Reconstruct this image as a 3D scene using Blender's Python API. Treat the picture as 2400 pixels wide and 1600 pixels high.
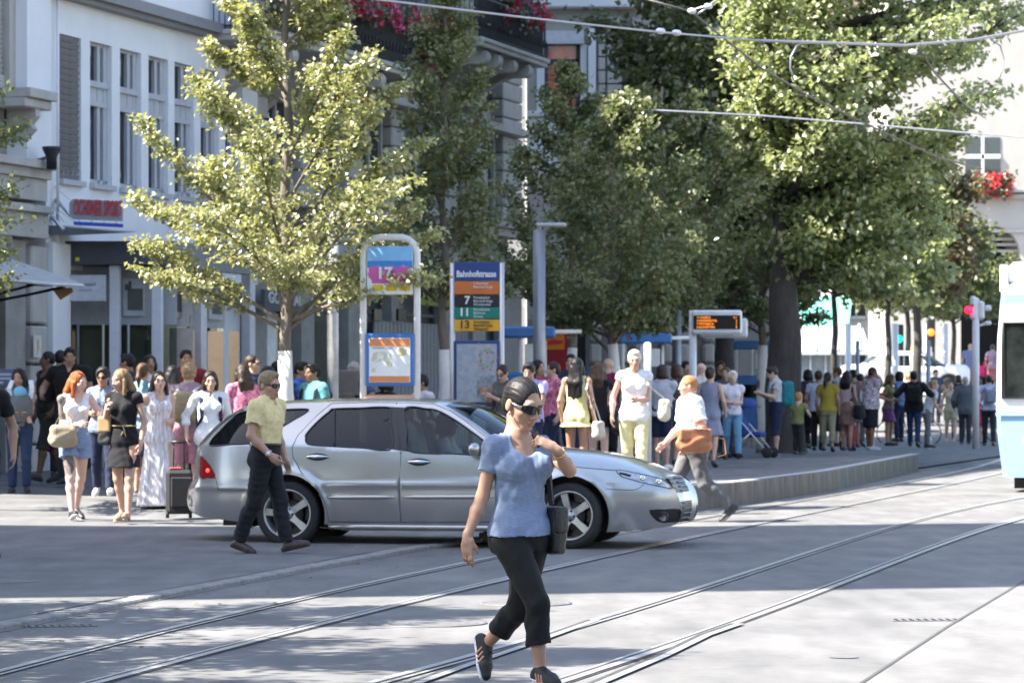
import bpy, bmesh, math, random
import numpy as np
from mathutils import Vector, Matrix, geometry

for _o in list(bpy.data.objects):
    bpy.data.objects.remove(_o)
random.seed(7)
RNG = np.random.default_rng(11)
R = math.radians
PI = math.pi
SC = bpy.context.scene
COL = SC.collection

# ------------------------------------------------------------------ camera
FPX, HOR, CAMH = 8000.0, 902.0, 1.6      # focal length in photo pixels, horizon row, eye height
cam_d = bpy.data.cameras.new('camera')
cam = bpy.data.objects.new('camera', cam_d)
COL.objects.link(cam)
cam.location = (0, 0, CAMH)
cam.rotation_euler = (R(90), 0, 0)
cam_d.sensor_width = 36.0
cam_d.sensor_fit = 'HORIZONTAL'
cam_d.lens = 36.0 * FPX / 2400.0
cam_d.shift_y = (HOR - 800.0) / 2400.0
cam_d.clip_start = 0.5
cam_d.clip_end = 2000
cam_d.dof.use_dof = True
cam_d.dof.focus_distance = 18.6
cam_d.dof.aperture_fstop = 8.5
SC.camera = cam

# ------------------------------------------------------------------ daylight
SUN_EL = R(50)
SUN_DIR = Vector((-1.0, -0.25, 0)).normalized() * math.cos(SUN_EL) + Vector((0, 0, math.sin(SUN_EL)))
world = bpy.data.worlds.new('World')
SC.world = world
world.use_nodes = True
wn = world.node_tree.nodes
wl = world.node_tree.links
for n in list(wn):
    wn.remove(n)
w_out = wn.new('ShaderNodeOutputWorld')
w_bg = wn.new('ShaderNodeBackground')
w_sky = wn.new('ShaderNodeTexSky')
w_sky.sky_type = 'NISHITA'
w_sky.sun_disc = False
w_sky.sun_elevation = SUN_EL
w_sky.sun_rotation = math.atan2(SUN_DIR.x, SUN_DIR.y)
w_sky.air_density = 1.0
w_sky.dust_density = 1.5
w_bg.inputs['Strength'].default_value = 0.11
wl.new(w_sky.outputs[0], w_bg.inputs[0])
wl.new(w_bg.outputs[0], w_out.inputs[0])
sun_d = bpy.data.lights.new('sun', 'SUN')
sun_d.energy = 4.6
sun_d.angle = R(0.53)
sun_d.color = (1.0, 0.945, 0.86)
sun = bpy.data.objects.new('sun', sun_d)
COL.objects.link(sun)
sun.rotation_euler = SUN_DIR.to_track_quat('Z', 'Y').to_euler()
SC.view_settings.view_transform = 'Standard'
SC.view_settings.look = 'None'
SC.view_settings.exposure = 2.2
SC.view_settings.gamma = 1.0
SC.cycles.max_bounces = 7
SC.cycles.diffuse_bounces = 4
SC.cycles.glossy_bounces = 3
SC.cycles.transmission_bounces = 4
SC.cycles.transparent_max_bounces = 8
SC.cycles.caustics_reflective = False
SC.cycles.caustics_refractive = False
SC.cycles.use_denoising = True

# ------------------------------------------------------------------ photo geometry helpers
def at(px, py, Y):
    return Vector(((px - 1200) * Y / FPX, Y, CAMH - (py - HOR) * Y / FPX))

def gnd(px, py, z=0.0):
    Y = FPX * (CAMH - z) / (py - HOR)
    return Vector(((px - 1200) * Y / FPX, Y, z))

# ------------------------------------------------------------------ materials
def _tree(name):
    m = bpy.data.materials.new(name)
    m.use_nodes = True
    nt = m.node_tree
    for n in list(nt.nodes):
        nt.nodes.remove(n)
    out = nt.nodes.new('ShaderNodeOutputMaterial')
    return m, nt, out

def pmat(name, col, rough=0.6, metal=0.0, var=0.12, vs=6.0, bump=0.0, bs=60.0, spec=0.5, coat=0.0, trans=0.0,
         stretch=(1, 1, 1), emit=None, es=1.0, sss=0.0, col2=None, sheen=0.0, alpha=1.0):
    """Principled surface whose colour wanders between two close tones (noise), with optional fine relief."""
    m, nt, out = _tree(name)
    N, L = nt.nodes, nt.links
    p = N.new('ShaderNodeBsdfPrincipled')
    p.inputs['Roughness'].default_value = rough
    p.inputs['Metallic'].default_value = metal
    p.inputs['Specular IOR Level'].default_value = spec
    p.inputs['Coat Weight'].default_value = coat
    p.inputs['Coat Roughness'].default_value = 0.04
    p.inputs['Transmission Weight'].default_value = trans
    p.inputs['Sheen Weight'].default_value = sheen
    p.inputs['Alpha'].default_value = alpha
    if sss:
        p.inputs['Subsurface Weight'].default_value = sss
        p.inputs['Subsurface Radius'].default_value = (0.012, 0.005, 0.003)
        p.inputs['Subsurface Scale'].default_value = 1.0
    tc = N.new('ShaderNodeTexCoord')
    mp = N.new('ShaderNodeMapping')
    mp.inputs['Scale'].default_value = stretch
    L.new(tc.outputs['Object'], mp.inputs[0])
    if var > 0 or col2:
        nz = N.new('ShaderNodeTexNoise')
        nz.inputs['Scale'].default_value = vs
        nz.inputs['Detail'].default_value = 5
        nz.inputs['Roughness'].default_value = 0.6
        L.new(mp.outputs[0], nz.inputs['Vector'])
        rp = N.new('ShaderNodeValToRGB')
        rp.color_ramp.elements[0].position = 0.3
        rp.color_ramp.elements[1].position = 0.7
        a = tuple(max(0, c * (1 - var)) for c in col)
        b = tuple(min(1, c * (1 + var)) for c in (col2 or col))
        rp.color_ramp.elements[0].color = (*a, 1)
        rp.color_ramp.elements[1].color = (*b, 1)
        L.new(nz.outputs['Fac'], rp.inputs[0])
        L.new(rp.outputs[0], p.inputs['Base Color'])
    else:
        p.inputs['Base Color'].default_value = (*col, 1)
    if bump > 0:
        n2 = N.new('ShaderNodeTexNoise')
        n2.inputs['Scale'].default_value = bs
        n2.inputs['Detail'].default_value = 4
        L.new(mp.outputs[0], n2.inputs['Vector'])
        b = N.new('ShaderNodeBump')
        b.inputs['Strength'].default_value = bump
        b.inputs['Distance'].default_value = 0.02
        L.new(n2.outputs['Fac'], b.inputs['Height'])
        L.new(b.outputs[0], p.inputs['Normal'])
    if emit:
        p.inputs['Emission Color'].default_value = (*emit, 1)
        p.inputs['Emission Strength'].default_value = es
    L.new(p.outputs[0], out.inputs[0])
    return m

def glass_mat(name, col=(0.02, 0.025, 0.03), rough=0.02, see=0.25, ior=1.9):
    """Window glass: mostly a dark mirror, partly see-through."""
    m, nt, out = _tree(name)
    N, L = nt.nodes, nt.links
    g = N.new('ShaderNodeBsdfGlossy'); g.inputs['Roughness'].default_value = rough
    g.inputs['Color'].default_value = (0.95, 0.97, 1, 1)
    d = N.new('ShaderNodeBsdfDiffuse'); d.inputs['Color'].default_value = (*col, 1)
    t = N.new('ShaderNodeBsdfTransparent'); t.inputs['Color'].default_value = (0.75, 0.82, 0.80, 1)
    m1 = N.new('ShaderNodeMixShader'); m1.inputs[0].default_value = see
    L.new(d.outputs[0], m1.inputs[1]); L.new(t.outputs[0], m1.inputs[2])
    fr = N.new('ShaderNodeFresnel'); fr.inputs['IOR'].default_value = ior
    m2 = N.new('ShaderNodeMixShader')
    L.new(fr.outputs[0], m2.inputs[0]); L.new(m1.outputs[0], m2.inputs[1]); L.new(g.outputs[0], m2.inputs[2])
    L.new(m2.outputs[0], out.inputs[0])
    return m

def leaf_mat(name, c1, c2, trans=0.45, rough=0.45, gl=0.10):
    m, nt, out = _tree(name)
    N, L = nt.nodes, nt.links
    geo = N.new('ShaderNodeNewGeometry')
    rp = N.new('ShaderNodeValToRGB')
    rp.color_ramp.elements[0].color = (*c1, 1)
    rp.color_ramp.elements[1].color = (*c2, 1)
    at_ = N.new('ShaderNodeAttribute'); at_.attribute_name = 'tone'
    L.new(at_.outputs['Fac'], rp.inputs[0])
    d = N.new('ShaderNodeBsdfDiffuse'); t = N.new('ShaderNodeBsdfTranslucent'); g = N.new('ShaderNodeBsdfGlossy')
    g.inputs['Roughness'].default_value = rough
    g.inputs['Color'].default_value = (1, 1, 1, 1)
    hs = N.new('ShaderNodeHueSaturation'); hs.inputs['Value'].default_value = 1.5; hs.inputs['Saturation'].default_value = 1.1
    L.new(rp.outputs[0], hs.inputs['Color'])
    L.new(rp.outputs[0], d.inputs[0]); L.new(hs.outputs[0], t.inputs[0])
    a = N.new('ShaderNodeMixShader'); a.inputs[0].default_value = trans
    L.new(d.outputs[0], a.inputs[1]); L.new(t.outputs[0], a.inputs[2])
    b = N.new('ShaderNodeMixShader'); b.inputs[0].default_value = gl
    L.new(a.outputs[0], b.inputs[1]); L.new(g.outputs[0], b.inputs[2])
    L.new(b.outputs[0], out.inputs[0])
    return m

_MC = {}
def C(r, g, b, rough=0.75, **kw):
    """Cached plain material for a linear colour."""
    key = (round(r, 3), round(g, 3), round(b, 3), rough, tuple(sorted(kw.items())))
    if key not in _MC:
        _MC[key] = pmat('colour', (r, g, b), rough, **kw)
    return _MC[key]

def cloth(r, g, b, **kw):
    kw.setdefault('bump', 0.25); kw.setdefault('bs', 90); kw.setdefault('var', 0.10); kw.setdefault('vs', 14); kw.setdefault('sheen', 0.04); kw.setdefault('spec', 0.25)
    return C(r, g, b, 0.85, **kw)

# ------------------------------------------------------------------ objects
def props(o, label=None, cat=None, group=None, kind=None):
    if label: o['label'] = label
    if cat: o['category'] = cat
    if group: o['group'] = group
    if kind: o['kind'] = kind
    return o

def thing(name, label, cat, loc=(0, 0, 0), rz=0.0, group=None):
    o = bpy.data.objects.new(name, None)
    COL.objects.link(o)
    o.empty_display_size = 0.2
    o.location = loc
    o.rotation_euler = (0, 0, rz)
    return props(o, label, cat, group)

def link(name, me, parent=None, loc=(0, 0, 0), rot=(0, 0, 0)):
    o = bpy.data.objects.new(name, me)
    COL.objects.link(o)
    o.location = loc
    o.rotation_euler = rot
    if parent: o.parent = parent
    return o

def np_mesh(name, V, Q, mats, fm=None, smooth=True):
    """V (n,3), Q (m,k) polygons of one size, from numpy."""
    V = np.asarray(V, np.float32); Q = np.asarray(Q, np.int32)
    me = bpy.data.meshes.new(name)
    m, k = Q.shape
    me.vertices.add(len(V)); me.vertices.foreach_set('co', V.ravel())
    me.loops.add(m * k); me.loops.foreach_set('vertex_index', Q.ravel())
    me.polygons.add(m)
    me.polygons.foreach_set('loop_start', np.arange(0, m * k, k, dtype=np.int32))
    me.polygons.foreach_set('loop_total', np.full(m, k, np.int32))
    if fm is not None: me.polygons.foreach_set('material_index', np.asarray(fm, np.int32))
    me.polygons.foreach_set('use_smooth', np.full(m, smooth, bool))
    for mt in (mats if isinstance(mats, (list, tuple)) else [mats]): me.materials.append(mt)
    me.update(calc_edges=True)
    return me

class MB:
    """Collects boxes, tubes, prisms and lathes; build() links them as ONE mesh object."""
    def __init__(s):
        s.v, s.f, s.m, s.sm = [], [], [], []
    def _add(s, vs, fs, mi, smooth=False):
        b = len(s.v)
        s.v += [tuple(x) for x in vs]
        for f in fs:
            s.f.append([b + i for i in f]); s.m.append(mi); s.sm.append(smooth)
    def box(s, c, size, rz=0.0, mi=0, bev=0.0, M=None):
        x, y, z = (a / 2 for a in size)
        b = min(bev, 0.45 * min(size))
        if b > 0:
            vs, fs = [], []
            for sx in (-1, 1):
                for sy in (-1, 1):
                    for sz in (-1, 1):
                        vs += [(sx * (x - b), sy * (y - b), sz * z), (sx * (x - b), sy * y, sz * (z - b)), (sx * x, sy * (y - b), sz * (z - b))]
            def I(sx, sy, sz, k): return ((sx > 0) * 4 + (sy > 0) * 2 + (sz > 0)) * 3 + k
            for sg in (-1, 1):
                fs.append([I(-1, -1, sg, 0), I(1, -1, sg, 0), I(1, 1, sg, 0), I(-1, 1, sg, 0)][::sg])
                fs.append([I(-1, sg, -1, 1), I(1, sg, -1, 1), I(1, sg, 1, 1), I(-1, sg, 1, 1)][::-sg])
                fs.append([I(sg, -1, -1, 2), I(sg, 1, -1, 2), I(sg, 1, 1, 2), I(sg, -1, 1, 2)][::sg])
            for a in (-1, 1):
                for c2 in (-1, 1):
                    fs.append([I(-1, a, c2, 0), I(1, a, c2, 0), I(1, a, c2, 1), I(-1, a, c2, 1)][::(-a * c2)])
                    fs.append([I(a, -1, c2, 0), I(a, 1, c2, 0), I(a, 1, c2, 2), I(a, -1, c2, 2)][::(a * c2)])
                    fs.append([I(a, c2, -1, 1), I(a, c2, 1, 1), I(a, c2, 1, 2), I(a, c2, -1, 2)][::(-a * c2)])
                    for e in (-1, 1):
                        fs.append([I(a, c2, e, 0), I(a, c2, e, 1), I(a, c2, e, 2)][::(a * c2 * e)])
        else:
            vs = [(-x, -y, -z), (x, -y, -z), (x, y, -z), (-x, y, -z), (-x, -y, z), (x, -y, z), (x, y, z), (-x, y, z)]
            fs = [(0, 3, 2, 1), (4, 5, 6, 7), (0, 1, 5, 4), (1, 2, 6, 5), (2, 3, 7, 6), (3, 0, 4, 7)]
        if M is None:
            M = Matrix.Rotation(rz, 3, 'Z')
        c = Vector(c)
        s._add([M @ Vector(p) + c for p in vs], fs, mi)
        return s
    def tube(s, pts, r, n=10, mi=0, caps=True, closed=False):
        """Round bar along pts; r a number or one per point."""
        pts = [Vector(p) for p in pts]
        rs = [r] * len(pts) if isinstance(r, (int, float)) else list(r)
        vs, fs = [], []
        ref = Vector((0, 0, 1))
        prev = None
        for i, p in enumerate(pts):
            a = pts[i - 1] if i else (pts[-1] if closed else pts[0])
            b = pts[i + 1] if i < len(pts) - 1 else (pts[0] if closed else pts[-1])
            t = (b - a)
            t = t.normalized() if t.length > 1e-9 else Vector((0, 0, 1))
            if prev is None:
                u = t.cross(ref if abs(t.z) < 0.9 else Vector((1, 0, 0))).normalized()
            else:
                u = (prev - t * prev.dot(t)).normalized()
            prev = u
            w = t.cross(u)
            for k in range(n):
                an = 2 * PI * k / n
                vs.append(p + (u * math.cos(an) + w * math.sin(an)) * rs[i])
        m = len(pts)
        for i in range(m if closed else m - 1):
            j = (i + 1) % m
            for k in range(n):
                k2 = (k + 1) % n
                fs.append((i * n + k, i * n + k2, j * n + k2, j * n + k))
        s._add(vs, fs, mi, True)
        if caps and not closed:
            b = len(s.v) - len(vs)
            s.f.append([b + k for k in range(n)][::-1]); s.m.append(mi); s.sm.append(False)
            s.f.append([b + (m - 1) * n + k for k in range(n)]); s.m.append(mi); s.sm.append(False)
        return s
    def prism(s, poly, vec, mi=0, smooth=False):
        """Planar 3D outline pushed along vec."""
        n = len(poly); vec = Vector(vec)
        P = [Vector(p) for p in poly]
        vs = P + [p + vec for p in P]
        fs = [tuple(range(n))[::-1], tuple(range(n, 2 * n))]
        s._add(vs, fs, mi)
        b = len(s.v) - 2 * n
        for i in range(n):
            j = (i + 1) % n
            s.f.append([b + i, b + j, b + n + j, b + n + i]); s.m.append(mi); s.sm.append(smooth)
        return s
    def lathe(s, prof, c=(0, 0, 0), n=24, mi=0, axis='Z'):
        """prof: (radius, height) pairs."""
        c = Vector(c); vs, fs = [], []
        for r, h in prof:
            for k in range(n):
                a = 2 * PI * k / n
                p = (r * math.cos(a), r * math.sin(a), h)
                if axis == 'Y': p = (p[0], p[2], p[1])
                if axis == 'X': p = (p[2], p[0], p[1])
                vs.append(c + Vector(p))
        for i in range(len(prof) - 1):
            for k in range(n):
                k2 = (k + 1) % n
                f = (i * n + k, i * n + k2, (i + 1) * n + k2, (i + 1) * n + k)
                fs.append(f if axis != 'Y' else f[::-1])
        s._add(vs, fs, mi, True)
        return s
    def quad(s, a, b, c, d, mi=0):
        s._add([a, b, c, d], [(0, 1, 2, 3)], mi); return s
    def poly(s, pts, mi=0):
        s._add(pts, [tuple(range(len(pts)))], mi); return s
    def mesh(s, name, mats):
        me = bpy.data.meshes.new(name)
        me.from_pydata([tuple(v) for v in s.v], [], s.f)
        for mt in (mats if isinstance(mats, (list, tuple)) else [mats]): me.materials.append(mt)
        me.polygons.foreach_set('material_index', s.m)
        me.polygons.foreach_set('use_smooth', s.sm)
        me.update()
        return me
    def build(s, name, mats, parent=None, loc=(0, 0, 0), rot=(0, 0, 0)):
        return link(name, s.mesh(name, mats), parent, loc, rot)

def copy_tree(o, parent=None):
    c = o.copy(); COL.objects.link(c)
    if parent: c.parent = parent
    for ch in list(o.children): copy_tree(ch, c)
    return c

def text_mesh(name, body, size, mat, parent=None, loc=(0, 0, 0), rot=(R(90), 0, 0), depth=0.004, align='LEFT', sx=1.0, bold=0.0):
    cu = bpy.data.curves.new(name, 'FONT')
    cu.body = body; cu.size = size; cu.extrude = depth; cu.align_x = align; cu.align_y = 'BOTTOM'
    cu.offset = bold; cu.resolution_u = 3
    tmp = bpy.data.objects.new('tmp', cu); COL.objects.link(tmp)
    bpy.context.view_layer.update()
    me = bpy.data.meshes.new_from_object(tmp)
    bpy.data.objects.remove(tmp); bpy.data.curves.remove(cu)
    me.materials.clear(); me.materials.append(mat)
    o = link(name, me, parent, loc, rot)
    o.scale = (sx, 1, 1)
    return o
# ------------------------------------------------------------------ signed-distance modelling for bodies, clothes, hair
class SDF:
    """A dense distance grid; rounded shapes are blended in, then skinned with surface nets."""
    def __init__(s, lo, hi, h):
        s.h = h
        s.lo = np.asarray(lo, np.float64) - 3 * h
        s.n = np.ceil((np.asarray(hi) + 3 * h - s.lo) / h).astype(int) + 1
        s.f = np.full(tuple(s.n), 0.5, np.float32)
        s.ax = [(s.lo[i] + h * np.arange(s.n[i])).astype(np.float32) for i in range(3)]
    def _blk(s, bmin, bmax, m):
        a = np.clip(np.floor((np.asarray(bmin) - m - s.lo) / s.h).astype(int), 0, s.n)
        b = np.clip(np.ceil((np.asarray(bmax) + m - s.lo) / s.h).astype(int) + 1, 0, s.n)
        if np.any(b <= a): return None
        sl = tuple(slice(a[i], b[i]) for i in range(3))
        X = s.ax[0][sl[0]][:, None, None]; Y = s.ax[1][sl[1]][None, :, None]; Z = s.ax[2][sl[2]][None, None, :]
        return sl, X, Y, Z
    def _put(s, sl, d, k, op):
        a = s.f[sl]
        if op == 'u':
            if k > 0:
                h = np.maximum(k - np.abs(a - d), 0) / k
                s.f[sl] = np.minimum(a, d) - h * h * k * 0.25
            else: s.f[sl] = np.minimum(a, d)
        else:
            d = -d
            if k > 0:
                h = np.maximum(k - np.abs(a - d), 0) / k
                s.f[sl] = np.maximum(a, d) + h * h * k * 0.25
            else: s.f[sl] = np.maximum(a, d)
    def cone(s, a, ra, b, rb, k=0.02, op='u', flat=False):
        a = np.asarray(a, float); b = np.asarray(b, float)
        rm = max(ra, rb)
        q = s._blk(np.minimum(a, b) - rm, np.maximum(a, b) + rm, k + 3 * s.h)
        if q is None: return s
        sl, X, Y, Z = q
        v = b - a; L2 = float(v @ v) + 1e-12
        t = ((X - a[0]) * v[0] + (Y - a[1]) * v[1] + (Z - a[2]) * v[2]) / L2
        tc = np.clip(t, 0, 1)
        d = np.sqrt((X - a[0] - tc * v[0]) ** 2 + (Y - a[1] - tc * v[1]) ** 2 + (Z - a[2] - tc * v[2]) ** 2) - (ra + (rb - ra) * tc)
        if flat: d = np.maximum(d, (t - 1) * math.sqrt(L2))
        s._put(sl, d.astype(np.float32), k, op); return s
    def ell(s, c, r, k=0.02, op='u', rot=None, cut=None):
        c = np.asarray(c, float); r = np.asarray(r, float); rm = r.max()
        q = s._blk(c - rm, c + rm, k + 3 * s.h)
        if q is None: return s
        sl, X, Y, Z = q
        X = X - c[0]; Y = Y - c[1]; Z = Z - c[2]
        if rot is not None:
            M = np.asarray(rot)
            X, Y, Z = (M[0, 0] * X + M[1, 0] * Y + M[2, 0] * Z, M[0, 1] * X + M[1, 1] * Y + M[2, 1] * Z, M[0, 2] * X + M[1, 2] * Y + M[2, 2] * Z)
        k0 = np.sqrt((X / r[0]) ** 2 + (Y / r[1]) ** 2 + (Z / r[2]) ** 2)
        k1 = np.sqrt((X / r[0] ** 2) ** 2 + (Y / r[1] ** 2) ** 2 + (Z / r[2] ** 2) ** 2) + 1e-6
        d = k0 * (k0 - 1) / k1
        if cut is not None: d = np.maximum(d, cut(X, Y, Z))
        s._put(sl, d.astype(np.float32), k, op); return s
    def loft(s, sec, k=0.02, op='u', inf=0.0, ripple=None, n=2.0):
        """sec: rows (z, cx, cy, rx, ry, yaw) with z rising; elliptical slices."""
        T = np.asarray(sec, float)
        rm = max(T[:, 3].max(), T[:, 4].max()) + inf
        lo = (T[:, 1].min() - rm, T[:, 2].min() - rm, T[0, 0] - inf); hi = (T[:, 1].max() + rm, T[:, 2].max() + rm, T[-1, 0] + inf)
        q = s._blk(lo, hi, k + 3 * s.h)
        if q is None: return s
        sl, X, Y, Z = q
        z = Z.ravel()
        zc = np.clip(z, T[0, 0], T[-1, 0])
        it = lambda j: np.interp(zc, T[:, 0], T[:, j])[None, None, :].astype(np.float32)
        cx, cy, rx, ry, yw = (it(j) for j in range(1, 6))
        rx = rx + inf; ry = ry + inf
        dx = X - cx; dy = Y - cy
        c, sn = np.cos(yw), np.sin(yw)
        u = dx * c + dy * sn; v = -dx * sn + dy * c
        if ripple:
            amp, cnt, z0, z1 = ripple
            w = np.clip((z1 - z) / (z1 - z0), 0, 1)[None, None, :]
            an = np.arctan2(v / ry, u / rx)
            g = 1 + amp * w * np.sin(cnt * an + 3 * np.sin(2.1 * an))
            rx = rx * g; ry = ry * g
        m = np.minimum(rx, ry)
        if n == 2.0: e = np.sqrt((u / rx) ** 2 + (v / ry) ** 2)
        else: e = (np.abs(u / rx) ** n + np.abs(v / ry) ** n) ** (1 / n)
        d = (e - 1) * (m * 0.5 + 0.5 * np.where(np.abs(u) / rx > np.abs(v) / ry, rx, ry))
        cap = np.maximum(T[0, 0] - inf - z, z - T[-1, 0] - inf)[None, None, :]
        d = np.maximum(d, cap)
        s._put(sl, d.astype(np.float32), k, op); return s
    def rbox(s, c, half, r=0.02, k=0.0, op='u', rot=None):
        c = np.asarray(c, float); hf = np.asarray(half, float); rm = float(np.linalg.norm(hf))
        q = s._blk(c - rm, c + rm, k + 3 * s.h)
        if q is None: return s
        sl, X, Y, Z = q
        X = X - c[0]; Y = Y - c[1]; Z = Z - c[2]
        if rot is not None:
            M = np.asarray(rot)
            X, Y, Z = (M[0, 0] * X + M[1, 0] * Y + M[2, 0] * Z, M[0, 1] * X + M[1, 1] * Y + M[2, 1] * Z, M[0, 2] * X + M[1, 2] * Y + M[2, 2] * Z)
        qx, qy, qz = np.abs(X) - hf[0] + r, np.abs(Y) - hf[1] + r, np.abs(Z) - hf[2] + r
        d = np.sqrt(np.maximum(qx, 0) ** 2 + np.maximum(qy, 0) ** 2 + np.maximum(qz, 0) ** 2) + np.minimum(np.maximum(np.maximum(qx, qy), qz), 0) - r
        s._put(sl, d.astype(np.float32), k, op); return s
    def clip(s, p, nrm):
        """Keep only the side of the plane that nrm points away from."""
        nrm = np.asarray(nrm, float); nrm = nrm / np.linalg.norm(nrm); p = np.asarray(p, float)
        d = (s.ax[0][:, None, None] - p[0]) * nrm[0] + (s.ax[1][None, :, None] - p[1]) * nrm[1] + (s.ax[2][None, None, :] - p[2]) * nrm[2]
        np.maximum(s.f, d.astype(np.float32), out=s.f); return s
    def noise(s, amp, wl, seed=0, st=(1, 1, 1)):
        g = np.random.default_rng(seed)
        X = s.ax[0][:, None, None] * st[0]; Y = s.ax[1][None, :, None] * st[1]; Z = s.ax[2][None, None, :] * st[2]
        tot = 0
        for i in range(4):
            v = g.normal(size=3); v /= np.linalg.norm(v)
            w2 = wl * (0.6 + 0.5 * i)
            ph = g.uniform(0, 6.28, 2)
            base = (v[0] * X + v[1] * Y + v[2] * Z) * (2 * PI / w2)
            wob = np.sin((X * g.uniform(-1, 1) + Y * g.uniform(-1, 1) + Z * g.uniform(-1, 1)) * (2 * PI / (wl * 2.3)) + ph[1])
            tot = tot + np.sin(base + 1.4 * wob + ph[0])
        s.f += (amp * 0.4 * tot).astype(np.float32); return s
    def skin(s):
        f = s.f
        sg = f < 0
        A = sg[:-1] .astype(np.int8) + sg[1:]
        A = A[:, :-1] + A[:, 1:]
        A = A[:, :, :-1] + A[:, :, 1:]
        act = (A > 0) & (A < 8)
        I, J, K = np.nonzero(act)
        idx = np.full(act.shape, -1, np.int32); idx[I, J, K] = np.arange(len(I))
        pos = np.zeros((len(I), 3)); cnt = np.zeros(len(I))
        for axis in range(3):
            o = [a for a in range(3) if a != axis]
            for p in (0, 1):
                for q in (0, 1):
                    off = [0, 0, 0]; off[o[0]] = p; off[o[1]] = q
                    of2 = list(off); of2[axis] = 1
                    fa = f[I + off[0], J + off[1], K + off[2]]; fb = f[I + of2[0], J + of2[1], K + of2[2]]
                    m = (fa < 0) != (fb < 0)
                    t = np.where(m, fa / np.where(m, fa - fb, 1), 0)
                    for a in range(3):
                        pos[:, a] += np.where(m, t if a == axis else off[a], 0)
                    cnt += m
        pos = pos / cnt[:, None]
        V = (np.stack([I, J, K], 1) + pos) * s.h + s.lo
        Q = []
        for axis in range(3):
            b1, b2 = [(1, 2), (2, 0), (0, 1)][axis]
            sl0 = [slice(None)] * 3; sl1 = [slice(None)] * 3
            sl0[axis] = slice(0, -1); sl1[axis] = slice(1, None)
            a0 = sg[tuple(sl0)]; a1 = sg[tuple(sl1)]
            ch = a0 != a1
            E = np.stack(np.nonzero(ch), 1)
            ok = (E[:, b1] > 0) & (E[:, b2] > 0) & (E[:, b1] < s.n[b1] - 1) & (E[:, b2] < s.n[b2] - 1)
            E = E[ok]
            if not len(E): continue
            d1 = np.zeros(3, int); d1[b1] = 1
            d2 = np.zeros(3, int); d2[b2] = 1
            g = lambda e: idx[e[:, 0], e[:, 1], e[:, 2]]
            q = np.stack([g(E - d1 - d2), g(E - d2), g(E), g(E - d1)], 1)
            ins = a0[E[:, 0], E[:, 1], E[:, 2]]
            q[~ins] = q[~ins][:, ::-1]
            Q.append(q)
        if not Q: return np.zeros((0, 3)), np.zeros((0, 4), int)
        return V, np.concatenate(Q)

def rotz(a):
    c, s = math.cos(a), math.sin(a)
    return np.array([[c, -s, 0], [s, c, 0], [0, 0, 1.0]])

def rotx(a):
    c, s = math.cos(a), math.sin(a)
    return np.array([[1.0, 0, 0], [0, c, -s], [0, s, c]])

def roty(a):
    c, s = math.cos(a), math.sin(a)
    return np.array([[c, 0, s], [0, 1.0, 0], [-s, 0, c]])

def unit(v):
    v = np.asarray(v, float); return v / (np.linalg.norm(v) + 1e-9)

ARMS = {  # hand target from the shoulder in body axes (outward, forward, up), metres at 1.7 m
    'hang': (0.07, 0.04, -0.52), 'front': (-0.14, 0.24, -0.30), 'strap': (-0.06, 0.20, -0.14), 'phone': (-0.10, 0.30, -0.20), 'read': (-0.12, 0.30, -0.16),
    'hip': (0.12, -0.02, -0.36), 'fwd': (0.04, 0.22, -0.46), 'back': (0.09, -0.20, -0.47), 'bag': (0.14, 0.12, -0.30), 'fold': (-0.26, 0.20, -0.24),
    'push': (0.0, 0.34, -0.34), 'carry': (-0.05, 0.22, -0.36), 'face': (-0.08, 0.20, 0.02), 'out': (0.24, 0.16, -0.22)}

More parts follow.
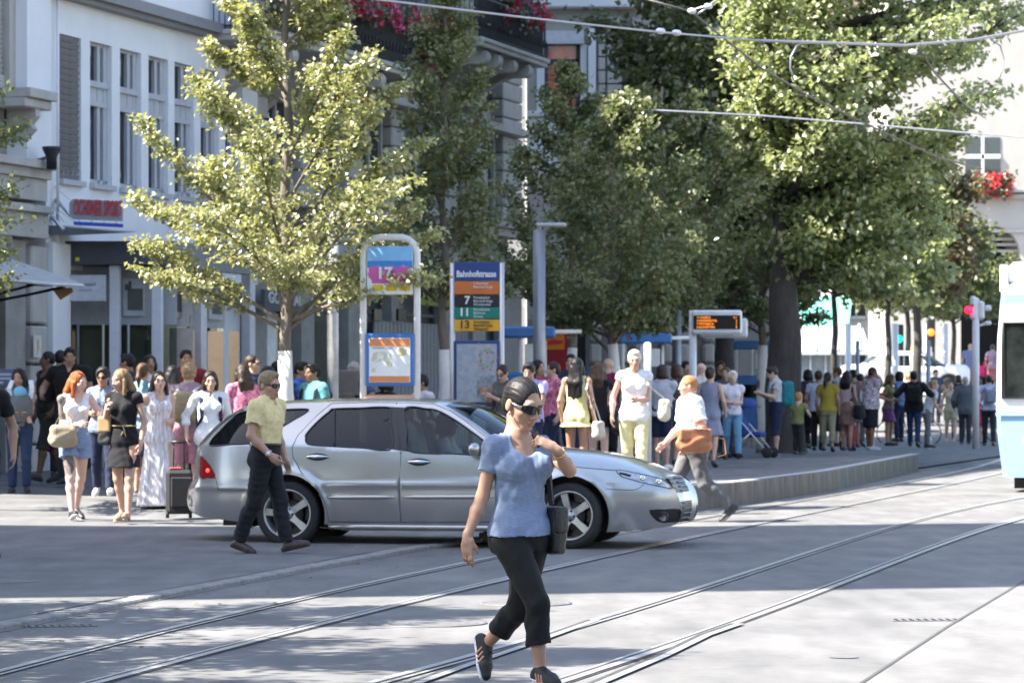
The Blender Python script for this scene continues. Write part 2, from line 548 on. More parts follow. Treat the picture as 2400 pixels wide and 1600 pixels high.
def skeleton(H=1.7, sex='f', face=0.0, stance='stand', larm='hang', rarm='hang', lean=0.0, hyaw=0.0, hpitch=0.0, twist=0.0, bulk=1.0, stride=1.0, hs=1.0, sw=1.0, **kw):
    """Joint positions; face = 0 looks at the camera (-Y), positive turns to the picture's right. Local origin: the ground below the pelvis."""
    J = {}
    fw = np.array([math.sin(face), -math.cos(face), 0]); lf = np.array([math.cos(face), math.sin(face), 0]); up = np.array([0, 0, 1.0])
    hw = (0.052 if sex == 'f' else 0.050) * H
    shw = (0.098 if sex == 'f' else 0.113) * H * sw * (0.6 + 0.4 * bulk)
    thigh, shin = 0.245 * H, 0.235 * H
    L = {'stand': ((3, 3), (-2, 2)), 'walk': ((24, 8), (-14, 34)), 'walk2': ((-14, 34), (24, 8)), 'step': ((14, 6), (-9, 14)), 'step2': ((-9, 14), (14, 6)),
         'shift': ((9, 16), (0, 1)), 'sit': ((85, 88), (80, 84)), 'wide': ((2, 2), (2, 2))}[stance]
    J['pelvis'] = np.zeros(3)
    for sd, sg, (tp, kb) in (('L', 1, L[0]), ('R', -1, L[1])):
        tp, kb = R(tp * stride), R(kb)
        ab = R(2.5 if stance != 'wide' else 7)
        h = lf * sg * hw + up * -0.02 * H
        td = unit(fw * math.sin(tp) - up * math.cos(tp) + lf * sg * math.tan(ab) * 0.4)
        k = h + td * thigh
        sp = tp - kb
        sdv = unit(fw * math.sin(sp) - up * math.cos(sp))
        a = k + sdv * shin
        J['hip' + sd], J['kne' + sd], J['ank' + sd] = h, k, a
        pt = 0.0
        if stance.startswith('walk') or stance.startswith('step'):
            pt = R(-14) if tp > 0 else R(38 if stance.startswith('walk') else 16)
        J['fd' + sd] = unit(fw * math.cos(pt) - up * math.sin(pt) + lf * sg * 0.14)
        J['fu' + sd] = unit(up * math.cos(pt) + fw * math.sin(pt))
    fl = 0.15 * H / 1.7
    low = min(min((J['ank' + s_] - J['fu' + s_] * 0.075 + J['fd' + s_] * q)[2] for q in (-0.05, fl)) for s_ in 'LR')
    for kx in list(J):
        if kx[:2] not in ('fd', 'fu'): J[kx] = J[kx] - up * low
    P = J['pelvis']
    ln = R(lean)
    sp = unit(up * math.cos(ln) + fw * math.sin(ln))
    J['crotch'] = P - up * 0.055 * H
    J['waist'] = P + sp * 0.09 * H
    J['chest'] = P + sp * 0.20 * H
    J['neck'] = P + sp * 0.305 * H
    ty = face + R(twist)
    lt = np.array([math.cos(ty), math.sin(ty), 0]); ft = np.array([math.sin(ty), -math.cos(ty), 0])
    J['lt'], J['ft'], J['lf'], J['fw'], J['sp'] = lt, ft, lf, fw, sp
    nk = J['neck']
    ua, fa = 0.172 * H, 0.150 * H
    for sd, sg, tgt in (('L', 1, larm), ('R', -1, rarm)):
        s0 = nk + lt * sg * shw - up * 0.022 * H
        J['sho' + sd] = s0
        T = ARMS[tgt] if isinstance(tgt, str) else tgt
        w = s0 + (lt * sg * T[0] + ft * T[1] + up * T[2]) * (H / 1.7)
        v = w - s0; dl = np.linalg.norm(v); mx = (ua + fa) * 0.995
        if dl > mx: v = v / dl * mx; w = s0 + v; dl = mx
        x = (ua * ua - fa * fa + dl * dl) / (2 * dl)
        hh = math.sqrt(max(ua * ua - x * x, 1e-6))
        pole = lt * sg * 0.5 - ft * 0.8 - up * 0.6
        e = unit(v); pole = unit(pole - e * (pole @ e))
        J['elb' + sd] = s0 + e * x + pole * hh
        J['wri' + sd] = w
    hd = face + R(twist * 0.5) + R(hyaw)
    J['RH'] = rotz(hd) @ rotx(R(hpitch))       # columns: person's left, backward, up
    J['head'] = nk + sp * 0.03 * H + J['RH'] @ np.array([0, -0.018, 0.102 * hs])
    J['H'], J['hs'], J['sex'], J['bulk'], J['face'], J['shw'], J['hw'] = H, hs, sex, bulk, face, shw, hw
    return J

def torso_sections(J, inf=0.0):
    H, b, f = J['H'], J['bulk'], J['sex'] == 'f'
    s = H / 1.7
    if f: T = [(-.055, .155, .108), (-.02, .172, .122), (.02, .165, .116), (.07, .136, .100), (.10, .127, .094), (.15, .134, .099), (.20, .148, .106), (.245, .148, .096), (.275, .125, .080), (.30, .072, .060), (.325, .052, .052)]
    else: T = [(-.055, .150, .108), (-.02, .164, .118), (.02, .163, .116), (.07, .154, .112), (.10, .150, .110), (.15, .160, .114), (.20, .175, .118), (.245, .176, .108), (.275, .150, .090), (.30, .085, .068), (.325, .060, .060)]
    yw0 = math.atan2(J['lf'][1], J['lf'][0]); yw1 = math.atan2(J['lt'][1], J['lt'][0])
    P, N = J['pelvis'], J['neck']
    out = []
    for t, rx, ry in T:
        u = t / 0.305
        c = P + (N - P) * u if t > 0 else P + np.array([0, 0, t * H])
        if 'spine' in J and t > 0: c = c + J['spine'] * math.sin(PI * min(u, 1))
        bb = b if t < 0.28 else (0.7 + 0.3 * b)
        out.append((c[2], c[0], c[1], rx * s * bb + inf, ry * s * bb + inf, yw0 + (yw1 - yw0) * min(max(u, 0), 1)))
    return out

def hand(S, J, sd, r=1.0, curl=35, k=0.006):
    """Palm, four unequal curled fingers and a thumb."""
    w, e = J['wri' + sd], J['elb' + sd]
    s = J['H'] / 1.7 * r
    d = unit(J.get('hd' + sd, w - e))
    n = J.get('hn' + sd)                          # the way the palm faces
    sg = 1 if sd == 'L' else -1
    if n is None: n = -J['lt'] * sg
    n = unit(n - d * (n @ d)); t = np.cross(d, n) * 1.0
    th = J.get('ht' + sd, J['ft'])                # the thumb's side
    if t @ th < 0: t = -t
    S.cone(w - d * 0.01, 0.025 * s, w + d * 0.035 * s, 0.026 * s, k * 2)
    rot = np.stack([t, n, d], 1)
    S.ell(w + d * 0.055 * s, (0.040 * s, 0.017 * s, 0.046 * s), k * 2, rot=rot)
    cu = J.get('curl' + sd, curl)
    for i, (o, ln) in enumerate(((0.028, .078), (0.010, .088), (-0.009, .082), (-0.026, .064))):
        p = w + (d * 0.088 + t * o) * s
        ang = R(cu * (0.35 + 0.12 * i)); rr = (0.0085 - 0.0006 * i) * s
        dd = d + t * (o * 1.2)
        for j, fr in enumerate((0.46, 0.31, 0.23)):
            v = unit(dd) * math.cos(ang) + n * math.sin(ang)
            q = p + unit(v) * ln * fr * s
            S.cone(p, rr, q, rr * 0.92, k if j else k * 1.5)
            p, rr = q, rr * 0.92
            ang += R(cu * 0.9)
    p = w + (d * 0.028 + t * 0.026) * s
    q = p + unit(d * 0.85 + t * 0.42 + n * 0.45) * 0.038 * s
    S.cone(w + d * 0.02 * s + t * 0.012 * s, 0.016 * s, p, 0.014 * s, k * 2)
    S.cone(p, 0.013 * s, q, 0.0105 * s, k * 1.5)
    S.cone(q, 0.0105 * s, q + unit(d * 0.9 + t * 0.25 + n * 0.5) * 0.032 * s, 0.0085 * s, k)

def add_arm(S, J, sd, inf=0.0, upto=1.0, k=0.02, thin=1.0, flat=False):
    H = J['H']; s = H / 1.7
    a = (0.050 if J['sex'] == 'm' else 0.044) * s * (0.6 + 0.4 * J['bulk']) * thin
    sh, el, wr = J['sho' + sd], J['elb' + sd], J['wri' + sd]
    S.ell(sh - np.array([0, 0, .010]), np.array([1, 1, 1]) * (a * 1.08 + inf), k * 1.6)
    if upto <= 1.0:
        S.cone(sh, a + inf, sh + (el - sh) * upto, a * (1 - 0.18 * upto) + inf * 1.25, k, flat=flat)
        return
    S.cone(sh, a + inf, el, a * 0.80 + inf, k)
    S.cone(el, a * 0.80 + inf, el + (wr - el) * 0.35, a * 0.84 + inf, k)
    S.cone(el + (wr - el) * 0.35, a * 0.84 + inf, el + (wr - el) * min(1, upto - 1), a * 0.52 + inf, k, flat=flat)

def add_leg(S, J, sd, inf=0.0, upto=2.0, k=0.025, flat=False, hemr=0.0, thin=1.0):
    H = J['H']; s = H / 1.7 * (0.5 + 0.5 * J['bulk']) * thin
    h, kn, an = J['hip' + sd], J['kne' + sd], J['ank' + sd]
    t0, t1 = (0.093, 0.058) if J['sex'] == 'f' else (0.090, 0.060)
    mid = lambda a, b, u: a + (b - a) * u
    if upto <= 1.0:
        S.cone(h, t0 * s + inf, mid(h, kn, upto), (t0 + (t1 - t0) * upto) * s + inf + hemr, k, flat=flat); return
    S.cone(h, t0 * s + inf, kn, t1 * s + inf, k)
    bk = -J['fu' + sd] * 0 + unit(np.cross(unit(an - kn), J['lf']))
    if bk @ J['fw'] > 0: bk = -bk
    calf = mid(kn, an, 0.30) + bk * 0.012 * s
    u = upto - 1
    if u >= 0.3:
        S.cone(kn, t1 * 0.92 * s + inf, calf, 0.056 * s + inf, k)
        S.cone(calf, 0.056 * s + inf, mid(kn, an, u), (0.056 + (0.035 - 0.056) * (u - 0.3) / 0.7) * s + inf + hemr, k, flat=flat)
    else:
        S.cone(kn, t1 * 0.95 * s + inf, mid(kn, an, u), 0.058 * s + inf + hemr, k, flat=flat)

def add_foot(S, J, sd, inf=0.0, k=0.015, top=True):
    s = J['H'] / 1.7 * (1.0 if J['sex'] == 'm' else 0.93)
    a, d, u = J['ank' + sd], J['fd' + sd], J['fu' + sd]
    heel = a - d * 0.035 * s - u * 0.042 * s
    ball = a + d * 0.125 * s - u * 0.044 * s
    toe = a + d * 0.185 * s - u * 0.050 * s
    lat = np.cross(d, u)
    S.cone(heel, 0.032 * s + inf, ball, 0.036 * s + inf, k)
    S.cone(ball - lat * 0.010 * s, 0.034 * s + inf, toe, 0.024 * s + inf, k)
    S.cone(ball + lat * 0.012 * s, 0.030 * s + inf, toe + lat * 0.004, 0.022 * s + inf, k)
    if top:
        S.cone(a - u * 0.01, 0.036 * s + inf, a + d * 0.075 * s - u * 0.030 * s, 0.030 * s + inf, k * 1.5)

def to_head(J, p):
    return J['head'] + J['RH'] @ (np.asarray(p, float) * J['hs'])

def add_head(S, J, k=0.02, face=True):
    hs, RHm = J['hs'], J['RH']
    E = lambda c, r, kk=k, op='u': S.ell(to_head(J, c), np.asarray(r, float) * hs, kk * hs, op, rot=RHm)
    Cn = lambda a, ra, b, rb, kk=k: S.cone(to_head(J, a), ra * hs, to_head(J, b), rb * hs, kk * hs)
    f = J['sex'] == 'f'
    S.cone(J['neck'] - J['sp'] * 0.02, (0.056 if f else 0.066), to_head(J, (0, 0.022, -0.065)), (0.047 if f else 0.056) * hs, 0.03)
    E((0, 0.014, 0.028), (.074, .093, .088))
    E((0, -0.022, -0.032), (.060, .068, .082) if f else (.064, .070, .086))
    E((0, -0.058, -0.094), (.026, .026, .022) if f else (.031, .027, .025), 0.025)
    if not face:
        Cn((0, -0.088, .012), .010, (0, -0.106, -.030), .015, 0.012); 
        for sx in (-1, 1): E((sx * .074, .012, -.008), (.011, .020, .032), 0.008)
        return
    Cn((-.034, -.078, .026), .014, (.034, -.078, .026), .014, 0.02)
    for sx in (-1, 1):
        E((sx * .040, -.054, -.022), (.026, .026, .022), 0.02)
        E((sx * .031, -.098, .004), (.017, .016, .010), 0.010, 's')
        E((sx * .031, -.079, .004), (.0145, .0125, .0115), 0.004)
        E((sx * .075, .012, -.008), (.010, .020, .032), 0.006)
        E((sx * .014, -.093, -.036), (.0095, .011, .009), 0.006)
    Cn((0, -.086, .014), .0095, (0, -.106, -.030), .0125, 0.010)
    E((0, -.089, -.060), (.023, .012, .0075), 0.006)
    E((0, -.087, -.072), (.020, .012, .0085), 0.006)
    E((0, -.101, -.0655), (.022, .006, .0022), 0.004, 's')

HAIRCUT = lambda w, top: None

def make_hair(J, style, h, seed=1):
    hs = J['hs']; RHm = J['RH']; hd = J['head']
    lo = hd - 0.22; hi = hd + 0.2
    if style in ('long', 'verylong', 'wavy', 'longdown'): lo = lo - np.array([0, 0, 0.42])
    if style == 'pony': lo = lo - np.array([0, 0, 0.15])
    S = SDF(lo, hi, h)
    E = lambda c, r, kk=.02, op='u': S.ell(to_head(J, c), np.asarray(r, float) * hs, kk * hs, op, rot=RHm)
    def Cn(a, ra, b, rb, kk=.03, world=None):
        S.cone(to_head(J, a), ra * hs, to_head(J, b) if world is None else world, rb * hs, kk)
    g = 0.010
    if style in ('short', 'crop', 'curly', 'receding'):
        g = {'short': .011, 'crop': .005, 'curly': .020, 'receding': .007}[style]
        E((0, .018, .032), (.074 + g, .094 + g, .088 + g))
        E((0, .060, -.020), (.060 + g * .6, .043 + g * .6, .046))
        if style in ('short', 'curly'): E((.012, -.040, .100), (.050, .036, .020), 0.03)
    elif style in ('pulled', 'bun', 'pony'):
        E((0, .018, .030), (.0805, .100, .095))
        E((0, .062, -.020), (.064, .048, .060))
        if style == 'bun': E((0, .125, .045), (.036, .034, .036))
        if style == 'pony':
            E((0, .118, .030), (.026, .026, .026)); Cn((0, .13, .025), .026, (0, .165, -.08), .034); Cn((0, .165, -.08), .034, (0, .15, -.20), .014)
    elif style == 'bob':
        E((0, .018, .030), (.090, .106, .098))
        E((0, .040, -.045), (.094, .082, .080))
        for sx in (-1, 1): E((sx * .076, -.016, -.045), (.026, .050, .075))
    else:
        E((0, .018, .030), (.086, .104, .096))
        E((0, .055, -.03), (.088, .068, .090))
        dn = np.array([0, 0, -1.0]); bk = RHm[:, 1]; lt = RHm[:, 0]
        ln = {'long': .24, 'longdown': .34, 'verylong': .42, 'wavy': .22}[style]
        top = to_head(J, (0, .070, -.02))
        for sx in (-1.0, -.5, 0, .5, 1.0):
            a = top + lt * sx * .052 * hs
            b = a + dn * ln * (1 - .12 * abs(sx)) + bk * (.035 if style != 'wavy' else .02) + lt * sx * .030
            S.cone(a, .040 * hs, a * .5 + b * .5 + bk * .016, .044 * hs, .03)
            S.cone(a * .5 + b * .5 + bk * .016, .044 * hs, b, .020 * hs, .03)
        for sx in (-1, 1):
            a = to_head(J, (sx * .078, -.004, -.01)); b = a + dn * ln * .62 + lt * sx * .012
            S.cone(a, .024 * hs, b, .024 * hs, .025)
    # the face window
    fr = {'receding': (0, -.118, .020), 'crop': (0, -.118, .004), 'short': (0, -.124, .000), 'pulled': (0, -.125, .010)}.get(style, (0, -.126, .004))
    E(fr, (.074, .084, .098) if style in ('receding', 'pulled') else (.071, .088, .096), 0.010, 's')
    if style in ('short', 'crop', 'curly', 'receding', 'pulled', 'bun', 'pony'):
        for sx in (-1, 1):
            E((sx * .085, -.035, -.055), (.040, .062, .060), 0.01, 's')
            E((sx * .082, .012, -.012), (.018, .022, .034), 0.006, 's')
        E((0, .03, -.125), (.1, .1, .055), 0.01, 's')
    if style in ('pulled', 'bun', 'pony') and h < .013:
        X = S.ax[0][:, None, None] - hd[0]; Y = S.ax[1][None, :, None] - hd[1]; Zz = S.ax[2][None, None, :] - hd[2]
        u = X * RHm[0, 0] + Y * RHm[1, 0] + Zz * RHm[2, 0]; v = X * RHm[0, 1] + Y * RHm[1, 1] + Zz * RHm[2, 1]; w_ = X * RHm[0, 2] + Y * RHm[1, 2] + Zz * RHm[2, 2]
        ph = np.arctan2(u, w_ + .03)
        S.f += (.0011 * np.sin(30 * ph + 2.2 * np.sin(26 * v) + seed) + .0008 * np.sin(57 * ph + 1.7 * np.sin(31 * v + 1)) + .0035 * np.exp(-((ph - .22) / .05) ** 2) * (w_ > .03)).astype(np.float32)
    if h < 0.013: S.noise((.0006 if style in ('pulled', 'bun') else .0035) if style != 'curly' else .008, .026 if style != 'curly' else .03, seed, st=(1, 1, .22 if style != 'curly' else 1))
    return S.skin()

def spline(xs, ys):
    """Natural cubic through the points; returns a vector function."""
    x = np.asarray(xs, float); y = np.asarray(ys, float); n = len(x)
    h = np.diff(x)
    A = np.zeros((n, n)); b = np.zeros(n)
    A[0, 0] = A[-1, -1] = 1
    for i in range(1, n - 1):
        A[i, i - 1], A[i, i], A[i, i + 1] = h[i - 1], 2 * (h[i - 1] + h[i]), h[i]
        b[i] = 6 * ((y[i + 1] - y[i]) / h[i] - (y[i] - y[i - 1]) / h[i - 1])
    m = np.linalg.solve(A, b)
    def f(q):
        q = np.clip(np.asarray(q, float), x[0], x[-1])
        i = np.clip(np.searchsorted(x, q) - 1, 0, n - 2)
        t = q - x[i]; u = x[i + 1] - q; hi = h[i]
        return m[i] * u ** 3 / (6 * hi) + m[i + 1] * t ** 3 / (6 * hi) + (y[i] / hi - m[i] * hi / 6) * u + (y[i + 1] / hi - m[i + 1] * hi / 6) * t
    return f

def in_poly(pt, poly):
    x, y = pt; c = False; n = len(poly); j = n - 1
    for i in range(n):
        xi, yi = poly[i]; xj, yj = poly[j]
        if (yi > y) != (yj > y) and x < (xj - xi) * (y - yi) / (yj - yi) + xi: c = not c
        j = i
    return c

def smooth_poly(P, n=4, closed=True):
    """Catmull-Rom through the points."""
    out = []; N = len(P)
    for i in range(N if closed else N - 1):
        p0, p1, p2, p3 = (P[(i + k - 1) % N] if closed else P[min(max(i + k - 1, 0), N - 1)] for k in range(4))
        for t in range(n):
            t /= n
            out.append(tuple(0.5 * (2 * p1[a] + (p2[a] - p0[a]) * t + (2 * p0[a] - 5 * p1[a] + 4 * p2[a] - p3[a]) * t * t + (3 * p1[a] - p0[a] - 3 * p2[a] + p3[a]) * t ** 3) for a in (0, 1)))
    if not closed: out.append(tuple(P[-1]))
    return out

# ------------------------------------------------------------------ people
EYE_W = pmat('eye white', (0.62, 0.60, 0.58), 0.2, var=0)
EYE_I = pmat('iris', (0.03, 0.018, 0.01), 0.1, var=0)
LENS = pmat('dark lens', (0.006, 0.006, 0.007), 0.05, var=0, spec=0.9)
FRAME_BLACK = pmat('black plastic', (0.01, 0.01, 0.01), 0.25, var=0)
STEEL = pmat('brushed steel', (0.55, 0.56, 0.57), 0.32, metal=1.0, var=0.06, vs=20)

PAINT = pmat('silver paint', (0.445, 0.435, 0.42), 0.25, metal=0.66, var=0.03, vs=3, coat=0.7, bump=0.02, bs=900)
CAR_GLASS = glass_mat('car glass', (0.006, 0.008, 0.008), 0.015, 0.86, 1.4)
TINT = glass_mat('tinted glass', (0.005, 0.006, 0.006), 0.015, 0.18, 1.4)
RUBBER = pmat('tyre rubber', (0.022, 0.022, 0.023), 0.8, var=.25, vs=20, bump=.2, bs=80)
ALLOY = pmat('alloy', (0.46, 0.45, 0.44), 0.38, metal=.75, var=.14, vs=12)
BLACKP = pmat('black trim', (0.014, 0.014, 0.015), 0.42, var=.1)
CHROME = pmat('chrome', (0.72, 0.74, 0.76), 0.10, metal=1.0, var=0)
REDLAMP = pmat('red lamp glass', (0.28, 0.008, 0.010), 0.12, var=.2, vs=18, coat=.8)
LAMPGLASS = pmat('headlamp glass', (0.46, 0.47, 0.49), 0.08, metal=.3, var=.6, vs=11, coat=1.0)
DARKIN = pmat('car interior', (0.030, 0.030, 0.030), 0.8)
SEATC = pmat('seat leather', (0.19, 0.185, 0.16), 0.6)

def skin_mat(r, g, b):
    return C(r, g, b, 0.48, sss=0.12, var=0.07, vs=9, bump=0.06, bs=240, spec=0.35)

def hair_mat(r, g, b, smooth=False):
    return C(r, g, b, 0.5 if smooth else 0.45, var=0.35, vs=22, stretch=(1, 1, 0.10) if not smooth else (1, .15, .15), bump=0.10 if smooth else 0.28, bs=150, spec=0.3)

SKINS = {'pale': (0.62, 0.42, 0.34), 'light': (0.53, 0.34, 0.255), 'tan': (0.40, 0.235, 0.16), 'olive': (0.33, 0.19, 0.125), 'brown': (0.165, 0.088, 0.055), 'dark': (0.085, 0.045, 0.030)}
HAIRS = {'black': (0.012, 0.010, 0.010), 'dark': (0.030, 0.019, 0.013), 'brown': (0.075, 0.042, 0.024), 'red': (0.30, 0.085, 0.022), 'blond': (0.34, 0.22, 0.11),
         'grey': (0.34, 0.32, 0.30), 'white': (0.68, 0.64, 0.58), 'dkblond': (0.20, 0.125, 0.06), 'ginger': (0.36, 0.17, 0.07), 'sandy': (0.24, 0.17, 0.10)}

def extents(J, m=0.16):
    P = np.array([v for kx, v in J.items() if isinstance(v, np.ndarray) and v.shape == (3,) and kx[:2] not in ('fd', 'fu', 'lt', 'ft', 'lf', 'fw', 'sp', 'hd', 'hn', 'ht')])
    return P.min(0) - m, P.max(0) + m

def bust(S, J, inf, sz=1.0):
    if J['sex'] != 'f': return
    s = J['H'] / 1.7 * sz
    c = J['chest'] + J['sp'] * 0.028 * J['H'] / 1.7
    for sg in (-1, 1):
        S.ell(c + J['lt'] * sg * 0.072 * s + J['ft'] * 0.070 * s - np.array([0, 0, .012]), np.array((.062, .060, .062)) * s + inf * .8, 0.035)

def seat(S, J, inf):
    s = J['H'] / 1.7
    for sg in (-1, 1):
        S.ell(J['pelvis'] + J['lf'] * sg * 0.070 * s - J['fw'] * 0.050 * s - np.array([0, 0, .045 * s]), np.array((.085, .080, .090)) * s * (0.5 + 0.5 * J['bulk']) + inf, 0.04)

def make_body(J, h, face=True, bs=1.0):
    lo, hi = extents(J)
    S = SDF(lo, hi + np.array([0, 0, 0.06]), h)
    S.loft(torso_sections(J, -0.004), 0.02)
    bust(S, J, -0.006, bs); seat(S, J, -0.008)
    for sd in 'LR':
        s = J['H'] / 1.7
        S.cone(J['neck'] + np.array([0, 0, .030 * s]), .036 * s, J['sho' + sd] - np.array([0, 0, .006]), .038 * s, 0.04)
        add_arm(S, J, sd, 0.0, 2.0)
        add_leg(S, J, sd, -0.004, 2.0)
        hand(S, J, sd, k=0.006 if h < 0.008 else 0.003)
        add_foot(S, J, sd, -0.006)
    add_head(S, J, face=face)
    return S.skin()

def face_ids(J, V, Q, h):
    """Face material: 0 skin, 1 lips, 2 brows, 3 eye white, 4 iris."""
    c = V[Q].mean(1)
    p = ((c - J['head']) @ J['RH']) / J['hs']
    x, y, z = np.abs(p[:, 0]), p[:, 1], p[:, 2]
    fr = (y < -.05) & (y > -.122) & (x < .08) & (z > -.12) & (z < .1)
    out = np.zeros(len(Q), int)
    fine = h < .009
    e = max(h - .006, 0) * 0.35
    out[fr & ((x / (.024 + e)) ** 2 + ((z + .066) / (.011 + e)) ** 2 < 1) & (y < -.074)] = 1
    out[fr & (x > .012) & (x < .048) & (np.abs(z - .029 + (x - .03) ** 2 * 6) < .0048)] = 2
    ey = ((x - .031) / .0145) ** 2 + ((z - .003) / (.0075 if fine else .0062)) ** 2 < 1
    out[fr & ey & (y < -.062)] = 3 if fine else 5
    if fine: out[fr & ((x - .031) ** 2 + (z - .004) ** 2 < .0066 ** 2) & (y < -.062)] = 4
    return out

def cut_ring(S, J, neck):
    N, ft, up = J['neck'], J['ft'], np.array([0, 0, 1.0])
    s = J['H'] / 1.7
    yr = rotz(math.atan2(J['lt'][1], J['lt'][0]))
    if neck == 'round': S.ell(N + up * .035 * s + ft * .012, np.array((.080, .078, .058)) * s, .006, 's', rot=yr)
    if neck == 'crew': S.ell(N + up * .042 * s + ft * .008, np.array((.072, .070, .050)) * s, .006, 's', rot=yr)
    if neck in ('scoop', 'tank', 'strap'):
        S.ell(N + up * .036 * s, np.array((.094, .088, .062)) * s, .006, 's', rot=yr)
        S.ell(N + up * .005 * s + ft * .085 * s, np.array((.082, .085, .100)) * s, .006, 's', rot=yr)
    if neck in ('v', 'shirt'):
        S.ell(N + up * .040 * s, np.array((.074, .072, .056)) * s, .006, 's', rot=yr)
        S.cone(N + up * .04 * s + ft * .08 * s, .055 * s, N - up * (.10 if neck == 'v' else .07) * s + ft * .15 * s, .010, .006, 's')
    if neck in ('tank', 'strap'):
        w = {'tank': (.052, .125, .115), 'strap': (.075, .13, .12)}[neck]
        for sd, sg in (('L', 1), ('R', -1)):
            S.ell(J['sho' + sd] + J['lt'] * sg * .036 * s - up * .01, np.array(w) * s, .006, 's', rot=yr)

def top_garment(J, h, sleeve=0.45, hem=-0.05, neck='round', inf=0.011, wr=0.004, seed=3, flare=0.0, bs=1.0, collar=False):
    lo, hi = extents(J, 0.13)
    lo[2] = J['pelvis'][2] + hem * J['H'] - 0.05
    hi[2] = J['neck'][2] + 0.10
    S = SDF(lo, hi, h)
    T = torso_sections(J)
    zb = J['pelvis'][2] + hem * J['H']
    f = T[0]
    if zb < f[0]: T = [(zb - .02, f[1], f[2], f[3] + flare, f[4] + flare, f[5])] + T
    T = [(t[0], t[1], t[2], t[3] + inf + flare * max(0, min(1, (J['chest'][2] - t[0]) / .35)), t[4] + inf + flare * max(0, min(1, (J['chest'][2] - t[0]) / .35)), t[5]) for t in T]
    S.loft(T, 0.02)
    bust(S, J, inf, bs)
    if zb < J['pelvis'][2] - .02: seat(S, J, inf)
    s = J['H'] / 1.7
    for sd in 'LR':
        S.cone(J['neck'] + np.array([0, 0, .028 * s]), .036 * s + inf * .8, J['sho' + sd] - np.array([0, 0, .006]), .038 * s + inf, 0.04)
        if sleeve and neck not in ('tank', 'strap'):
            add_arm(S, J, sd, inf, sleeve, flat=True)
    cut_ring(S, J, neck)
    S.clip((0, 0, zb), (0, 0, -1))
    if wr: S.noise(wr, 0.11, seed, st=(1, 1, .75)); 
    if wr and h < 0.012: S.noise(wr * .5, 0.055, seed + 9)
    if collar:
        N = J['neck']; up = np.array([0, 0, 1.0])
        for sg in (-1, 1):
            S.rbox(N + J['ft'] * .072 * s + J['lt'] * sg * .040 * s - up * .005, np.array((.030, .010, .030)) * s, .008, rot=rotz(math.atan2(J['lt'][1], J['lt'][0]) + sg * .45) @ rotx(R(-20)))
        S.loft([(N[2] - .005, N[0], N[1], .074 * s, .070 * s, 0), (N[2] + .035, N[0], N[1] + .0, .066 * s, .062 * s, 0)], .01)
        S.loft([(N[2] - .05, N[0], N[1], .062 * s, .060 * s, 0), (N[2] + .055, N[0] + J['ft'][0] * .01, N[1] + J['ft'][1] * .01, .058 * s, .056 * s, 0)], .004, 's')
        S.cone(N + up * .05 + J['ft'] * .08 * s, .030 * s, N - up * .05 + J['ft'] * .14 * s, .012, .006, 's')
    return S.skin()

def bottom_garment(J, h, length=1.95, waist=0.075, inf=0.010, hemr=0.0, wr=0.0035, seed=5, thin=1.0):
    lo, hi = extents(J, 0.13)
    hi[2] = J['pelvis'][2] + waist * J['H'] + .05
    S = SDF(lo, hi, h)
    S.loft([(t[0], t[1], t[2], t[3] + inf, t[4] + inf, t[5]) for t in torso_sections(J)], 0.02)
    seat(S, J, inf * .8)
    for sd in 'LR': add_leg(S, J, sd, inf, length, 0.02, flat=True, hemr=hemr, thin=thin)
    S.clip(J['pelvis'] + np.array([0, 0, waist * J['H']]), J['sp'])
    if wr: S.noise(wr, 0.12, seed, st=(1, 1, 1.3))
    return S.skin()

def skirt_garment(J, h, top=0.09, hem=0.5, inf=0.012, flare=0.05, ripple=0.05, cnt=9, wr=0.003, seed=4, bodice=None, bs=1.0):
    """Skirt, or dress when bodice names its neckline; hem is a height above the ground."""
    lo, hi = extents(J, 0.18)
    lo[2] = hem - .03
    hi[2] = (J['neck'][2] + .08) if bodice else J['pelvis'][2] + top * J['H'] + .04
    S = SDF(lo, hi, h)
    T = torso_sections(J, inf)
    P = J['pelvis']
    ks = [J['kneL'], J['kneR']] + ([J['ankL'], J['ankR']] if hem < J['kneL'][2] - .1 else [])
    c = np.mean(ks, 0)
    sprd = max(np.linalg.norm((J['kneL'] - J['kneR'])[:2]) * .5, .02)
    yw = math.atan2(J['lf'][1], J['lf'][0])
    low = (hem - .02, P[0] * .3 + c[0] * .7, P[1] * .3 + c[1] * .7, T[0][3] + flare, max(T[0][4] + flare, sprd * .8 + .09), yw)
    S.loft([low] + T, 0.015, ripple=(ripple, cnt, hem, P[2] - .02))
    seat(S, J, inf)
    if bodice:
        bust(S, J, inf, bs)
        s = J['H'] / 1.7
        for sd in 'LR':
            S.cone(J['neck'] + np.array([0, 0, .028 * s]), .036 * s + inf * .8, J['sho' + sd] - np.array([0, 0, .006]), .038 * s + inf, 0.04)
            if bodice == 'cap': add_arm(S, J, sd, inf, 0.30, flat=True)
        cut_ring(S, J, {'cap': 'round', 'strap': 'strap', 'tank': 'tank', 'v': 'strap'}[bodice])
    else: S.clip(P + np.array([0, 0, top * J['H']]), (0, 0, 1))
    S.clip((0, 0, hem), (0, 0, -1))
    if wr: S.noise(wr, 0.10, seed, st=(1.2, 1.2, .5))
    return S.skin()

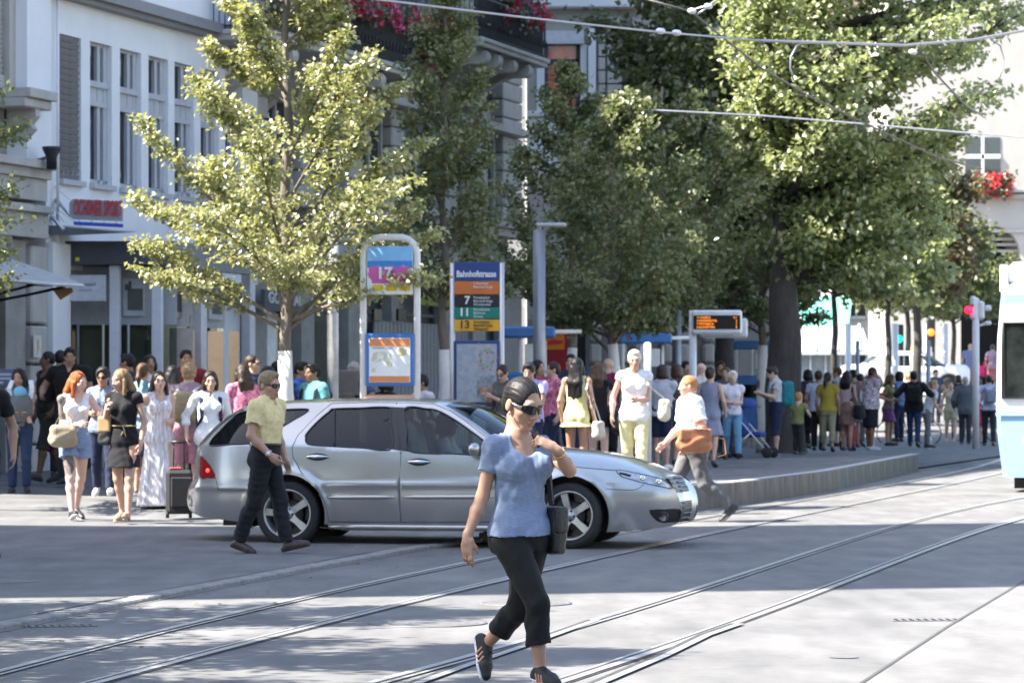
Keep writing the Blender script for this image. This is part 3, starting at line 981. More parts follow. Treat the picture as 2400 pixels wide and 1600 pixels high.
def make_shoe(J, sd, h, kind='shoe'):
    a, d, u = J['ank' + sd], J['fd' + sd], J['fu' + sd]
    s = J['H'] / 1.7
    c = a + d * .06
    S = SDF(c - .24, c + .24, h)
    add_foot(S, J, sd, .006 if kind != 'sandal' else -.001, 0.015, top=kind != 'pump')
    if kind == 'boot': S.cone(a, .043 * s, a + u * .05, .042 * s, .015, flat=True)
    if kind != 'boot': S.clip(a + u * (.012 if kind == 'shoe' else -.02), u - d * .35)
    S.clip(a - u * .070 * s, -u)
    up = S.skin()
    S2 = SDF(c - .24, c + .24, h)
    add_foot(S2, J, sd, .011, 0.02, top=False)
    S2.clip(a - u * .056 * s, u)
    S2.clip(a - u * .076 * s, -u)
    return up, S2.skin()

def glasses(J, root, wrap=False, clear=False, up=False):
    """A curved band of two lenses with side arms, worn on the nose or pushed up on the hair."""
    hs = J['hs']
    zc = .006 if not up else .092
    fwd = 0.0 if not up else .058
    B = MB()
    n = 9
    def P(a, z):
        x = math.sin(a) * (.082 if wrap else .077); y = -math.cos(a) * (.1085 if wrap else .106) + fwd
        return Vector(to_head(J, (x, y, z)))
    for sg in (-1, 1):
        rows = []
        for i in range(n):
            u = i / (n - 1); a = sg * (.12 + u * (.78 if wrap else .62))
            hh = (.0225 if wrap else .0195) * (math.sin(PI * (0.16 + .74 * u)) ** .5)
            if wrap: hh *= 1 - .25 * u
            rows.append((P(a, zc + hh * .9), P(a, zc - hh * 1.05)))
        for i in range(n - 1):
            q = [rows[i][0], rows[i + 1][0], rows[i + 1][1], rows[i][1]]
            if sg < 0: q = q[::-1]
            B.quad(*q, mi=0)
        B.tube([r_[0] for r_ in rows] + [r_[1] for r_ in rows[::-1]], .0022 if not wrap else .003, 6, 1, closed=True)
        a0 = sg * (.90 if wrap else .74)
        tip = Vector(to_head(J, (sg * .079, .012 + fwd, zc + .004)))
        B.tube([P(a0, zc), Vector(to_head(J, (sg * .079, -.03 + fwd, zc + .003))), tip], [.0085 if wrap else .004, .006 if wrap else .003, .003], 6, 2 if wrap else 1)
    B.tube([P(-.14, zc + .006), P(0, zc + .009), P(.14, zc + .006)], .003, 6, 1)
    me = B.mesh('sunglasses', [LENS if not clear else glass_mat('spectacle glass', see=0.8), FRAME_BLACK, STEEL])
    return link('sunglasses' if not clear else 'spectacles', me, root)

_N = [0]
def person(label, px, Y, z=0.0, H=1.7, skin="light", hair=("short", "dark"), parts=(), h=None, detail=True, J=None, group=None, sun=None, bs=1.0, feet='shoe', footcol=(0.03, 0.03, 0.035), sole=None, loc=None, curl=35, tattoo=(), **pose):
    """One person: an Empty at the feet with a continuous body mesh, hair, each garment and each shoe as its children."""
    _N[0] += 1
    seed = _N[0] * 17
    h = h or min(max(0.00029 * Y, 0.0055), 0.019)
    if J is None: J = skeleton(H=H, **pose)
    loc = loc or ((px - 1200) * Y / FPX, Y, z)
    root = thing('person', label, 'person', loc, 0, group)
    sk = skin if not isinstance(skin, str) else SKINS[skin]
    sm = skin_mat(*sk)
    hc = HAIRS[hair[1]]
    hm = hair_mat(*hc, smooth=hair[0] in ('pulled', 'bun'))
    V, Q = make_body(J, h, face=detail and h < .0125, bs=bs)
    lip = C(sk[0] * .82, sk[1] * .60, sk[2] * .58, 0.4, var=0)
    ids = face_ids(J, V, Q, h) if h < .0165 else np.zeros(len(Q), int)
    if sun is not None and not sun.get('up') and not sun.get('clear'): ids[(ids >= 2) & (ids <= 5)] = 0
    bm_ = [sm, lip, C(*[c * .45 + .010 + k_ * .22 for c, k_ in zip(hc, sk)], 0.7, var=0), EYE_W, EYE_I, C(*[c * .22 + .02 for c in sk], .4, var=0)]
    if tattoo:
        bm_.append(C(.16, .13, .12, .6, var=.7, vs=38)); cc = V[Q].mean(1)
        for jt, off, rr in tattoo: ids[np.linalg.norm((cc - J[jt] - np.array(off)) * np.array([1, 1, .6]), axis=1) < rr] = 6
    me = np_mesh('body', V, Q, bm_, ids)
    link('body', me, root)
    if hair[0] != 'bald':
        V, Q = make_hair(J, hair[0], max(h * .9, .005), seed)
        if len(Q): link('hair', np_mesh('hair', V, Q, hm), root)
    for name, kind, mt, kw in parts:
        kw = dict(kw)
        hh = h
        if kind == 'top': V, Q = top_garment(J, hh, seed=seed + 1, bs=bs, **kw)
        elif kind == 'bottom': V, Q = bottom_garment(J, hh, seed=seed + 2, **kw)
        elif kind == 'skirt': V, Q = skirt_garment(J, hh, seed=seed + 3, bs=bs, **kw)
        link(name, np_mesh(name, V, Q, mt), root)
    if feet:
        for sd in 'LR':
            (V, Q), (V2, Q2) = make_shoe(J, sd, min(h, .012), feet)
            fc = footcol if not hasattr(footcol, 'name') else None
            o = link('shoe', np_mesh('shoe', V, Q, C(*fc, 0.5, var=.1) if fc else footcol), root)
            if len(Q2): link('sole', np_mesh('sole', V2, Q2, C(*(sole or (0.04, 0.035, 0.03)), 0.7)), o)
    if sun is not None: glasses(J, root, **sun)
    return root, J

def wpos(root, p):
    return Vector(root.location) + Vector(p)

def strap(B, pts, w=0.03, th=0.006, mi=1):
    """A flat band along pts."""
    pts = [Vector(p) for p in pts]
    for a, b in zip(pts[:-1], pts[1:]):
        t = (b - a)
        L_ = t.length
        if L_ < 1e-4: continue
        t.normalize()
        q = t.to_track_quat('Z', 'Y').to_matrix()
        B.box((a + b) / 2, (w, th, L_ * 1.02), mi=mi, M=q)
    return B

def soft_bag(name, label, cat, c, half, mat, rz=0.0, r=0.05, h=0.010, sag=0.0, flap=None, straps=(), smat=None, seed=2, group=None, wr=.006, patch=None):
    """A soft bag: rounded sagging body with optional flap and strap; its own thing."""
    root = thing(name, label, cat, c, rz, group)
    hf = np.asarray(half, float)
    S = SDF(-hf - .05, hf + .05, h)
    S.rbox((0, 0, 0), hf * np.array([1, 1, .9]), min(r, hf.min() * .95))
    if sag: S.ell((0, 0, -hf[2] * .35), hf * np.array([1.06, 1.15, .75]), .04)
    if wr: S.noise(wr, .12, seed)
    V, Q = S.skin()
    link('bag_body', np_mesh('bag_body', V, Q, mat), root)
    if flap:
        S = SDF(-hf - .05, hf + .05, h)
        S.rbox((0, -hf[1] * .25, hf[2] * .45), hf * np.array([.96, .85, .52]), .02)
        V, Q = S.skin(); link('flap', np_mesh('flap', V, Q, flap), root)
    if patch:
        S = SDF(-hf - .05, hf + .05, h)
        S.rbox((0, -hf[1] * .85, -hf[2] * .35), hf * np.array([.7, .35, .4]), .02)
        V, Q = S.skin(); link('pocket', np_mesh('pocket', V, Q, patch), root)
    inv = Matrix.Rotation(-rz, 3, 'Z')
    for pts, w in straps:
        B = MB(); strap(B, [inv @ (Vector(p) - Vector(c)) for p in pts], w, mi=0)
        B.build('strap', smat or mat, root)
    return root

def leaf_mesh(P, D, Nn, L_, W, tone, mat, name='foliage'):
    """One folded rhomb per leaf."""
    n = len(P)
    D = D / (np.linalg.norm(D, axis=1)[:, None] + 1e-9)
    Nn = Nn - D * (Nn * D).sum(1)[:, None]; Nn /= (np.linalg.norm(Nn, axis=1)[:, None] + 1e-9)
    S = np.cross(D, Nn)
    L_ = L_[:, None]; W = W[:, None]
    a = P; b = P + D * L_ * .45 + S * W * .5 + Nn * W * .13; c = P + D * L_ - Nn * L_ * .10; d = P + D * L_ * .45 - S * W * .5 + Nn * W * .13
    V = np.stack([a, b, c, d], 1).reshape(-1, 3)
    i = np.arange(n)[:, None] * 4
    F = np.concatenate([i + [0, 1, 2], i + [0, 2, 3]], 1).reshape(-1, 3)
    me = np_mesh(name, V, F, mat, smooth=False)
    at_ = me.attributes.new('tone', 'FLOAT', 'POINT')
    at_.data.foreach_set('value', np.repeat(np.clip(tone, 0, 1), 4).astype(np.float32))
    return me

# ------------------------------------------------------------------ ground, kerbs, rails, platform
def asphalt(name, c1, c2, speck=.5, patch=1.0):
    m, nt, out = _tree(name)
    N, L = nt.nodes, nt.links
    p = N.new('ShaderNodeBsdfPrincipled'); p.inputs['Roughness'].default_value = .72; p.inputs['Specular IOR Level'].default_value = .35
    tc = N.new('ShaderNodeTexCoord')
    def noise(sc, det=4, st=(1, 1, 1), rot=0.0):
        mp = N.new('ShaderNodeMapping'); mp.inputs['Scale'].default_value = st; mp.inputs['Rotation'].default_value = (0, 0, rot)
        L.new(tc.outputs['Object'], mp.inputs[0])
        n = N.new('ShaderNodeTexNoise'); n.inputs['Scale'].default_value = sc; n.inputs['Detail'].default_value = det
        L.new(mp.outputs[0], n.inputs['Vector']); return n
    big = noise(.55 * patch, 6); mid = noise(3.2, 5, (1, .25, 1), R(-15)); fine = noise(160, 2)
    r1 = N.new('ShaderNodeValToRGB'); r1.color_ramp.elements[0].position = .35; r1.color_ramp.elements[1].position = .68
    r1.color_ramp.elements[0].color = (*c1, 1); r1.color_ramp.elements[1].color = (*c2, 1)
    L.new(big.outputs['Fac'], r1.inputs[0])
    def mul(a, src, lo, hi, p0=.3, p1=.7):
        r = N.new('ShaderNodeValToRGB'); r.color_ramp.elements[0].color = (lo, lo, lo, 1); r.color_ramp.elements[1].color = (hi, hi, hi, 1)
        r.color_ramp.elements[0].position = p0; r.color_ramp.elements[1].position = p1
        L.new(src.outputs['Fac'], r.inputs[0])
        x = N.new('ShaderNodeMixRGB'); x.blend_type = 'MULTIPLY'; x.inputs[0].default_value = 1
        L.new(a, x.inputs[1]); L.new(r.outputs[0], x.inputs[2]); return x.outputs[0]
    c = mul(r1.outputs[0], mid, .76, 1.10)
    c = mul(c, noise(7.5, 3), .90, 1.04)
    c = mul(c, fine, 1 - .35 * speck, 1 + .3 * speck)
    # thin cracks and dark sealing
    vo = N.new('ShaderNodeTexVoronoi'); vo.feature = 'DISTANCE_TO_EDGE'; vo.inputs['Scale'].default_value = .33
    wn_ = noise(1.6, 4); ad = N.new('ShaderNodeMixRGB'); ad.blend_type = 'ADD'; ad.inputs[0].default_value = .35
    L.new(tc.outputs['Object'], ad.inputs[1]); L.new(wn_.outputs['Color'], ad.inputs[2]); L.new(ad.outputs[0], vo.inputs['Vector'])
    r = N.new('ShaderNodeValToRGB'); r.color_ramp.elements[0].color = (.88, .88, .88, 1); r.color_ramp.elements[1].color = (1, 1, 1, 1); r.color_ramp.elements[1].position = .008
    L.new(vo.outputs['Distance'], r.inputs[0])
    x = N.new('ShaderNodeMixRGB'); x.blend_type = 'MULTIPLY'; x.inputs[0].default_value = 1; L.new(c, x.inputs[1]); L.new(r.outputs[0], x.inputs[2])
    L.new(x.outputs[0], p.inputs['Base Color'])
    b = N.new('ShaderNodeBump'); b.inputs['Strength'].default_value = .35; b.inputs['Distance'].default_value = .006
    L.new(fine.outputs['Fac'], b.inputs['Height']); L.new(b.outputs[0], p.inputs['Normal'])
    L.new(p.outputs[0], out.inputs[0])
    return m

ASPH = asphalt('road asphalt', (.128, .126, .123), (.178, .174, .168))
WALK = asphalt('pavement asphalt', (.122, .122, .122), (.168, .166, .162), patch=1.6)
PLAT = asphalt('platform asphalt', (.125, .126, .130), (.17, .17, .172), patch=2)
GRANITE = pmat('granite kerb', (.18, .175, .167), .7, var=.22, vs=9, bump=.4, bs=70, col2=(.215, .208, .198))
KERBDIRTY = pmat('stained concrete', (.125, .115, .103), .85, var=.45, vs=3.5, bump=.6, bs=40, stretch=(4, 4, .35), col2=(.17, .16, .145))
RAILSTEEL = pmat('rail steel', (.50, .495, .49), .30, metal=.55, var=.15, vs=3)
GROOVE = pmat('rail groove', (.045, .042, .040), .8, var=.3, vs=5)
SEAM = pmat('bitumen seam', (.06, .058, .056), .75, var=.3, vs=6)
CASTIRON = pmat('cast iron', (.135, .132, .128), .6, metal=.15, var=.2, vs=14)

def sheet(name, pts, z, mat, kind='structure', parent=None):
    me = bpy.data.meshes.new(name); me.from_pydata([(p[0], p[1], z) for p in pts], [], [list(range(len(pts)))])
    me.materials.append(mat); me.update()
    return props(link(name, me, parent), kind=kind)

sheet('ground', [(-400, -300), (400, -300), (400, 900), (-400, 900)], 0.0, ASPH)
TH = R(16.0)
DV = Vector((math.sin(TH), math.cos(TH), 0)); NV = Vector((math.cos(TH), -math.sin(TH), 0))
WALKZ, PLATZ = 0.03, 0.30
KERB = [gnd(-700, 1640), gnd(-300, 1542), gnd(0, 1479), gnd(220, 1435), gnd(442, 1391), gnd(640, 1354), gnd(800, 1323), gnd(960, 1293), gnd(1160, 1265), gnd(1340, 1240), gnd(1480, 1218), gnd(1617, 1196), gnd(1753, 1179.5), gnd(1940, 1151), gnd(2060, 1124), gnd(2160, 1101)]
KERB = [Vector(p) for p in KERB]
tail_ = [KERB[-1] + DV * 3, KERB[-1] + DV * 90]
# pavement sheet, stepped up from the road by its kerb stones
KXY = np.array([(q.x, q.y) for q in KERB] + [((KERB[-1] + DV * 120).x, (KERB[-1] + DV * 120).y)])
def pav_z(x, y):
    """Height of the pavement: it climbs gently away from the kerb."""
    best = 1e9; p = np.array([x, y])
    for a, b in zip(KXY[:-1], KXY[1:]):
        v = b - a; t = min(max((p - a) @ v / (v @ v), 0), 1); best = min(best, np.linalg.norm(p - a - v * t))
    d = max(best - .17, 0)
    return WALKZ + .0021 * min(d, 9.5) ** 2
ed = KERB[:13] + [KERB[-1] + DV * 1.2, KERB[-1] + DV * 120]
vs, fs = [], []
ds = [.17, 1.2, 2.4, 3.6, 5, 6.5, 8, 9.7, 14, 45]
for q in ed:
    for d in ds:
        dd = max(d - .17, 0)
        vs.append((q.x - d * NV.x, q.y - d * NV.y, WALKZ + .0021 * min(dd, 9.5) ** 2))
m_ = len(ds)
for i in range(len(ed) - 1):
    for j in range(m_ - 1): fs.append((i * m_ + j, (i + 1) * m_ + j, (i + 1) * m_ + j + 1, i * m_ + j + 1))
me = bpy.data.meshes.new('pavement'); me.from_pydata(vs, [], fs); me.materials.append(WALK)
me.polygons.foreach_set('use_smooth', [True] * len(fs)); me.update()
pav = props(link('pavement', me), kind='structure')
def resample(P, step):
    out = [P[0].copy()]; acc = 0
    for a, b in zip(P[:-1], P[1:]):
        L_ = (b - a).length; t = step - acc
        while t <= L_:
            out.append(a + (b - a) * (t / L_)); t += step
        acc = (acc + L_) % step
    return out
def stones(P, step, wid, z0, z1, mat, parent, name='kerb_stone', gap=.012):
    rs = resample(P, step); cache = {}
    for a, b in zip(rs[:-1], rs[1:]):
        d = b - a; L_ = d.length
        if name not in cache:
            B = MB(); B.box((0, 0, (z0 + z1) / 2), (step - gap, wid, z1 - z0), bev=.010); cache[name] = B.mesh(name, mat)
        n = Vector((-d.y, d.x, 0)).normalized()
        o = link(name, cache[name], parent, (a + b) / 2 + n * wid / 2, (0, 0, math.atan2(d.y, d.x)))
        o.location.z = RNG.uniform(-.003, .003)
stones(KERB[:9], 1.0, .17, -.10, WALKZ + .004, GRANITE, pav)
# platform with its concrete face stones
PE = KERB[10:]
pin = [p - NV * .22 for p in PE]
back = [p - NV * 6.2 for p in PE]
me = bpy.data.meshes.new('platform')
n = len(pin); vs = []
for i, (a, b) in enumerate(zip(pin, back)):
    z = PLATZ
    vs += [(a.x, a.y, z), (b.x, b.y, z)]
fs = [(2 * i, 2 * i + 2, 2 * i + 3, 2 * i + 1) for i in range(n - 1)]
r0 = len(vs); rp = [pin[0] - DV * 3.4, back[0] - DV * 3.4]
vs += [(rp[0].x, rp[0].y, WALKZ + .004), (rp[1].x, rp[1].y, WALKZ + .004)]
fs.append((r0, 0, 1, r0 + 1))
e0 = len(vs); vs += [(pin[-1].x, pin[-1].y, -.05), (back[-1].x, back[-1].y, -.05)]
fs.append((2 * n - 2, e0, e0 + 1, 2 * n - 1))
b0 = len(vs); vs += [(b.x, b.y, -.05) for b in back]
fs += [(2 * i + 1, 2 * i + 3, b0 + i + 1, b0 + i) for i in range(n - 1)]
me.from_pydata(vs, [], fs); me.materials.append(PLAT); me.update()
platform = props(link('platform', me), kind='structure')
stones(PE, 1.0, .22, -.10, PLATZ + .004, KERBDIRTY, platform, 'platform_stone')
# pale top edging of the platform
B = MB()
for a, b in zip(PE[:-1], PE[1:]):
    d = (b - a); nn = Vector((-d.y, d.x, 0)).normalized()
    B.quad(*[(p.x, p.y, PLATZ + .0105) for p in (a + nn * .02, b + nn * .02, b + nn * .20, a + nn * .20)])
B.build('edge_strip', pmat('pale edging', (.42, .43, .44), .7, var=.1), platform)
# kerb ramp between the low kerb and the platform
a, b = KERB[8], KERB[10]
stones([a, (a + b) / 2 * 1.0, b], 1.0, .18, -.10, WALKZ + .05, GRANITE, pav)
# seam behind the kerb
def strip(name, P, w0, w1, z, mat, parent=None, kind='structure', step=.6):
    P = [Vector(p) for p in P]
    vs, fs = [], []
    for i, p in enumerate(P):
        d = (P[min(i + 1, len(P) - 1)] - P[max(i - 1, 0)]); n_ = Vector((-d.y, d.x, 0)).normalized()
        for w in (w0, w1): q = p + n_ * w; vs.append((q.x, q.y, z))
    fs = [(2 * i + 1, 2 * i, 2 * i + 2, 2 * i + 3) for i in range(len(P) - 1)]
    me = bpy.data.meshes.new(name); me.from_pydata(vs, [], fs); me.materials.append(mat); me.update()
    return props(link(name, me, parent), kind=kind if parent is None else None)
strip('seam', KERB[:10], .172, .20, WALKZ + .004, SEAM, pav)
strip('gutter_line', KERB[:10], -.03, -.004, .004, pmat('pale gutter', (.24, .235, .225), .7), None)

def rail(P, flip=1, lip=True):
    g = [gnd(*p) for p in P]
    first, last = g[0] - g[1], g[-1] - g[-2]
    xs = [p.y for p in g]; co = np.polyfit(xs, [p.x for p in g], 3); sx = lambda y: np.polyval(co, y)
    first = Vector((float(sx(xs[0]) - sx(xs[0] + 1)), -1, 0)); last = Vector((float(sx(xs[-1]) - sx(xs[-1] - 1)), 1, 0))
    ys = np.linspace(xs[0], xs[-1], 60)
    pts = [Vector((float(sx(y)), y, 0)) for y in ys]
    pts = [pts[0] + first.normalized() * 6] + pts + [pts[-1] + last.normalized() * 25, pts[-1] + (last.normalized() * 2 + DV * 1.5).normalized() * 70]
    r = strip('tram_rail', pts, -.030, .030, .010, RAILSTEEL)
    strip('rail_groove', pts, .030 if flip > 0 else -.062, .062 if flip > 0 else -.030, .006, GROOVE, r)
    strip('rail_lip', pts, .062 if flip > 0 else -.090, .090 if flip > 0 else -.062, .009, RAILSTEEL, r)
    strip('rail_joint', pts, -.046 if flip > 0 else .030, -.030 if flip > 0 else .046, .005, SEAM, r)
rail([(0, 1569), (330, 1488), (558, 1444), (800, 1385), (966, 1341), (1167, 1304), (1400, 1256), (1600, 1220), (1906, 1171), (2240, 1104.6), (2331, 1082)], -1)
rail([(245, 1600), (510, 1517), (800, 1458), (1042, 1396), (1274, 1340), (1400, 1308), (1600, 1263), (1838, 1217), (2008, 1181), (2348, 1108)], 1)
rail([(856, 1600), (1106, 1537.6), (1228, 1507), (1400, 1454), (1612, 1384), (1818, 1320), (1940, 1278), (2110, 1229), (2246, 1196.5), (2400, 1164)], -1)
rail([(1380, 1575), (1498, 1539), (1591, 1511), (1730, 1465), (1800, 1437), (1931, 1378), (2086, 1320), (2263, 1261), (2400, 1213.5)], 1)
def switch_rail(P):
    g = [gnd(*p) for p in P]
    pts = [g[0] + (g[0] - g[1]).normalized() * 5] + g
    r = strip('switch_rail', pts, -.028, .028, .0125, RAILSTEEL)
    strip('rail_groove', pts, .028, .068, .0115, GROOVE, r)
switch_rail([(990, 1600), (1106, 1558), (1244, 1511), (1345, 1474), (1400, 1455)])
switch_rail([(1416, 1600), (1558, 1540), (1658, 1491), (1735, 1464)])
# pale concrete pavement on the right with its joint
rp = [gnd(1985, 1625), gnd(2216, 1473), gnd(2400, 1363), gnd(2700, 1210)]
props(sheet('concrete_pavement', [p for p in rp] + [(60, rp[-1].y), (60, rp[0].y)], .006, asphalt('pale concrete', (.148, .145, .140), (.188, .183, .176))), kind='structure')
strip('pavement_joint', rp, -.012, .012, .010, SEAM)

def manhole(px, py, r, label, z=0.0, square=False, rz=0.0):
    c = gnd(px, py, z)
    t = thing('manhole_cover' if not square else 'drain_grate', label, 'manhole' if not square else 'drain', (c.x, c.y, z), rz)
    B = MB()
    if not square:
        B.lathe([(r, .001), (r, .007), (r * .93, .007), (r * .92, .004), (r * .88, .004), (.001, .0045)], n=36); B.build('frame', CASTIRON, t)
        B = MB()
        for k in range(5):
            rr = r * (.16 + .15 * k)
            B.lathe([(rr, .0046), (rr + .018, .0085), (rr + .034, .0046)], n=32)
        B.build('tread_rings', CASTIRON, t)
    else:
        B.box((0, 0, .003), (r * 2, r * .75, .006)); B.build('frame', CASTIRON, t)
        B = MB()
        for k in range(9):
            for j in range(2): B.box((-r * .85 + k * r * .212, (j - .5) * r * .36, .0065), (r * .09, r * .22, .003))
        B.build('slots', FRAME_BLACK, t)['kind'] = 'stuff'
manhole(1232, 1414, .34, 'round manhole cover behind the legs of the woman in front')
manhole(1003, 1460, .40, 'round manhole cover on sunlit asphalt left of the switch rails')
manhole(160, 1281, .33, 'round manhole cover on the pavement below the red-haired woman', WALKZ + .002)
manhole(10, 1362, .30, 'round manhole cover cut by the left edge of the photo', WALKZ + .002)
manhole(2170, 1453, .24, 'slotted drain grate beside the pale pavement joint', square=True, rz=.05)
manhole(140, 1467, .24, 'slotted drain grate in the gutter by the kerb', square=True, rz=.25)
manhole(1978, 1540, .07, 'small dark valve cap set in the sunlit road', 0)

g_ = np.random.default_rng(77)
n_ = 90
P_ = np.array([[*(lambda q: (q.x + g_.normal(0, .5), q.y + g_.normal(0, .3)))(KERB[g_.integers(1, 9)] + (KERB[5] - KERB[4]) * g_.random()), .012] for _ in range(n_)])
fl_ = leaf_mesh(P_, g_.normal(size=(n_, 3)) * [1, 1, .1], np.tile([0, 0, 1.0], (n_, 1)), np.full(n_, .055), np.full(n_, .04), g_.random(n_), leaf_mat('dry leaf', (.16, .12, .05), (.34, .27, .12)), 'fallen_leaves')
props(link('fallen_leaves', fl_), 'scattered dry leaves along the low kerb', 'leaves', kind='stuff')

# the street climbs gently beyond the stop
vs = []
for y, z in ((97.5, -.06), (98, -.02), (108, .62), (118, 1.25), (230, 1.35)): vs += [(2, y, z), (60, y, z)]
me = bpy.data.meshes.new('far_street'); me.from_pydata(vs, [], [(2 * i, 2 * i + 1, 2 * i + 3, 2 * i + 2) for i in range(4)]); me.materials.append(ASPH); me.update()
props(link('far_street', me), kind='structure')
def far_z(y): return float(np.interp(y, [98, 118, 230], [-.02, 1.25, 1.35]))
# ------------------------------------------------------------------ buildings
OX, OY = -7.33, 56.0
def FP(u, w=0.0, z=0.0):
    """A point on the left-hand street front: u along the street, w out towards it."""
    return Vector((OX, OY, z)) + DV * u + NV * w
def fu(px, w=0.0):
    t = (px - 1200) / FPX
    x0, y0 = OX + NV.x * w, OY + NV.y * w
    return (t * y0 - x0) / (DV.x - t * DV.y)
def fz(px, py, w=0.0):
    return CAMH - (py - HOR) * (FP(fu(px, w), w).y) / FPX
RZ = -TH            # local x = out of the wall (w), local y = along the street (u)
WHITE_WALL = pmat('white render', (.74, .745, .75), .8, var=.05, vs=1.2, bump=.1, bs=60)
STONE = pmat('grey sandstone', (.30, .285, .26), .8, var=.16, vs=2.5, bump=.35, bs=30)
STONE_L = pmat('pale sandstone', (.42, .40, .365), .8, var=.12, vs=2.5, bump=.3, bs=30)
CREAM = pmat('cream render', (.45, .415, .37), .85, var=.06, vs=1.5)
DKGREY = pmat('dark fascia', (.055, .062, .078), .5, var=.08)
MIDGREY = pmat('grey fascia', (.22, .215, .22), .6, var=.08)
SLATGREY = pmat('shutter slat', (.19, .18, .175), .55, var=.1)
WINGLASS = glass_mat('window glass', (.02, .024, .028), .03, .30)
SHOPGLASS = glass_mat('shop glass', (.04, .036, .03), .02, .80, 1.5)
WARM = pmat('lit shop interior', (.42, .31, .20), .8, var=.3, vs=1.5, emit=(1, .66, .36), es=.05)
BEIGE = pmat('beige panel', (.50, .43, .36), .8, var=.1)
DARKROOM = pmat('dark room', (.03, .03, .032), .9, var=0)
IRON = pmat('wrought iron', (.016, .016, .018), .5, var=.2)

def block(B, u0, u1, w0, w1, z0, z1, mi=0, bev=0.0):
    """Box in building-front coordinates."""
    B.box((((w0 + w1) / 2), (u0 + u1) / 2, (z0 + z1) / 2), (abs(w1 - w0), abs(u1 - u0), abs(z1 - z0)), mi=mi, bev=bev); return B

def front(name, label, u0):
    return thing(name, label, 'building', FP(u0), RZ)

# --- white building with the tall windows
wb = front('white_building', 'white rendered building with tall narrow windows above the sports shop sign', 0)
uw = [(138, 190), (211, 262), (281, 331), (348, 394), (409, 455), (470, 513), (528, 568)]
uw = [(fu(a), fu(b)) for a, b in uw]
ZS, ZT = 4.97, 7.34
uL, uR = fu(108), fu(604)
B = MB()
edges_u = [uL] + [x for p in uw for x in p] + [uR]
for i in range(0, len(edges_u), 2): block(B, edges_u[i], edges_u[i + 1], -.35, 0, ZS, ZT)
block(B, uL, uR, -.35, 0, ZT, 18.5); block(B, uL, uR, -.35, 0, 3.5, ZS)
block(B, uL, uR, -11, -.36, 0, 18.5)
B.build('wall', WHITE_WALL, wb)
B = MB(); block(B, fu(50), uL - .005, -.3, .10, 5.2, 17.3); block(B, uL + .005, fu(150) , 0.004, .12, 0, 3.9); B.build('corner_pier', WHITE_WALL, wb)
B = MB(); block(B, uL - .3, uR, .0, .34, 7.98, 8.16); block(B, uL - .3, uR, .0, .22, 7.90, 7.98); B.build('cornice', MIDGREY, wb)
B = MB(); block(B, uL - .3, uR, -.02, .05, 8.16, 17.3); B.build('upper_wall', WHITE_WALL, wb)
B = MB(); B.tube([(.10, fu(122), 3.9), (.10, fu(122), 9)], .028, 8); B.build('downpipe', WHITE_WALL, wb)
WFR = pmat('grey window frame', (.43, .44, .46), .6, var=.06)
for i, (a, b) in enumerate(uw):
    B = MB(); block(B, a + .02, b - .02, -.195, -.15, ZS, ZT)
    if i == 0:
        w = B.build('window', DARKROOM, wb)
        n = 22; me = None
        for k in range(n):
            if me is None:
                B = MB(); B.box((0, 0, 0), (.03, b - a - .05, (ZT - ZS) / n * .92), M=Matrix.Rotation(R(24), 3, 'Y'), bev=.004); me = B.mesh('shutter_slat', SLATGREY)
            link('shutter_slat', me, w, (-.05, (a + b) / 2, ZS + (k + .5) * (ZT - ZS) / n))
    else:
        w = B.build('window', WINGLASS, wb)
        B = MB()
        for (z0, z1, d) in ((ZS, ZS + .08, .06), (6.28, 6.36, .08), (6.60, 6.70, .10), (6.36, 6.60, .05), (ZT - .05, ZT, .05)): block(B, a + .005, b - .005, -.15, -.15 + d, z0, z1)
        for (p, q) in ((a + .005, a + .09), (b - .42, b - .30), (b - .16, b - .005)): block(B, p, q, -.15, -.09, ZS, ZT)
        B.build('frame', WFR, w)
        B = MB(); block(B, a + .09, b - .42, -.14, -.12, 6.42, 6.47); block(B, a + .09, b - .42, -.14, -.12, 6.5, 6.55); B.build('blind_box', SLATGREY, w)
    B = MB(); block(B, a - .03, b + .03, -.15, .09, ZS - .09, ZS - .002); B.build('sill', WFR, w)
    B = MB()
    for k in range(5): B.tube([(.03, a + .1 + k * (b - a - .2) / 4, ZS - .01), (.05, a + .1 + k * (b - a - .2) / 4, ZS + .16)], .004, 4)
    B.build('bird_spikes', STEEL, w)['kind'] = 'stuff'
# shop pavilion in front of its ground floor: dark fascia to the camera, grey fascia along the street
A1 = at(153, 590, 56.0); A2 = at(404, 590, 56.0)
sp_ = thing('shop_pavilion', 'ground floor shop with white columns under a dark grey fascia', 'shop', (A1.x, 56.0, 0))
wf = A2.x - A1.x
zf0, zf1 = 3.57, 3.96
dl = Matrix.Rotation(-TH, 3, 'Z')
B = MB(); B.box((wf / 2 - .05, .10, (zf0 + zf1) / 2), (wf + .1, .2, zf1 - zf0), bev=.01); B.build('fascia', DKGREY, sp_)
L2 = 4.05
B = MB(); c = Vector((wf, .0, 0)) + Vector((DV.x, DV.y, 0)) * (L2 / 2) - NV * .1
B.box((c.x, c.y + .05, (zf0 + zf1) / 2 - .02), (.2, L2, zf1 - zf0 + .04), rz=-TH); B.build('side_fascia', MIDGREY, sp_)
B = MB(); B.prism([(0, .2, zf0 + .10), (wf - .1, .2, zf0 + .10), (wf - .1 + DV.x * L2, DV.y * L2, zf0 + .10), (DV.x * L2 - .5, DV.y * L2, zf0 + .10)], (0, 0, .12)); B.build('soffit', MIDGREY, sp_)
B = MB(); B.box((.35, .12, 1.95), (.06, .04, .09)) ; 
B = MB(); B.box((.20, -.012, 3.66), (.065, .02, .06)); B.build('yellow_sticker', C(.75, .72, .02, .6), sp_)
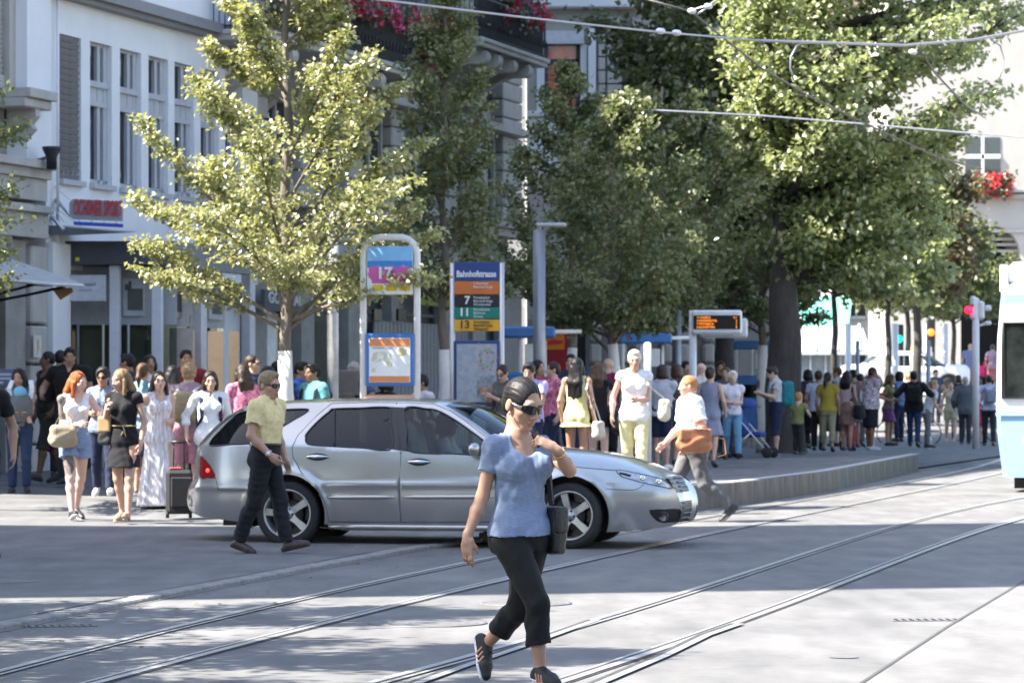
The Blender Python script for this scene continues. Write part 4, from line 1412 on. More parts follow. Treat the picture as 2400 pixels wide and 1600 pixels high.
cols = [(255, 285), (352, 386), (458, 478), (568, 596)]
XY = []
for a, b in cols:
    if b < 404: p = at((a + b) / 2, 700, 56.25)
    else:
        t = ((a + b) / 2 - 1200) / FPX; x0 = A2.x - .25; s_ = (t * 56.2 - x0) / (DV.x - t * DV.y); p = Vector((x0 + DV.x * s_, 56.2 + DV.y * s_, 0))
    XY.append(p)
colm = None
for (a, b), p in zip(cols, XY):
    if colm is None:
        B = MB(); B.box((0, 0, zf0 / 2), (.17, .26, zf0), bev=.01); colm = B.mesh('column', pmat('white column', (.62, .62, .63), .6, var=.06))
    link('column', colm, sp_, (p.x - A1.x, p.y - 56.0, 0), (0, 0, -TH if b > 404 else 0))
# glazing, transom posters and interior
gy = .75
B = MB(); B.box((wf / 2, gy, 1.3), (wf, .03, 2.6)); sg_ = B.build('shop_window', SHOPGLASS, sp_)
B = MB(); c = Vector((wf - .55, gy, 0)) + DV * 1.9; B.box((c.x, c.y, 1.3), (.03, 3.6, 2.6), rz=-TH); B.build('shop_window', SHOPGLASS, sp_)
for k in range(4):
    x = .12 + k * .42
    B = MB(); B.box((x, gy - .03, 1.3), (.035, .05, 2.6)); B.build('glazing_bar', STEEL, sg_)
B = MB(); B.box((wf / 2, gy - .02, 3.08), (wf, .06, .96)); c = Vector((wf - .55, gy - .03, 0)) + DV * 1.9; B.box((c.x, c.y, 3.08), (.06, 3.6, .96), rz=-TH); B.build('transom', pmat('transom panel', (.44, .445, .45), .5, var=.1), sp_)
pm = None
for (x0, x1) in ((288, 338), (384, 432), (478, 530)):
    if x1 < 404: p = at((x0 + x1) / 2, 675, 56.0 + gy - .08); w_ = (x1 - x0) * 56 / FPX; rz_ = 0
    else:
        t = ((x0 + x1) / 2 - 1200) / FPX; q0 = Vector((A2.x - .50, 56 + gy - .1, 0)); s_ = (t * q0.y - q0.x) / (DV.x - t * DV.y); p = q0 + DV * s_; w_ = .62; rz_ = R(90) - TH
    f_ = thing('framed_poster', None, None); f_.parent = sp_; f_.location = (p.x - A1.x, p.y - 56, 3.05); f_.rotation_euler = (0, 0, rz_)
    B = MB(); B.box((0, 0, 0), (w_ * 1.05, .05, .62), bev=.008); B.build('frame', C(.55, .56, .57), f_)
    B = MB(); B.box((.03, -.031, -.03), (w_ * .72, .012, .36)); B.box((-w_ * .30, -.031, .17), (.07, .012, .10)); B.box((-w_ * .16, -.031, .20), (.05, .012, .14)); B.build('poster', C(.13, .135, .12), f_)
ps = thing('shop_sign', None, None); ps.parent = sp_; q = at(185, 675, 55.9); ps.location = (q.x - A1.x, -.1, q.z)
B = MB(); B.box((.05, 0, 0), (.78, .05, .43), bev=.01); B.build('board', C(.50, .52, .55, .4), ps)
text_mesh('lettering', 'diamond', .085, C(.16, .20, .27), ps, (-.02, -.028, .02), bold=.001)
text_mesh('lettering', 'collections', .055, C(.25, .29, .35), ps, (-.02, -.028, -.06))
B = MB(); B.box((wf / 2 - .1, 2.7, 1.4), (wf + .3, .1, 2.8)); c = Vector((.30, 1.0, 1.4)) + DV * 2.4; B.box(c, (.1, 3.4, 2.8), rz=-TH); B.build('back_wall', BEIGE, sp_)
for px, w_ in ((162, .20), (408, .10), (440, .22), (505, .26), (548, .16)):
    q = at(px, 850, 57.2); B = MB(); B.box((q.x - A1.x, 1.2, 1.25), (w_, .06, 2.5)); B.build('warm_panel', WARM, sp_)
for px, w_ in ((318, .55), (215, .45), (425, .4)):
    q = at(px, 850, 57.0); B = MB(); B.box((q.x - A1.x, 1.0, 1.3), (w_, .06, 2.5)); B.build('beige_panel', BEIGE, sp_)
# the red letters over the canopy
sg = thing('letter_sign', 'red OCHSNER SPORT letters on a grey box over a blue bar above the shop', 'sign')
s0 = at(170, 510, 54.6); s1 = at(285, 516, 54.6)
sg.location = s0; sg.rotation_euler = (0, 0, 0)
wd = s1.x - s0.x
B = MB(); S_ = [(0, 0)]
pr = [(0.0, .04, -.02), (-.06, .04, .03), (-.06, .04, .24), (0, .04, .30), (wd, .04, .26), (wd, .04, -.05)]
B.prism(pr, (0, .16, 0)); B.build('sign_box', C(.30, .31, .34, .4), sg)
RED = pmat('red letters', (.62, .02, .035), .4, var=.05)
o = text_mesh('letters', 'OCHSNER SPORT', .36, RED, sg, (.005, .0, -.015), (R(90), R(2.5), 0), depth=.015, bold=.0)
o.scale = ((wd * .99) / max(o.dimensions.x, .01), 1, 1)
B = MB(); B.box((wd / 2 + .02, .02, -.11), (wd, .10, .055), M=Matrix.Rotation(R(3), 3, 'Y')); B.build('blue_bar', C(.02, .06, .48, .4), sg)
for k in range(4):
    B = MB(); B.tube([(.1 + k * .2, .05, -.02), (.1 + k * .2, .05, -.12)], .012, 6); B.build('sign_bracket', STEEL, sg)
# glass canopy slung from the wall on rods
cp = thing('glass_canopy', 'grey glass canopy slung on steel rods below the red letters', 'canopy', at(112, 528, 55.3))
B = MB(); q = lambda px, py, Y=55.3: at(px, py, Y) - at(112, 528, 55.3)
B.prism([q(-60, 540), q(112, 528), q(310, 545), q(155, 552)], (0, .9, .06)); B.build('glass_panel', pmat('grey canopy glass', (.14, .155, .18), .2, var=.05), cp)
for a, b, r in (((20, 440), (110, 530), .018), ((66, 446), (150, 540), .03), ((110, 445), (165, 505), .03), ((20, 410), (190, 530), .006), ((95, 410), (165, 470), .006), ((60, 400), (150, 520), .006)):
    B = MB(); B.tube([q(*a, Y=55.9), q(*b, Y=55.2)], r, 6); B.build('tension_rod', STEEL, cp)

# --- old stone building at the left edge
ob = front('stone_building', 'old grey stone building with carved cornice at the left edge of the photo', 0)
u0, u1 = -13.4, fu(104)
B = MB(); block(B, u0, u1, -11, -.25, 0, 18.6); B.build('wall', STONE, ob)
B = MB()
for z0, z1, w in ((5.05, 5.18, .30), (4.9, 5.05, .18), (4.55, 4.9, .10), (3.95, 4.35, .12), (4.35, 4.47, .22)): block(B, u0, u1 - .1, -.26, w, z0, z1, bev=.01)
B.build('cornice', STONE_L, ob)
B = MB(); block(B, fu(14), fu(80), -.25, .42, 6.13, 6.28, bev=.01); block(B, fu(14), fu(76), -.25, .34, 5.98, 6.13, bev=.02); B.build('ledge', STONE_L, ob)
for px in (48, ):
    Bs = MB(); u = fu(px); P = [(-.2, u, 5.98), (.30, u, 5.98), (.30, u, 5.86), (.20, u, 5.74), (.26, u, 5.66), (.12, u, 5.52), (-.2, u, 5.50)]
    Bs.prism([(p[0], p[1] - .09, p[2]) for p in P], (0, .18, 0)); Bs.build('bracket', STONE_L, ob)
B = MB(); block(B, fu(36), fu(56), -.25, -.1, 6.28, 17.3); block(B, fu(-80), fu(36), -.25, -.18, 6.3, 6.5); B.build('window_surround', STONE_L, ob)
wo = thing('window', None, None); wo.parent = ob
B = MB(); block(B, fu(-60), fu(34), -.249, -.22, 6.45, 9.6); B.build('shutter_panel', C(.33, .325, .30), wo)
me = None
for k in range(40):
    if me is None:
        B = MB(); B.box((0, 0, 0), (.02, fu(32) - fu(-58), .055), M=Matrix.Rotation(R(20), 3, 'Y')); me = B.mesh('slat', C(.36, .35, .32))
    link('slat', me, wo, (-.205, (fu(32) + fu(-58)) / 2, 6.5 + k * .076))
# pilaster of rusticated stones at its corner
ua, ub = fu(70), fu(106)
me = None
for k in range(6):
    if me is None:
        B = MB(); B.box((0, 0, 0), (.30, ub - ua, .60), bev=.03); me = B.mesh('pilaster_stone', STONE_L)
    link('pilaster_stone', me, ob, (-.11, (ua + ub) / 2, .33 + k * .64))
B = MB(); block(B, fu(20), ua - .05, -.25, -.05, 0, 3.9); B.build('side_pier', STONE, ob)
B = MB(); block(B, u0 + 2, fu(18), -.249, -.2, 0, 3.7); B.build('doorway', DARKROOM, ob)
B = MB(); block(B, u0 + 2, fu(22), -.2, .05, 3.72, 3.95); B.build('lintel', STONE_L, ob)
# awning
aw = thing('shop_awning', 'pale grey fold-out awning over the doorway of the stone building', 'awning', at(0, 640, 52.5))
q = lambda px, py, Y=52.5: at(px, py, Y) - at(0, 640, 52.5)
B = MB(); B.prism([q(-160, 560, 53.5), q(0, 600, 53.6), q(195, 668, 51.4), q(120, 666, 51.0), q(-160, 640, 51.0)], (0, 0, .02)); B.build('awning_cloth', C(.46, .45, .43, .9), aw)
B = MB(); B.tube([q(195, 669, 51.4), q(122, 666, 51.0), q(-160, 640, 50.9)], .028, 8); B.build('front_bar', C(.62, .62, .62, .5), aw)
B = MB(); B.tube([q(-10, 690, 53.4), q(92, 664, 52.0), q(122, 668, 51.2)], .022, 8); B.tube([q(-10, 705, 53.4), q(70, 690, 52.3), q(150, 672, 51.3)], .022, 8); B.build('folding_arm', IRON, aw)
cbx = thing('cardboard_sign', 'brown cardboard piece hanging beneath the awning tip', 'sign', at(146, 688, 51.6))
B = MB(); q2 = lambda px, py: at(px, py, 51.6) - at(146, 688, 51.6)
B.prism([q2(120, 674), q2(168, 674), q2(172, 684), q2(141, 703)], (0, .03, 0)); B.build('board', C(.33, .20, .07, .8), cbx)
# floodlight on a bracket
fl = thing('floodlight', 'black funnel shaped floodlight on a wall arm by the white building', 'lamp', at(112, 370, 54.4))
q = lambda px, py, Y=54.4: at(px, py, Y) - at(112, 370, 54.4)
B = MB(); c = q(121, 372); B.lathe([(.001, -.17), (.085, -.17), (.085, .02), (.15, .15), (.155, .19), (.13, .19), (.001, .12)], c, 18); B.build('lamp_housing', IRON, fl)
B = MB(); B.tube([q(80, 378, 54.9), q(108, 370)], .03, 8); B.build('arm', SLATGREY, fl)
B = MB(); B.box(q(76, 377, 55.0), (.12, .3, .28), bev=.02); B.build('wall_plate', C(.08, .09, .11), fl)
bs_ = thing('wall_notice', 'white notice with an orange figure on the stone pilaster', 'sign', FP(fu(90, .1), .08, fz(90, 812)), RZ)
B = MB(); B.box((0, 0, 0), (.02, .30, .36), bev=.004); B.build('board', C(.62, .58, .52), bs_)
B = MB(); B.prism([(.012, -.02, -.14), (.012, .03, -.05), (.012, .03, .06), (.012, 0, .12), (.012, -.03, .06)], (.004, 0, 0)); B.build('figure', C(.55, .33, .14), bs_)
nb = thing('notice_board', 'grey blue notice board with white lines at the left edge', 'sign', at(8, 885, 50.5))
B = MB(); B.box((0, 0, -.0), (.42, .05, .26), bev=.01); B.box((-.1, 0, -.5), (.05, .05, .8)); B.build('board', C(.16, .19, .27), nb)
B = MB(); B.box((-.03, -.03, .05), (.30, .01, .035)); B.box((-.03, -.03, -.01), (.30, .01, .03)); B.box((-.09, -.03, -.07), (.18, .01, .03)); B.build('lines', C(.6, .62, .66), nb)

# --- sandstone building with balconies and flowers
cb = front('balcony_building', 'tall grey sandstone building with flowered balconies and scrolled consoles behind the young tree', 0)
c0, c1 = fu(606), 27.6
B = MB(); block(B, c0, c1, -12, -.4, 0, 17.8); block(B, 15.6, c1 + .01, -12.01, -.39, 17.8, 24); B.build('wall', STONE, cb)  # higher end, out of view, is shaped to shade the old tree
B = MB()
for z0, z1, w in ((7.55, 7.72, .2), (5.3, 5.45, .25), (4.2, 4.6, .15), (3.78, 4.2, .05), (5.1, 5.3, .12)): block(B, c0 + .02, c1, -.41, w, z0, z1, bev=.01)
B.build('string_course', STONE_L, cb)
# rusticated piers and windows, upper floor
pier_px = [(608, 640), (720, 750), (830, 862), (930, 958), (1052, 1082), (1120, 1150), (1190, 1234)]
me = None
for a, b in pier_px:
    ua, ub = fu(a), fu(b)
    for k in range(9):
        B = MB(); B.box((0, 0, 0), (.32, max(ub - ua, .6), .40), bev=.03)
        link('rusticated_stone', B.mesh('rusticated_stone', STONE_L), cb, (-.26, (ua + ub) / 2, 5.64 + k * .425))
    B = MB(); block(B, ua, ub, -.41, -.12, 0, 4.2); p_ = B.build('pier', STONE, cb)
for (a, b) in zip(pier_px[:-1], pier_px[1:]):
    ua, ub = fu(a[1]) + .12, fu(b[0]) - .12
    B = MB(); block(B, ua, ub, -.41, -.36, 5.5, 7.5); w = B.build('window', WINGLASS, cb)
    B = MB(); block(B, ua, ua + .1, -.36, -.28, 5.5, 7.5); block(B, ub - .1, ub, -.36, -.28, 5.5, 7.5); block(B, (ua + ub) / 2 - .05, (ua + ub) / 2 + .05, -.36, -.30, 5.5, 7.5); block(B, ua, ub, -.36, -.28, 7.4, 7.5); B.build('frame', C(.4, .39, .37), w)
    B = MB(); block(B, ua, ub, -.41, -.36, 8.2, 11); w = B.build('window', WINGLASS, cb)
    B = MB(); block(B, ua, ub, -.41, -.37, .5, 3.7); w = B.build('shop_window', SHOPGLASS, cb)
    B = MB(); block(B, ua, ua + .06, -.37, -.30, .5, 3.7); block(B, ub - .06, ub, -.37, -.30, .5, 3.7); block(B, ua, ub, -.37, -.25, .3, .5); block(B, ua, ub, -.37, -.3, 3.1, 3.18); B.build('frame', DKGREY, w)
B = MB(); block(B, c0 + .4, c1, -1.5, -1.45, .3, 3.7); B.build('shop_back', DARKROOM, cb)
# red awning strip glimpsed through the tree, warm window things
B = MB(); block(B, fu(745), fu(815), -.2, .55, 7.18, 7.45); B.build('red_awning', C(.30, .06, .04), cb)
def balcony(label, ua, ub, z, w1, cons, group='flowered balconies'):
    t = thing('balcony', None, None); t.parent = cb
    t['label'] = label
    B = MB(); block(B, ua, ub, -.4, w1, z, z + .16, bev=.02); block(B, ua - .04, ub + .04, -.4, w1 + .05, z + .10, z + .20, bev=.02); B.build('slab', STONE_L, t)
    for u in cons:
        P = [(-.4, u, z)] + [(w1 - .05, u, z)]
        n = 10
        for k in range(n + 1):
            a = R(90 - 200 * k / n); P.append((w1 - .22 + .17 * math.cos(a) * 1.0, u, z - .17 + .17 * math.sin(a)))
        for k in range(1, 9):
            s = k / 8; P.append((w1 - .35 - (w1 + .02) * s * .98, u, z - .30 - .75 * s ** 1.6))
        P.append((-.4, u, z - 1.05))
        B = MB(); B.prism([(p[0], p[1] - .16, p[2]) for p in P], (0, .32, 0)); B.build('console', STONE_L, t)
    B = MB()
    L_ = ub - ua; n = int(L_ / .11)
    for k in range(n + 1):
        u = ua + k * L_ / n
        B.tube([(w1 - .06, u, z + .2), (w1 - .06, u, z + 1.15)], .011, 4, caps=False)
        if k % 2: B.tube([(w1 - .06, u - .05, z + .45), (w1 - .03, u, z + .62), (w1 - .06, u + .05, z + .45)], .012, 4)
        if k % 3 == 0: B.tube([(w1 - .06, u - .04, z + .85), (w1 - .06, u, z + .95), (w1 - .06, u + .04, z + .85), (w1 - .06, u, z + .75)], .012, 4)
    for uu in (ua + .03, ub - .03):
        m = int((w1 + .35) / .11)
        for k in range(m): B.tube([(w1 - .06 - k * .11, uu, z + .2), (w1 - .06 - k * .11, uu, z + 1.15)], .011, 4, caps=False)
        B.tube([(w1 - .06, uu, z + 1.15), (-.35, uu, z + 1.15)], .022, 6); B.tube([(w1 - .06, uu, z + .27), (-.35, uu, z + .27)], .016, 6)
    B.tube([(w1 - .06, ua, z + 1.15), (w1 - .06, ub, z + 1.15)], .024, 6); B.tube([(w1 - .06, ua, z + .27), (w1 - .06, ub, z + .27)], .016, 6)
    B.build('railing', IRON, t)
    B = MB(); B.box((w1 - .14, (ua + ub) / 2, z + .68), (.02, L_, .84)); B.build('reed_screen', pmat('reed screen', (.055, .052, .055), .9, var=.5, vs=30, stretch=(1, 1, .05)), t)
    return t
balcony('long balcony with dark reed screen', fu(640, 1.3), fu(1008, 1.3), 7.86, 1.3, [fu(700, 1.3), fu(800, 1.3), fu(905, 1.3), fu(985, 1.3)])
balcony('corner balcony on scrolled consoles', fu(1128, 1.3), fu(1284, 1.3), 9.0, 1.3, [fu(1150, 1.3) + .05, fu(1180, 1.3), fu(1215, 1.3), fu(1250, 1.3)])
PETAL = leaf_mat('red petals', (.45, .015, .02), (.62, .05, .12), trans=.25, gl=.05)
PETALP = leaf_mat('pink petals', (.55, .08, .22), (.70, .20, .38), trans=.25, gl=.05)
GERAN = leaf_mat('geranium leaf', (.03, .055, .02), (.07, .10, .035), trans=.3)
def flowers(label, c, ext, n, size, parent_rz=RZ, seed=1, mats=(PETAL, PETALP)):
    g = np.random.default_rng(seed)
    t = thing('flower_box', label, 'flower box', c, parent_rz, 'flower boxes')
    B = MB(); B.box((0, 0, -.06), (ext[0] * .6, ext[1] * 2, .18), bev=.02); B.build('planter', C(.06, .05, .045), t)
    for nm, m, k, s in (('foliage', GERAN, n, 1.0), ('red_blossoms', mats[0], int(n * .8), 1.1), ('pink_blossoms', mats[1], int(n * .25), 1.1)):
        cl = g.uniform(-1, 1, (max(k // 14, 3), 3)); P = cl[g.integers(0, len(cl), k)] * np.array(ext) + g.normal(0, .06 if nm != 'foliage' else .14, (k, 3))
        P[:, 2] -= g.random(k) ** 2 * ext[2]
        me = leaf_mesh(P, g.normal(size=(k, 3)), g.normal(size=(k, 3)), np.full(k, size * s), np.full(k, size * s), g.random(k), m, nm); link(nm, me, t)['kind'] = 'stuff'
    return t
flowers('red and pink geraniums along the rail of the long balcony', FP(fu(900, 1.3), 1.42, 9.05), (.16, 3.6, .22), 900, .085, seed=3)
flowers('red geraniums on the rail of the corner balcony', FP(fu(1215, 1.3), 1.42, 10.25), (.16, 1.6, .30), 420, .095, seed=4)
flowers('red geraniums hanging by the far end of the long balcony', FP(fu(1010, 1.3), 1.36, 8.75), (.14, .5, .35), 260, .085, seed=5)
# signs and shop fittings of the ground floor
gs = thing('shop_sign', 'dark blue GOLDHAUS fascia sign behind the young tree trunk', 'sign', FP(fu(612, .25), .28, 3.20), RZ + R(8))
B = MB(); L_ = fu(780, .25) - fu(612, .25); B.box((0, L_ / 2, 0), (.08, L_, .40), bev=.008); B.build('board', C(.045, .055, .075, .5), gs)
o = text_mesh('letters', 'GOLDHAUS', .30, C(.66, .64, .60, .5), gs, (.045, .30, -.10), (R(90), 0, R(90)), depth=.012, bold=.008)
o.scale = ((L_ - .5) / max(o.dimensions.x, o.dimensions.y, .01), 1, 1)
gb = thing('green_sign', 'yellow green fascia sign in shade between the two tram stop signs', 'sign', FP(fu(1020, .3), .3, fz(1020, 695, .3)), RZ)
B = MB(); B.box((0, 0, 0), (.08, fu(1062, .3) - fu(985, .3), .42), bev=.01); B.build('board', C(.20, .22, .02), gb)
for px, w_ in ((889, .42), (945, .42)):
    t = thing('wall_screen', ('left' if px < 900 else 'right') + ' black wall screen seen between the posts of the lit stop sign', 'screen', FP(fu(px, .2), .15, fz(px, 738, .2)), RZ, 'black wall screens')
    B = MB(); B.box((0, 0, 0), (.06, w_ * 1.25, .26), bev=.01); B.build('screen_case', FRAME_BLACK, t)
for px, sc, lab in ((630, .3, 'tall white pillar poster in the shop window left of the young tree trunk'), (704, .36, 'white and pale blue poster in the shop window right of the young tree trunk')):
    t = thing('painted_reflection', lab, 'poster', FP(fu(px, -.36) , -.34, 2.3), RZ)  # flat pale panels put in for reflections on the shop glass
    if px < 650:
        B = MB(); B.box((0, 0, .1), (.02, 1.1 * sc * 2, 1.7)); B.build('paper', C(.78, .78, .76), t)
    else:
        B = MB(); B.box((0, 0, .35), (.02, .7, .5)); B.box((0, 0, -.15), (.02, .7, .36)); B.box((.005, 0, .36), (.02, .95, .14)); B.build('paper', C(.80, .82, .84), t)
        B = MB(); B.box((0, 0, .06), (.018, .7, .1)); B.box((0, 0, .85), (.018, .6, .5)); B.build('blue_band', C(.35, .52, .68), t)
# grey shutters and red poster shop further along
gr = thing('roller_shutter', 'grey ribbed roller shutter behind the tram stop map boards', 'shutter', FP(fu(1000, .1), .0, 0), RZ)
me = None
for k in range(26):
    u = (fu(1085, .1) - fu(870, .1)) * (k / 25 - .5)
    if me is None:
        B = MB(); B.box((0, 0, 1.5), (.05, .22, 2.9), bev=.015); me = B.mesh('shutter_rib', C(.20, .20, .21, .5))
    link('shutter_rib', me, gr, (0, u, 0))
# --- house end that faces the camera, with the red window
Yd = 83.2
de = thing('corner_house', 'grey sandstone house end with a red window under a white blind', 'building', (0, Yd, 0))
X = lambda px, Y=Yd: (px - 1200) * Y / FPX
Z = lambda py, Y=Yd: CAMH - (py - HOR) * Y / FPX
B = MB(); B.box(((X(1236) + X(1830)) / 2, 6.0, 10), (X(1830) - X(1236), 12, 20)); B.build('wall', STONE_L, de)
def bx(B, x0, x1, y0, y1, z0, z1, mi=0, bev=0): B.box(((x0 + x1) / 2, (y0 + y1) / 2, (z0 + z1) / 2), (abs(x1 - x0), abs(y1 - y0), abs(z1 - z0)), mi=mi, bev=bev)
for a_ in ((X(1236), X(1540), -.5, 0, Z(22), Z(2)), (X(1236), X(1530), -.25, 0, Z(275), Z(262)), (X(1236), X(1530), -.12, 0, Z(420), Z(276))):
    B = MB(); bx(B, *a_, bev=.02); B.build('cornice', WHITE_WALL, de)
rw = thing('window', None, None); rw.parent = de
B = MB(); bx(B, X(1282), X(1356), -.05, -.01, Z(262), Z(105)); B.build('glass', pmat('red curtain glass', (.20, .012, .010), .25, var=.6, vs=1.5, col2=(.55, .09, .03), coat=.6), rw)
B = MB(); bx(B, X(1280), X(1356), -.12, -.05, Z(154), Z(140)); bx(B, X(1276), X(1284), -.12, -.02, Z(264), Z(105)); bx(B, X(1350), X(1358), -.12, -.02, Z(264), Z(105)); B.build('frame', C(.05, .05, .06), rw)
B = MB(); bx(B, X(1278), X(1368), -.35, -.06, Z(106), Z(76)); B.build('blind', C(.55, .57, .58, .9), rw)
B = MB(); bx(B, X(1360), X(1375), -.2, 0, Z(262), Z(100)); bx(B, X(1378), X(1396), -.3, 0, Z(262), Z(70)); bx(B, X(1258), X(1276), -.2, 0, Z(262), Z(80)); B.build('window_surround', WHITE_WALL, de)
for a, b in ((1402, 1418), (1422, 1456), (1480, 1500)):
    for k in range(7):
        B = MB(); bx(B, X(a), X(b), -.22, 0, Z(262) + k * .33 + .01, Z(262) + (k + 1) * .33 - .02, bev=.02); B.build('rusticated_stone', STONE_L, de)
w2 = thing('window', None, None); w2.parent = de
B = MB(); bx(B, X(1462), X(1520), -.06, -.01, Z(262), Z(100)); B.build('glass', WINGLASS, w2)
B = MB(); bx(B, X(1462), X(1470), -.16, -.06, Z(262), Z(90)); bx(B, X(1490), X(1495), -.16, -.06, Z(262), Z(90)); B.build('frame', C(.5, .52, .54), w2)
B = MB(); bx(B, X(1236), X(1826), -.06, 0, 0, 3.2); B.build('ground_floor', STONE, de)
for px in (1395, 1455, 1500, 1560, 1600, 1660):
    for k in range(6):
        B = MB(); bx(B, X(px - 14), X(px + 14), -.35, -.05, .05 + k * .52, .05 + (k + 1) * .52 - .05, bev=.06); B.build('rusticated_stone', STONE_L, de)
B = MB(); bx(B, X(1345), X(1372), -.08, -.03, 0, 3.0); B.build('doorway', DARKROOM, de)
rs = thing('red_shop_poster', 'red and orange poster panel beside the shop doorway behind the grey lamp post', 'poster', (X(1303), Yd - .3, Z(800)))
B = MB(); B.box((0, 0, -.3), (.62, .08, 1.5)); B.build('panel', C(.34, .012, .018), rs)
B = MB(); B.box((-.03, -.05, -.02), (.46, .02, .36)); B.build('orange_print', C(.72, .20, .01), rs)
B = MB(); B.prism([(-.22, -.062, -.10), (.15, -.062, -.06), (.18, -.062, .02), (-.10, -.062, .05), (-.22, -.062, 0)], (0, -.006, 0)); B.build('red_print', C(.55, .03, .02), rs)
B = MB(); B.box((-.05, -.05, .55), (.16, .03, .08)); B.build('white_lamp', C(.7, .72, .74), rs)
rr = thing('red_sign', 'dark red fascia sign half hidden by leaves above the shop doorway', 'sign', (X(1328), Yd - .35, Z(722)))
B = MB(); B.box((0, 0, 0), (.78, .1, .30), bev=.02); B.build('board', C(.30, .014, .016), rr)

# --- far cream building with the arch
Ya = 150.0
ab = thing('arched_building', 'sunlit cream building with a tall round arch and red flowers at a window', 'building', (0, Ya, 0))
X = lambda px, Y=Ya: (px - 1200) * Y / FPX
Z = lambda py, Y=Ya: CAMH - (py - HOR) * Y / FPX
xa0, xa1, za = X(2252), X(2392), Z(598)
xc, ra = (xa0 + xa1) / 2, (xa1 - xa0) / 2
B = MB()
bx(B, X(2080), xa0, 0, 8, 0, 22); bx(B, xa1, X(2700), 0, 8, 0, 22)
n = 18
top = [(xc + ra * math.cos(PI - PI * k / n), 0, za + ra * math.sin(PI * k / n)) for k in range(n + 1)]
for a, b in zip(top[:-1], top[1:]):
    B.prism([a, b, (b[0], 0, 22), (a[0], 0, 22)], (0, 8, 0))
B.build('wall', CREAM, ab)
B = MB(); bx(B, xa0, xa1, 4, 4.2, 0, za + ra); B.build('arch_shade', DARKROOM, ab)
B = MB()
for py in (562, 575, 590): bx(B, xa0, xa1, .6, .9, Z(py), Z(py) + .12)
B.build('tie_beam', C(.40, .38, .36), ab)
B = MB()
for z0, z1, d in ((Z(452), Z(446), .5), (Z(466), Z(456), .25), (Z(545), Z(538), .1)): bx(B, X(2080), X(2700), -d, 0, z0, z1)
B.build('cornice', C(.44, .41, .37), ab)
for k, px in enumerate((2303, 2450, 2180)):
    w = thing('window', None, None); w.parent = ab
    B = MB(); bx(B, X(px - 41), X(px + 41), -.03, .0, Z(412), Z(322)); B.build('glass', WINGLASS, w)
    B = MB(); bx(B, X(px - 3), X(px + 3), -.1, -.03, Z(412), Z(322)); bx(B, X(px - 41), X(px + 41), -.1, -.03, Z(372), Z(362)); B.build('frame', C(.72, .74, .75), w)
flowers('bright red flowers on the cornice below the far window of the arched building', (X(2322), Ya - .5, Z(428)), (.75, .3, .38), 700, .16, 0, 9, (leaf_mat('scarlet petals', (.70, .05, .03), (.80, .12, .08), trans=.3), PETAL))
# backdrop houses closing the street
def plain_house(label, x0, x1, Y, H, mat, nw=5, nz=4, rz=0.0, dep=12, name='house'):
    t = thing(name, label, 'building', ((x0 + x1) / 2, Y, 0), rz)
    w = x1 - x0
    B = MB(); B.box((0, dep / 2, H / 2), (w, dep, H)); B.build('wall', mat, t)
    B = MB(); B.box((0, dep / 2, H + .2), (w + .6, dep + .6, .4)); B.build('roof_edge', STONE, t)
    B = MB(); B.box((0, dep / 2 + .2, H + 1.1), (w - 2, dep - 2, 1.8)); B.build('roof', C(.14, .10, .085), t)
    gm = sm_ = None
    for i in range(nw):
        for j in range(nz):
            if gm is None:
                b = MB(); b.box((0, 0, 0), (w / nw * .5, .06, H / nz * .55)); gm = b.mesh('window', WINGLASS)
                b = MB(); b.box((0, -.04, -H / nz * .3), (w / nw * .6, .25, .14)); b.box((0, -.03, 0), (.08, .1, H / nz * .55)); sm_ = b.mesh('frame', C(.55, .54, .52))
            wv = link('window', gm, t, (-w / 2 + (i + .5) * w / nw, -.02, (j + .5) * H / nz + .2)); link('frame', sm_, wv)
    return t
plain_house('pale far house with grey windows closing the street behind the crowd', 12.5, 24, 172, 20, C(.50, .47, .43), 6, 5, -R(32))
plain_house('grey far house half hidden by the big dark tree', -6, 12, 168, 22, STONE, 6, 5)
# houses outside the frame that shade and light the street
def street_house(label, q0, q1, H, mat, nw, nz, w=0.0):
    """House on the left street front between street positions Y=q0..q1."""
    ua, ub = (q0 - OY) / DV.y, (q1 - OY) / DV.y
    t = thing('house', label, 'building', FP((ua + ub) / 2, w), R(90) - TH)
    L_ = ub - ua; dep = 8
    B = MB(); B.box((0, dep / 2, H / 2), (L_, dep, H)); B.build('wall', mat, t)
    B = MB(); B.box((0, dep / 2 - .2, H + .15), (L_ + .1, dep + .8, .3)); B.build('roof_edge', STONE, t)
    for i in range(nw):
        for j in range(nz):
            B = MB(); B.box((-L_ / 2 + (i + .5) * L_ / nw, -.03, (j + .55) * H / nz), (L_ / nw * .45, .08, H / nz * .5)); B.build('window', WINGLASS, t)
    return t
plain_house('grey house row closing the square behind the camera', -34, 4, -42, 19, STONE, 9, 4, PI)
plain_house('pale house row behind the camera to the right', 5, 40, -38, 17, STONE_L, 8, 4, PI)
rh = plain_house('pale sunlit house on the far side of the street outside the right edge', -19, 19, 40, 15, CREAM, 9, 4, -R(90) - TH)
rh.location = (27, 38, 0)
street_house('tall grey corner house left of the frame beside the crossing', 21.8, 30.4, 37, STONE, 5, 7)
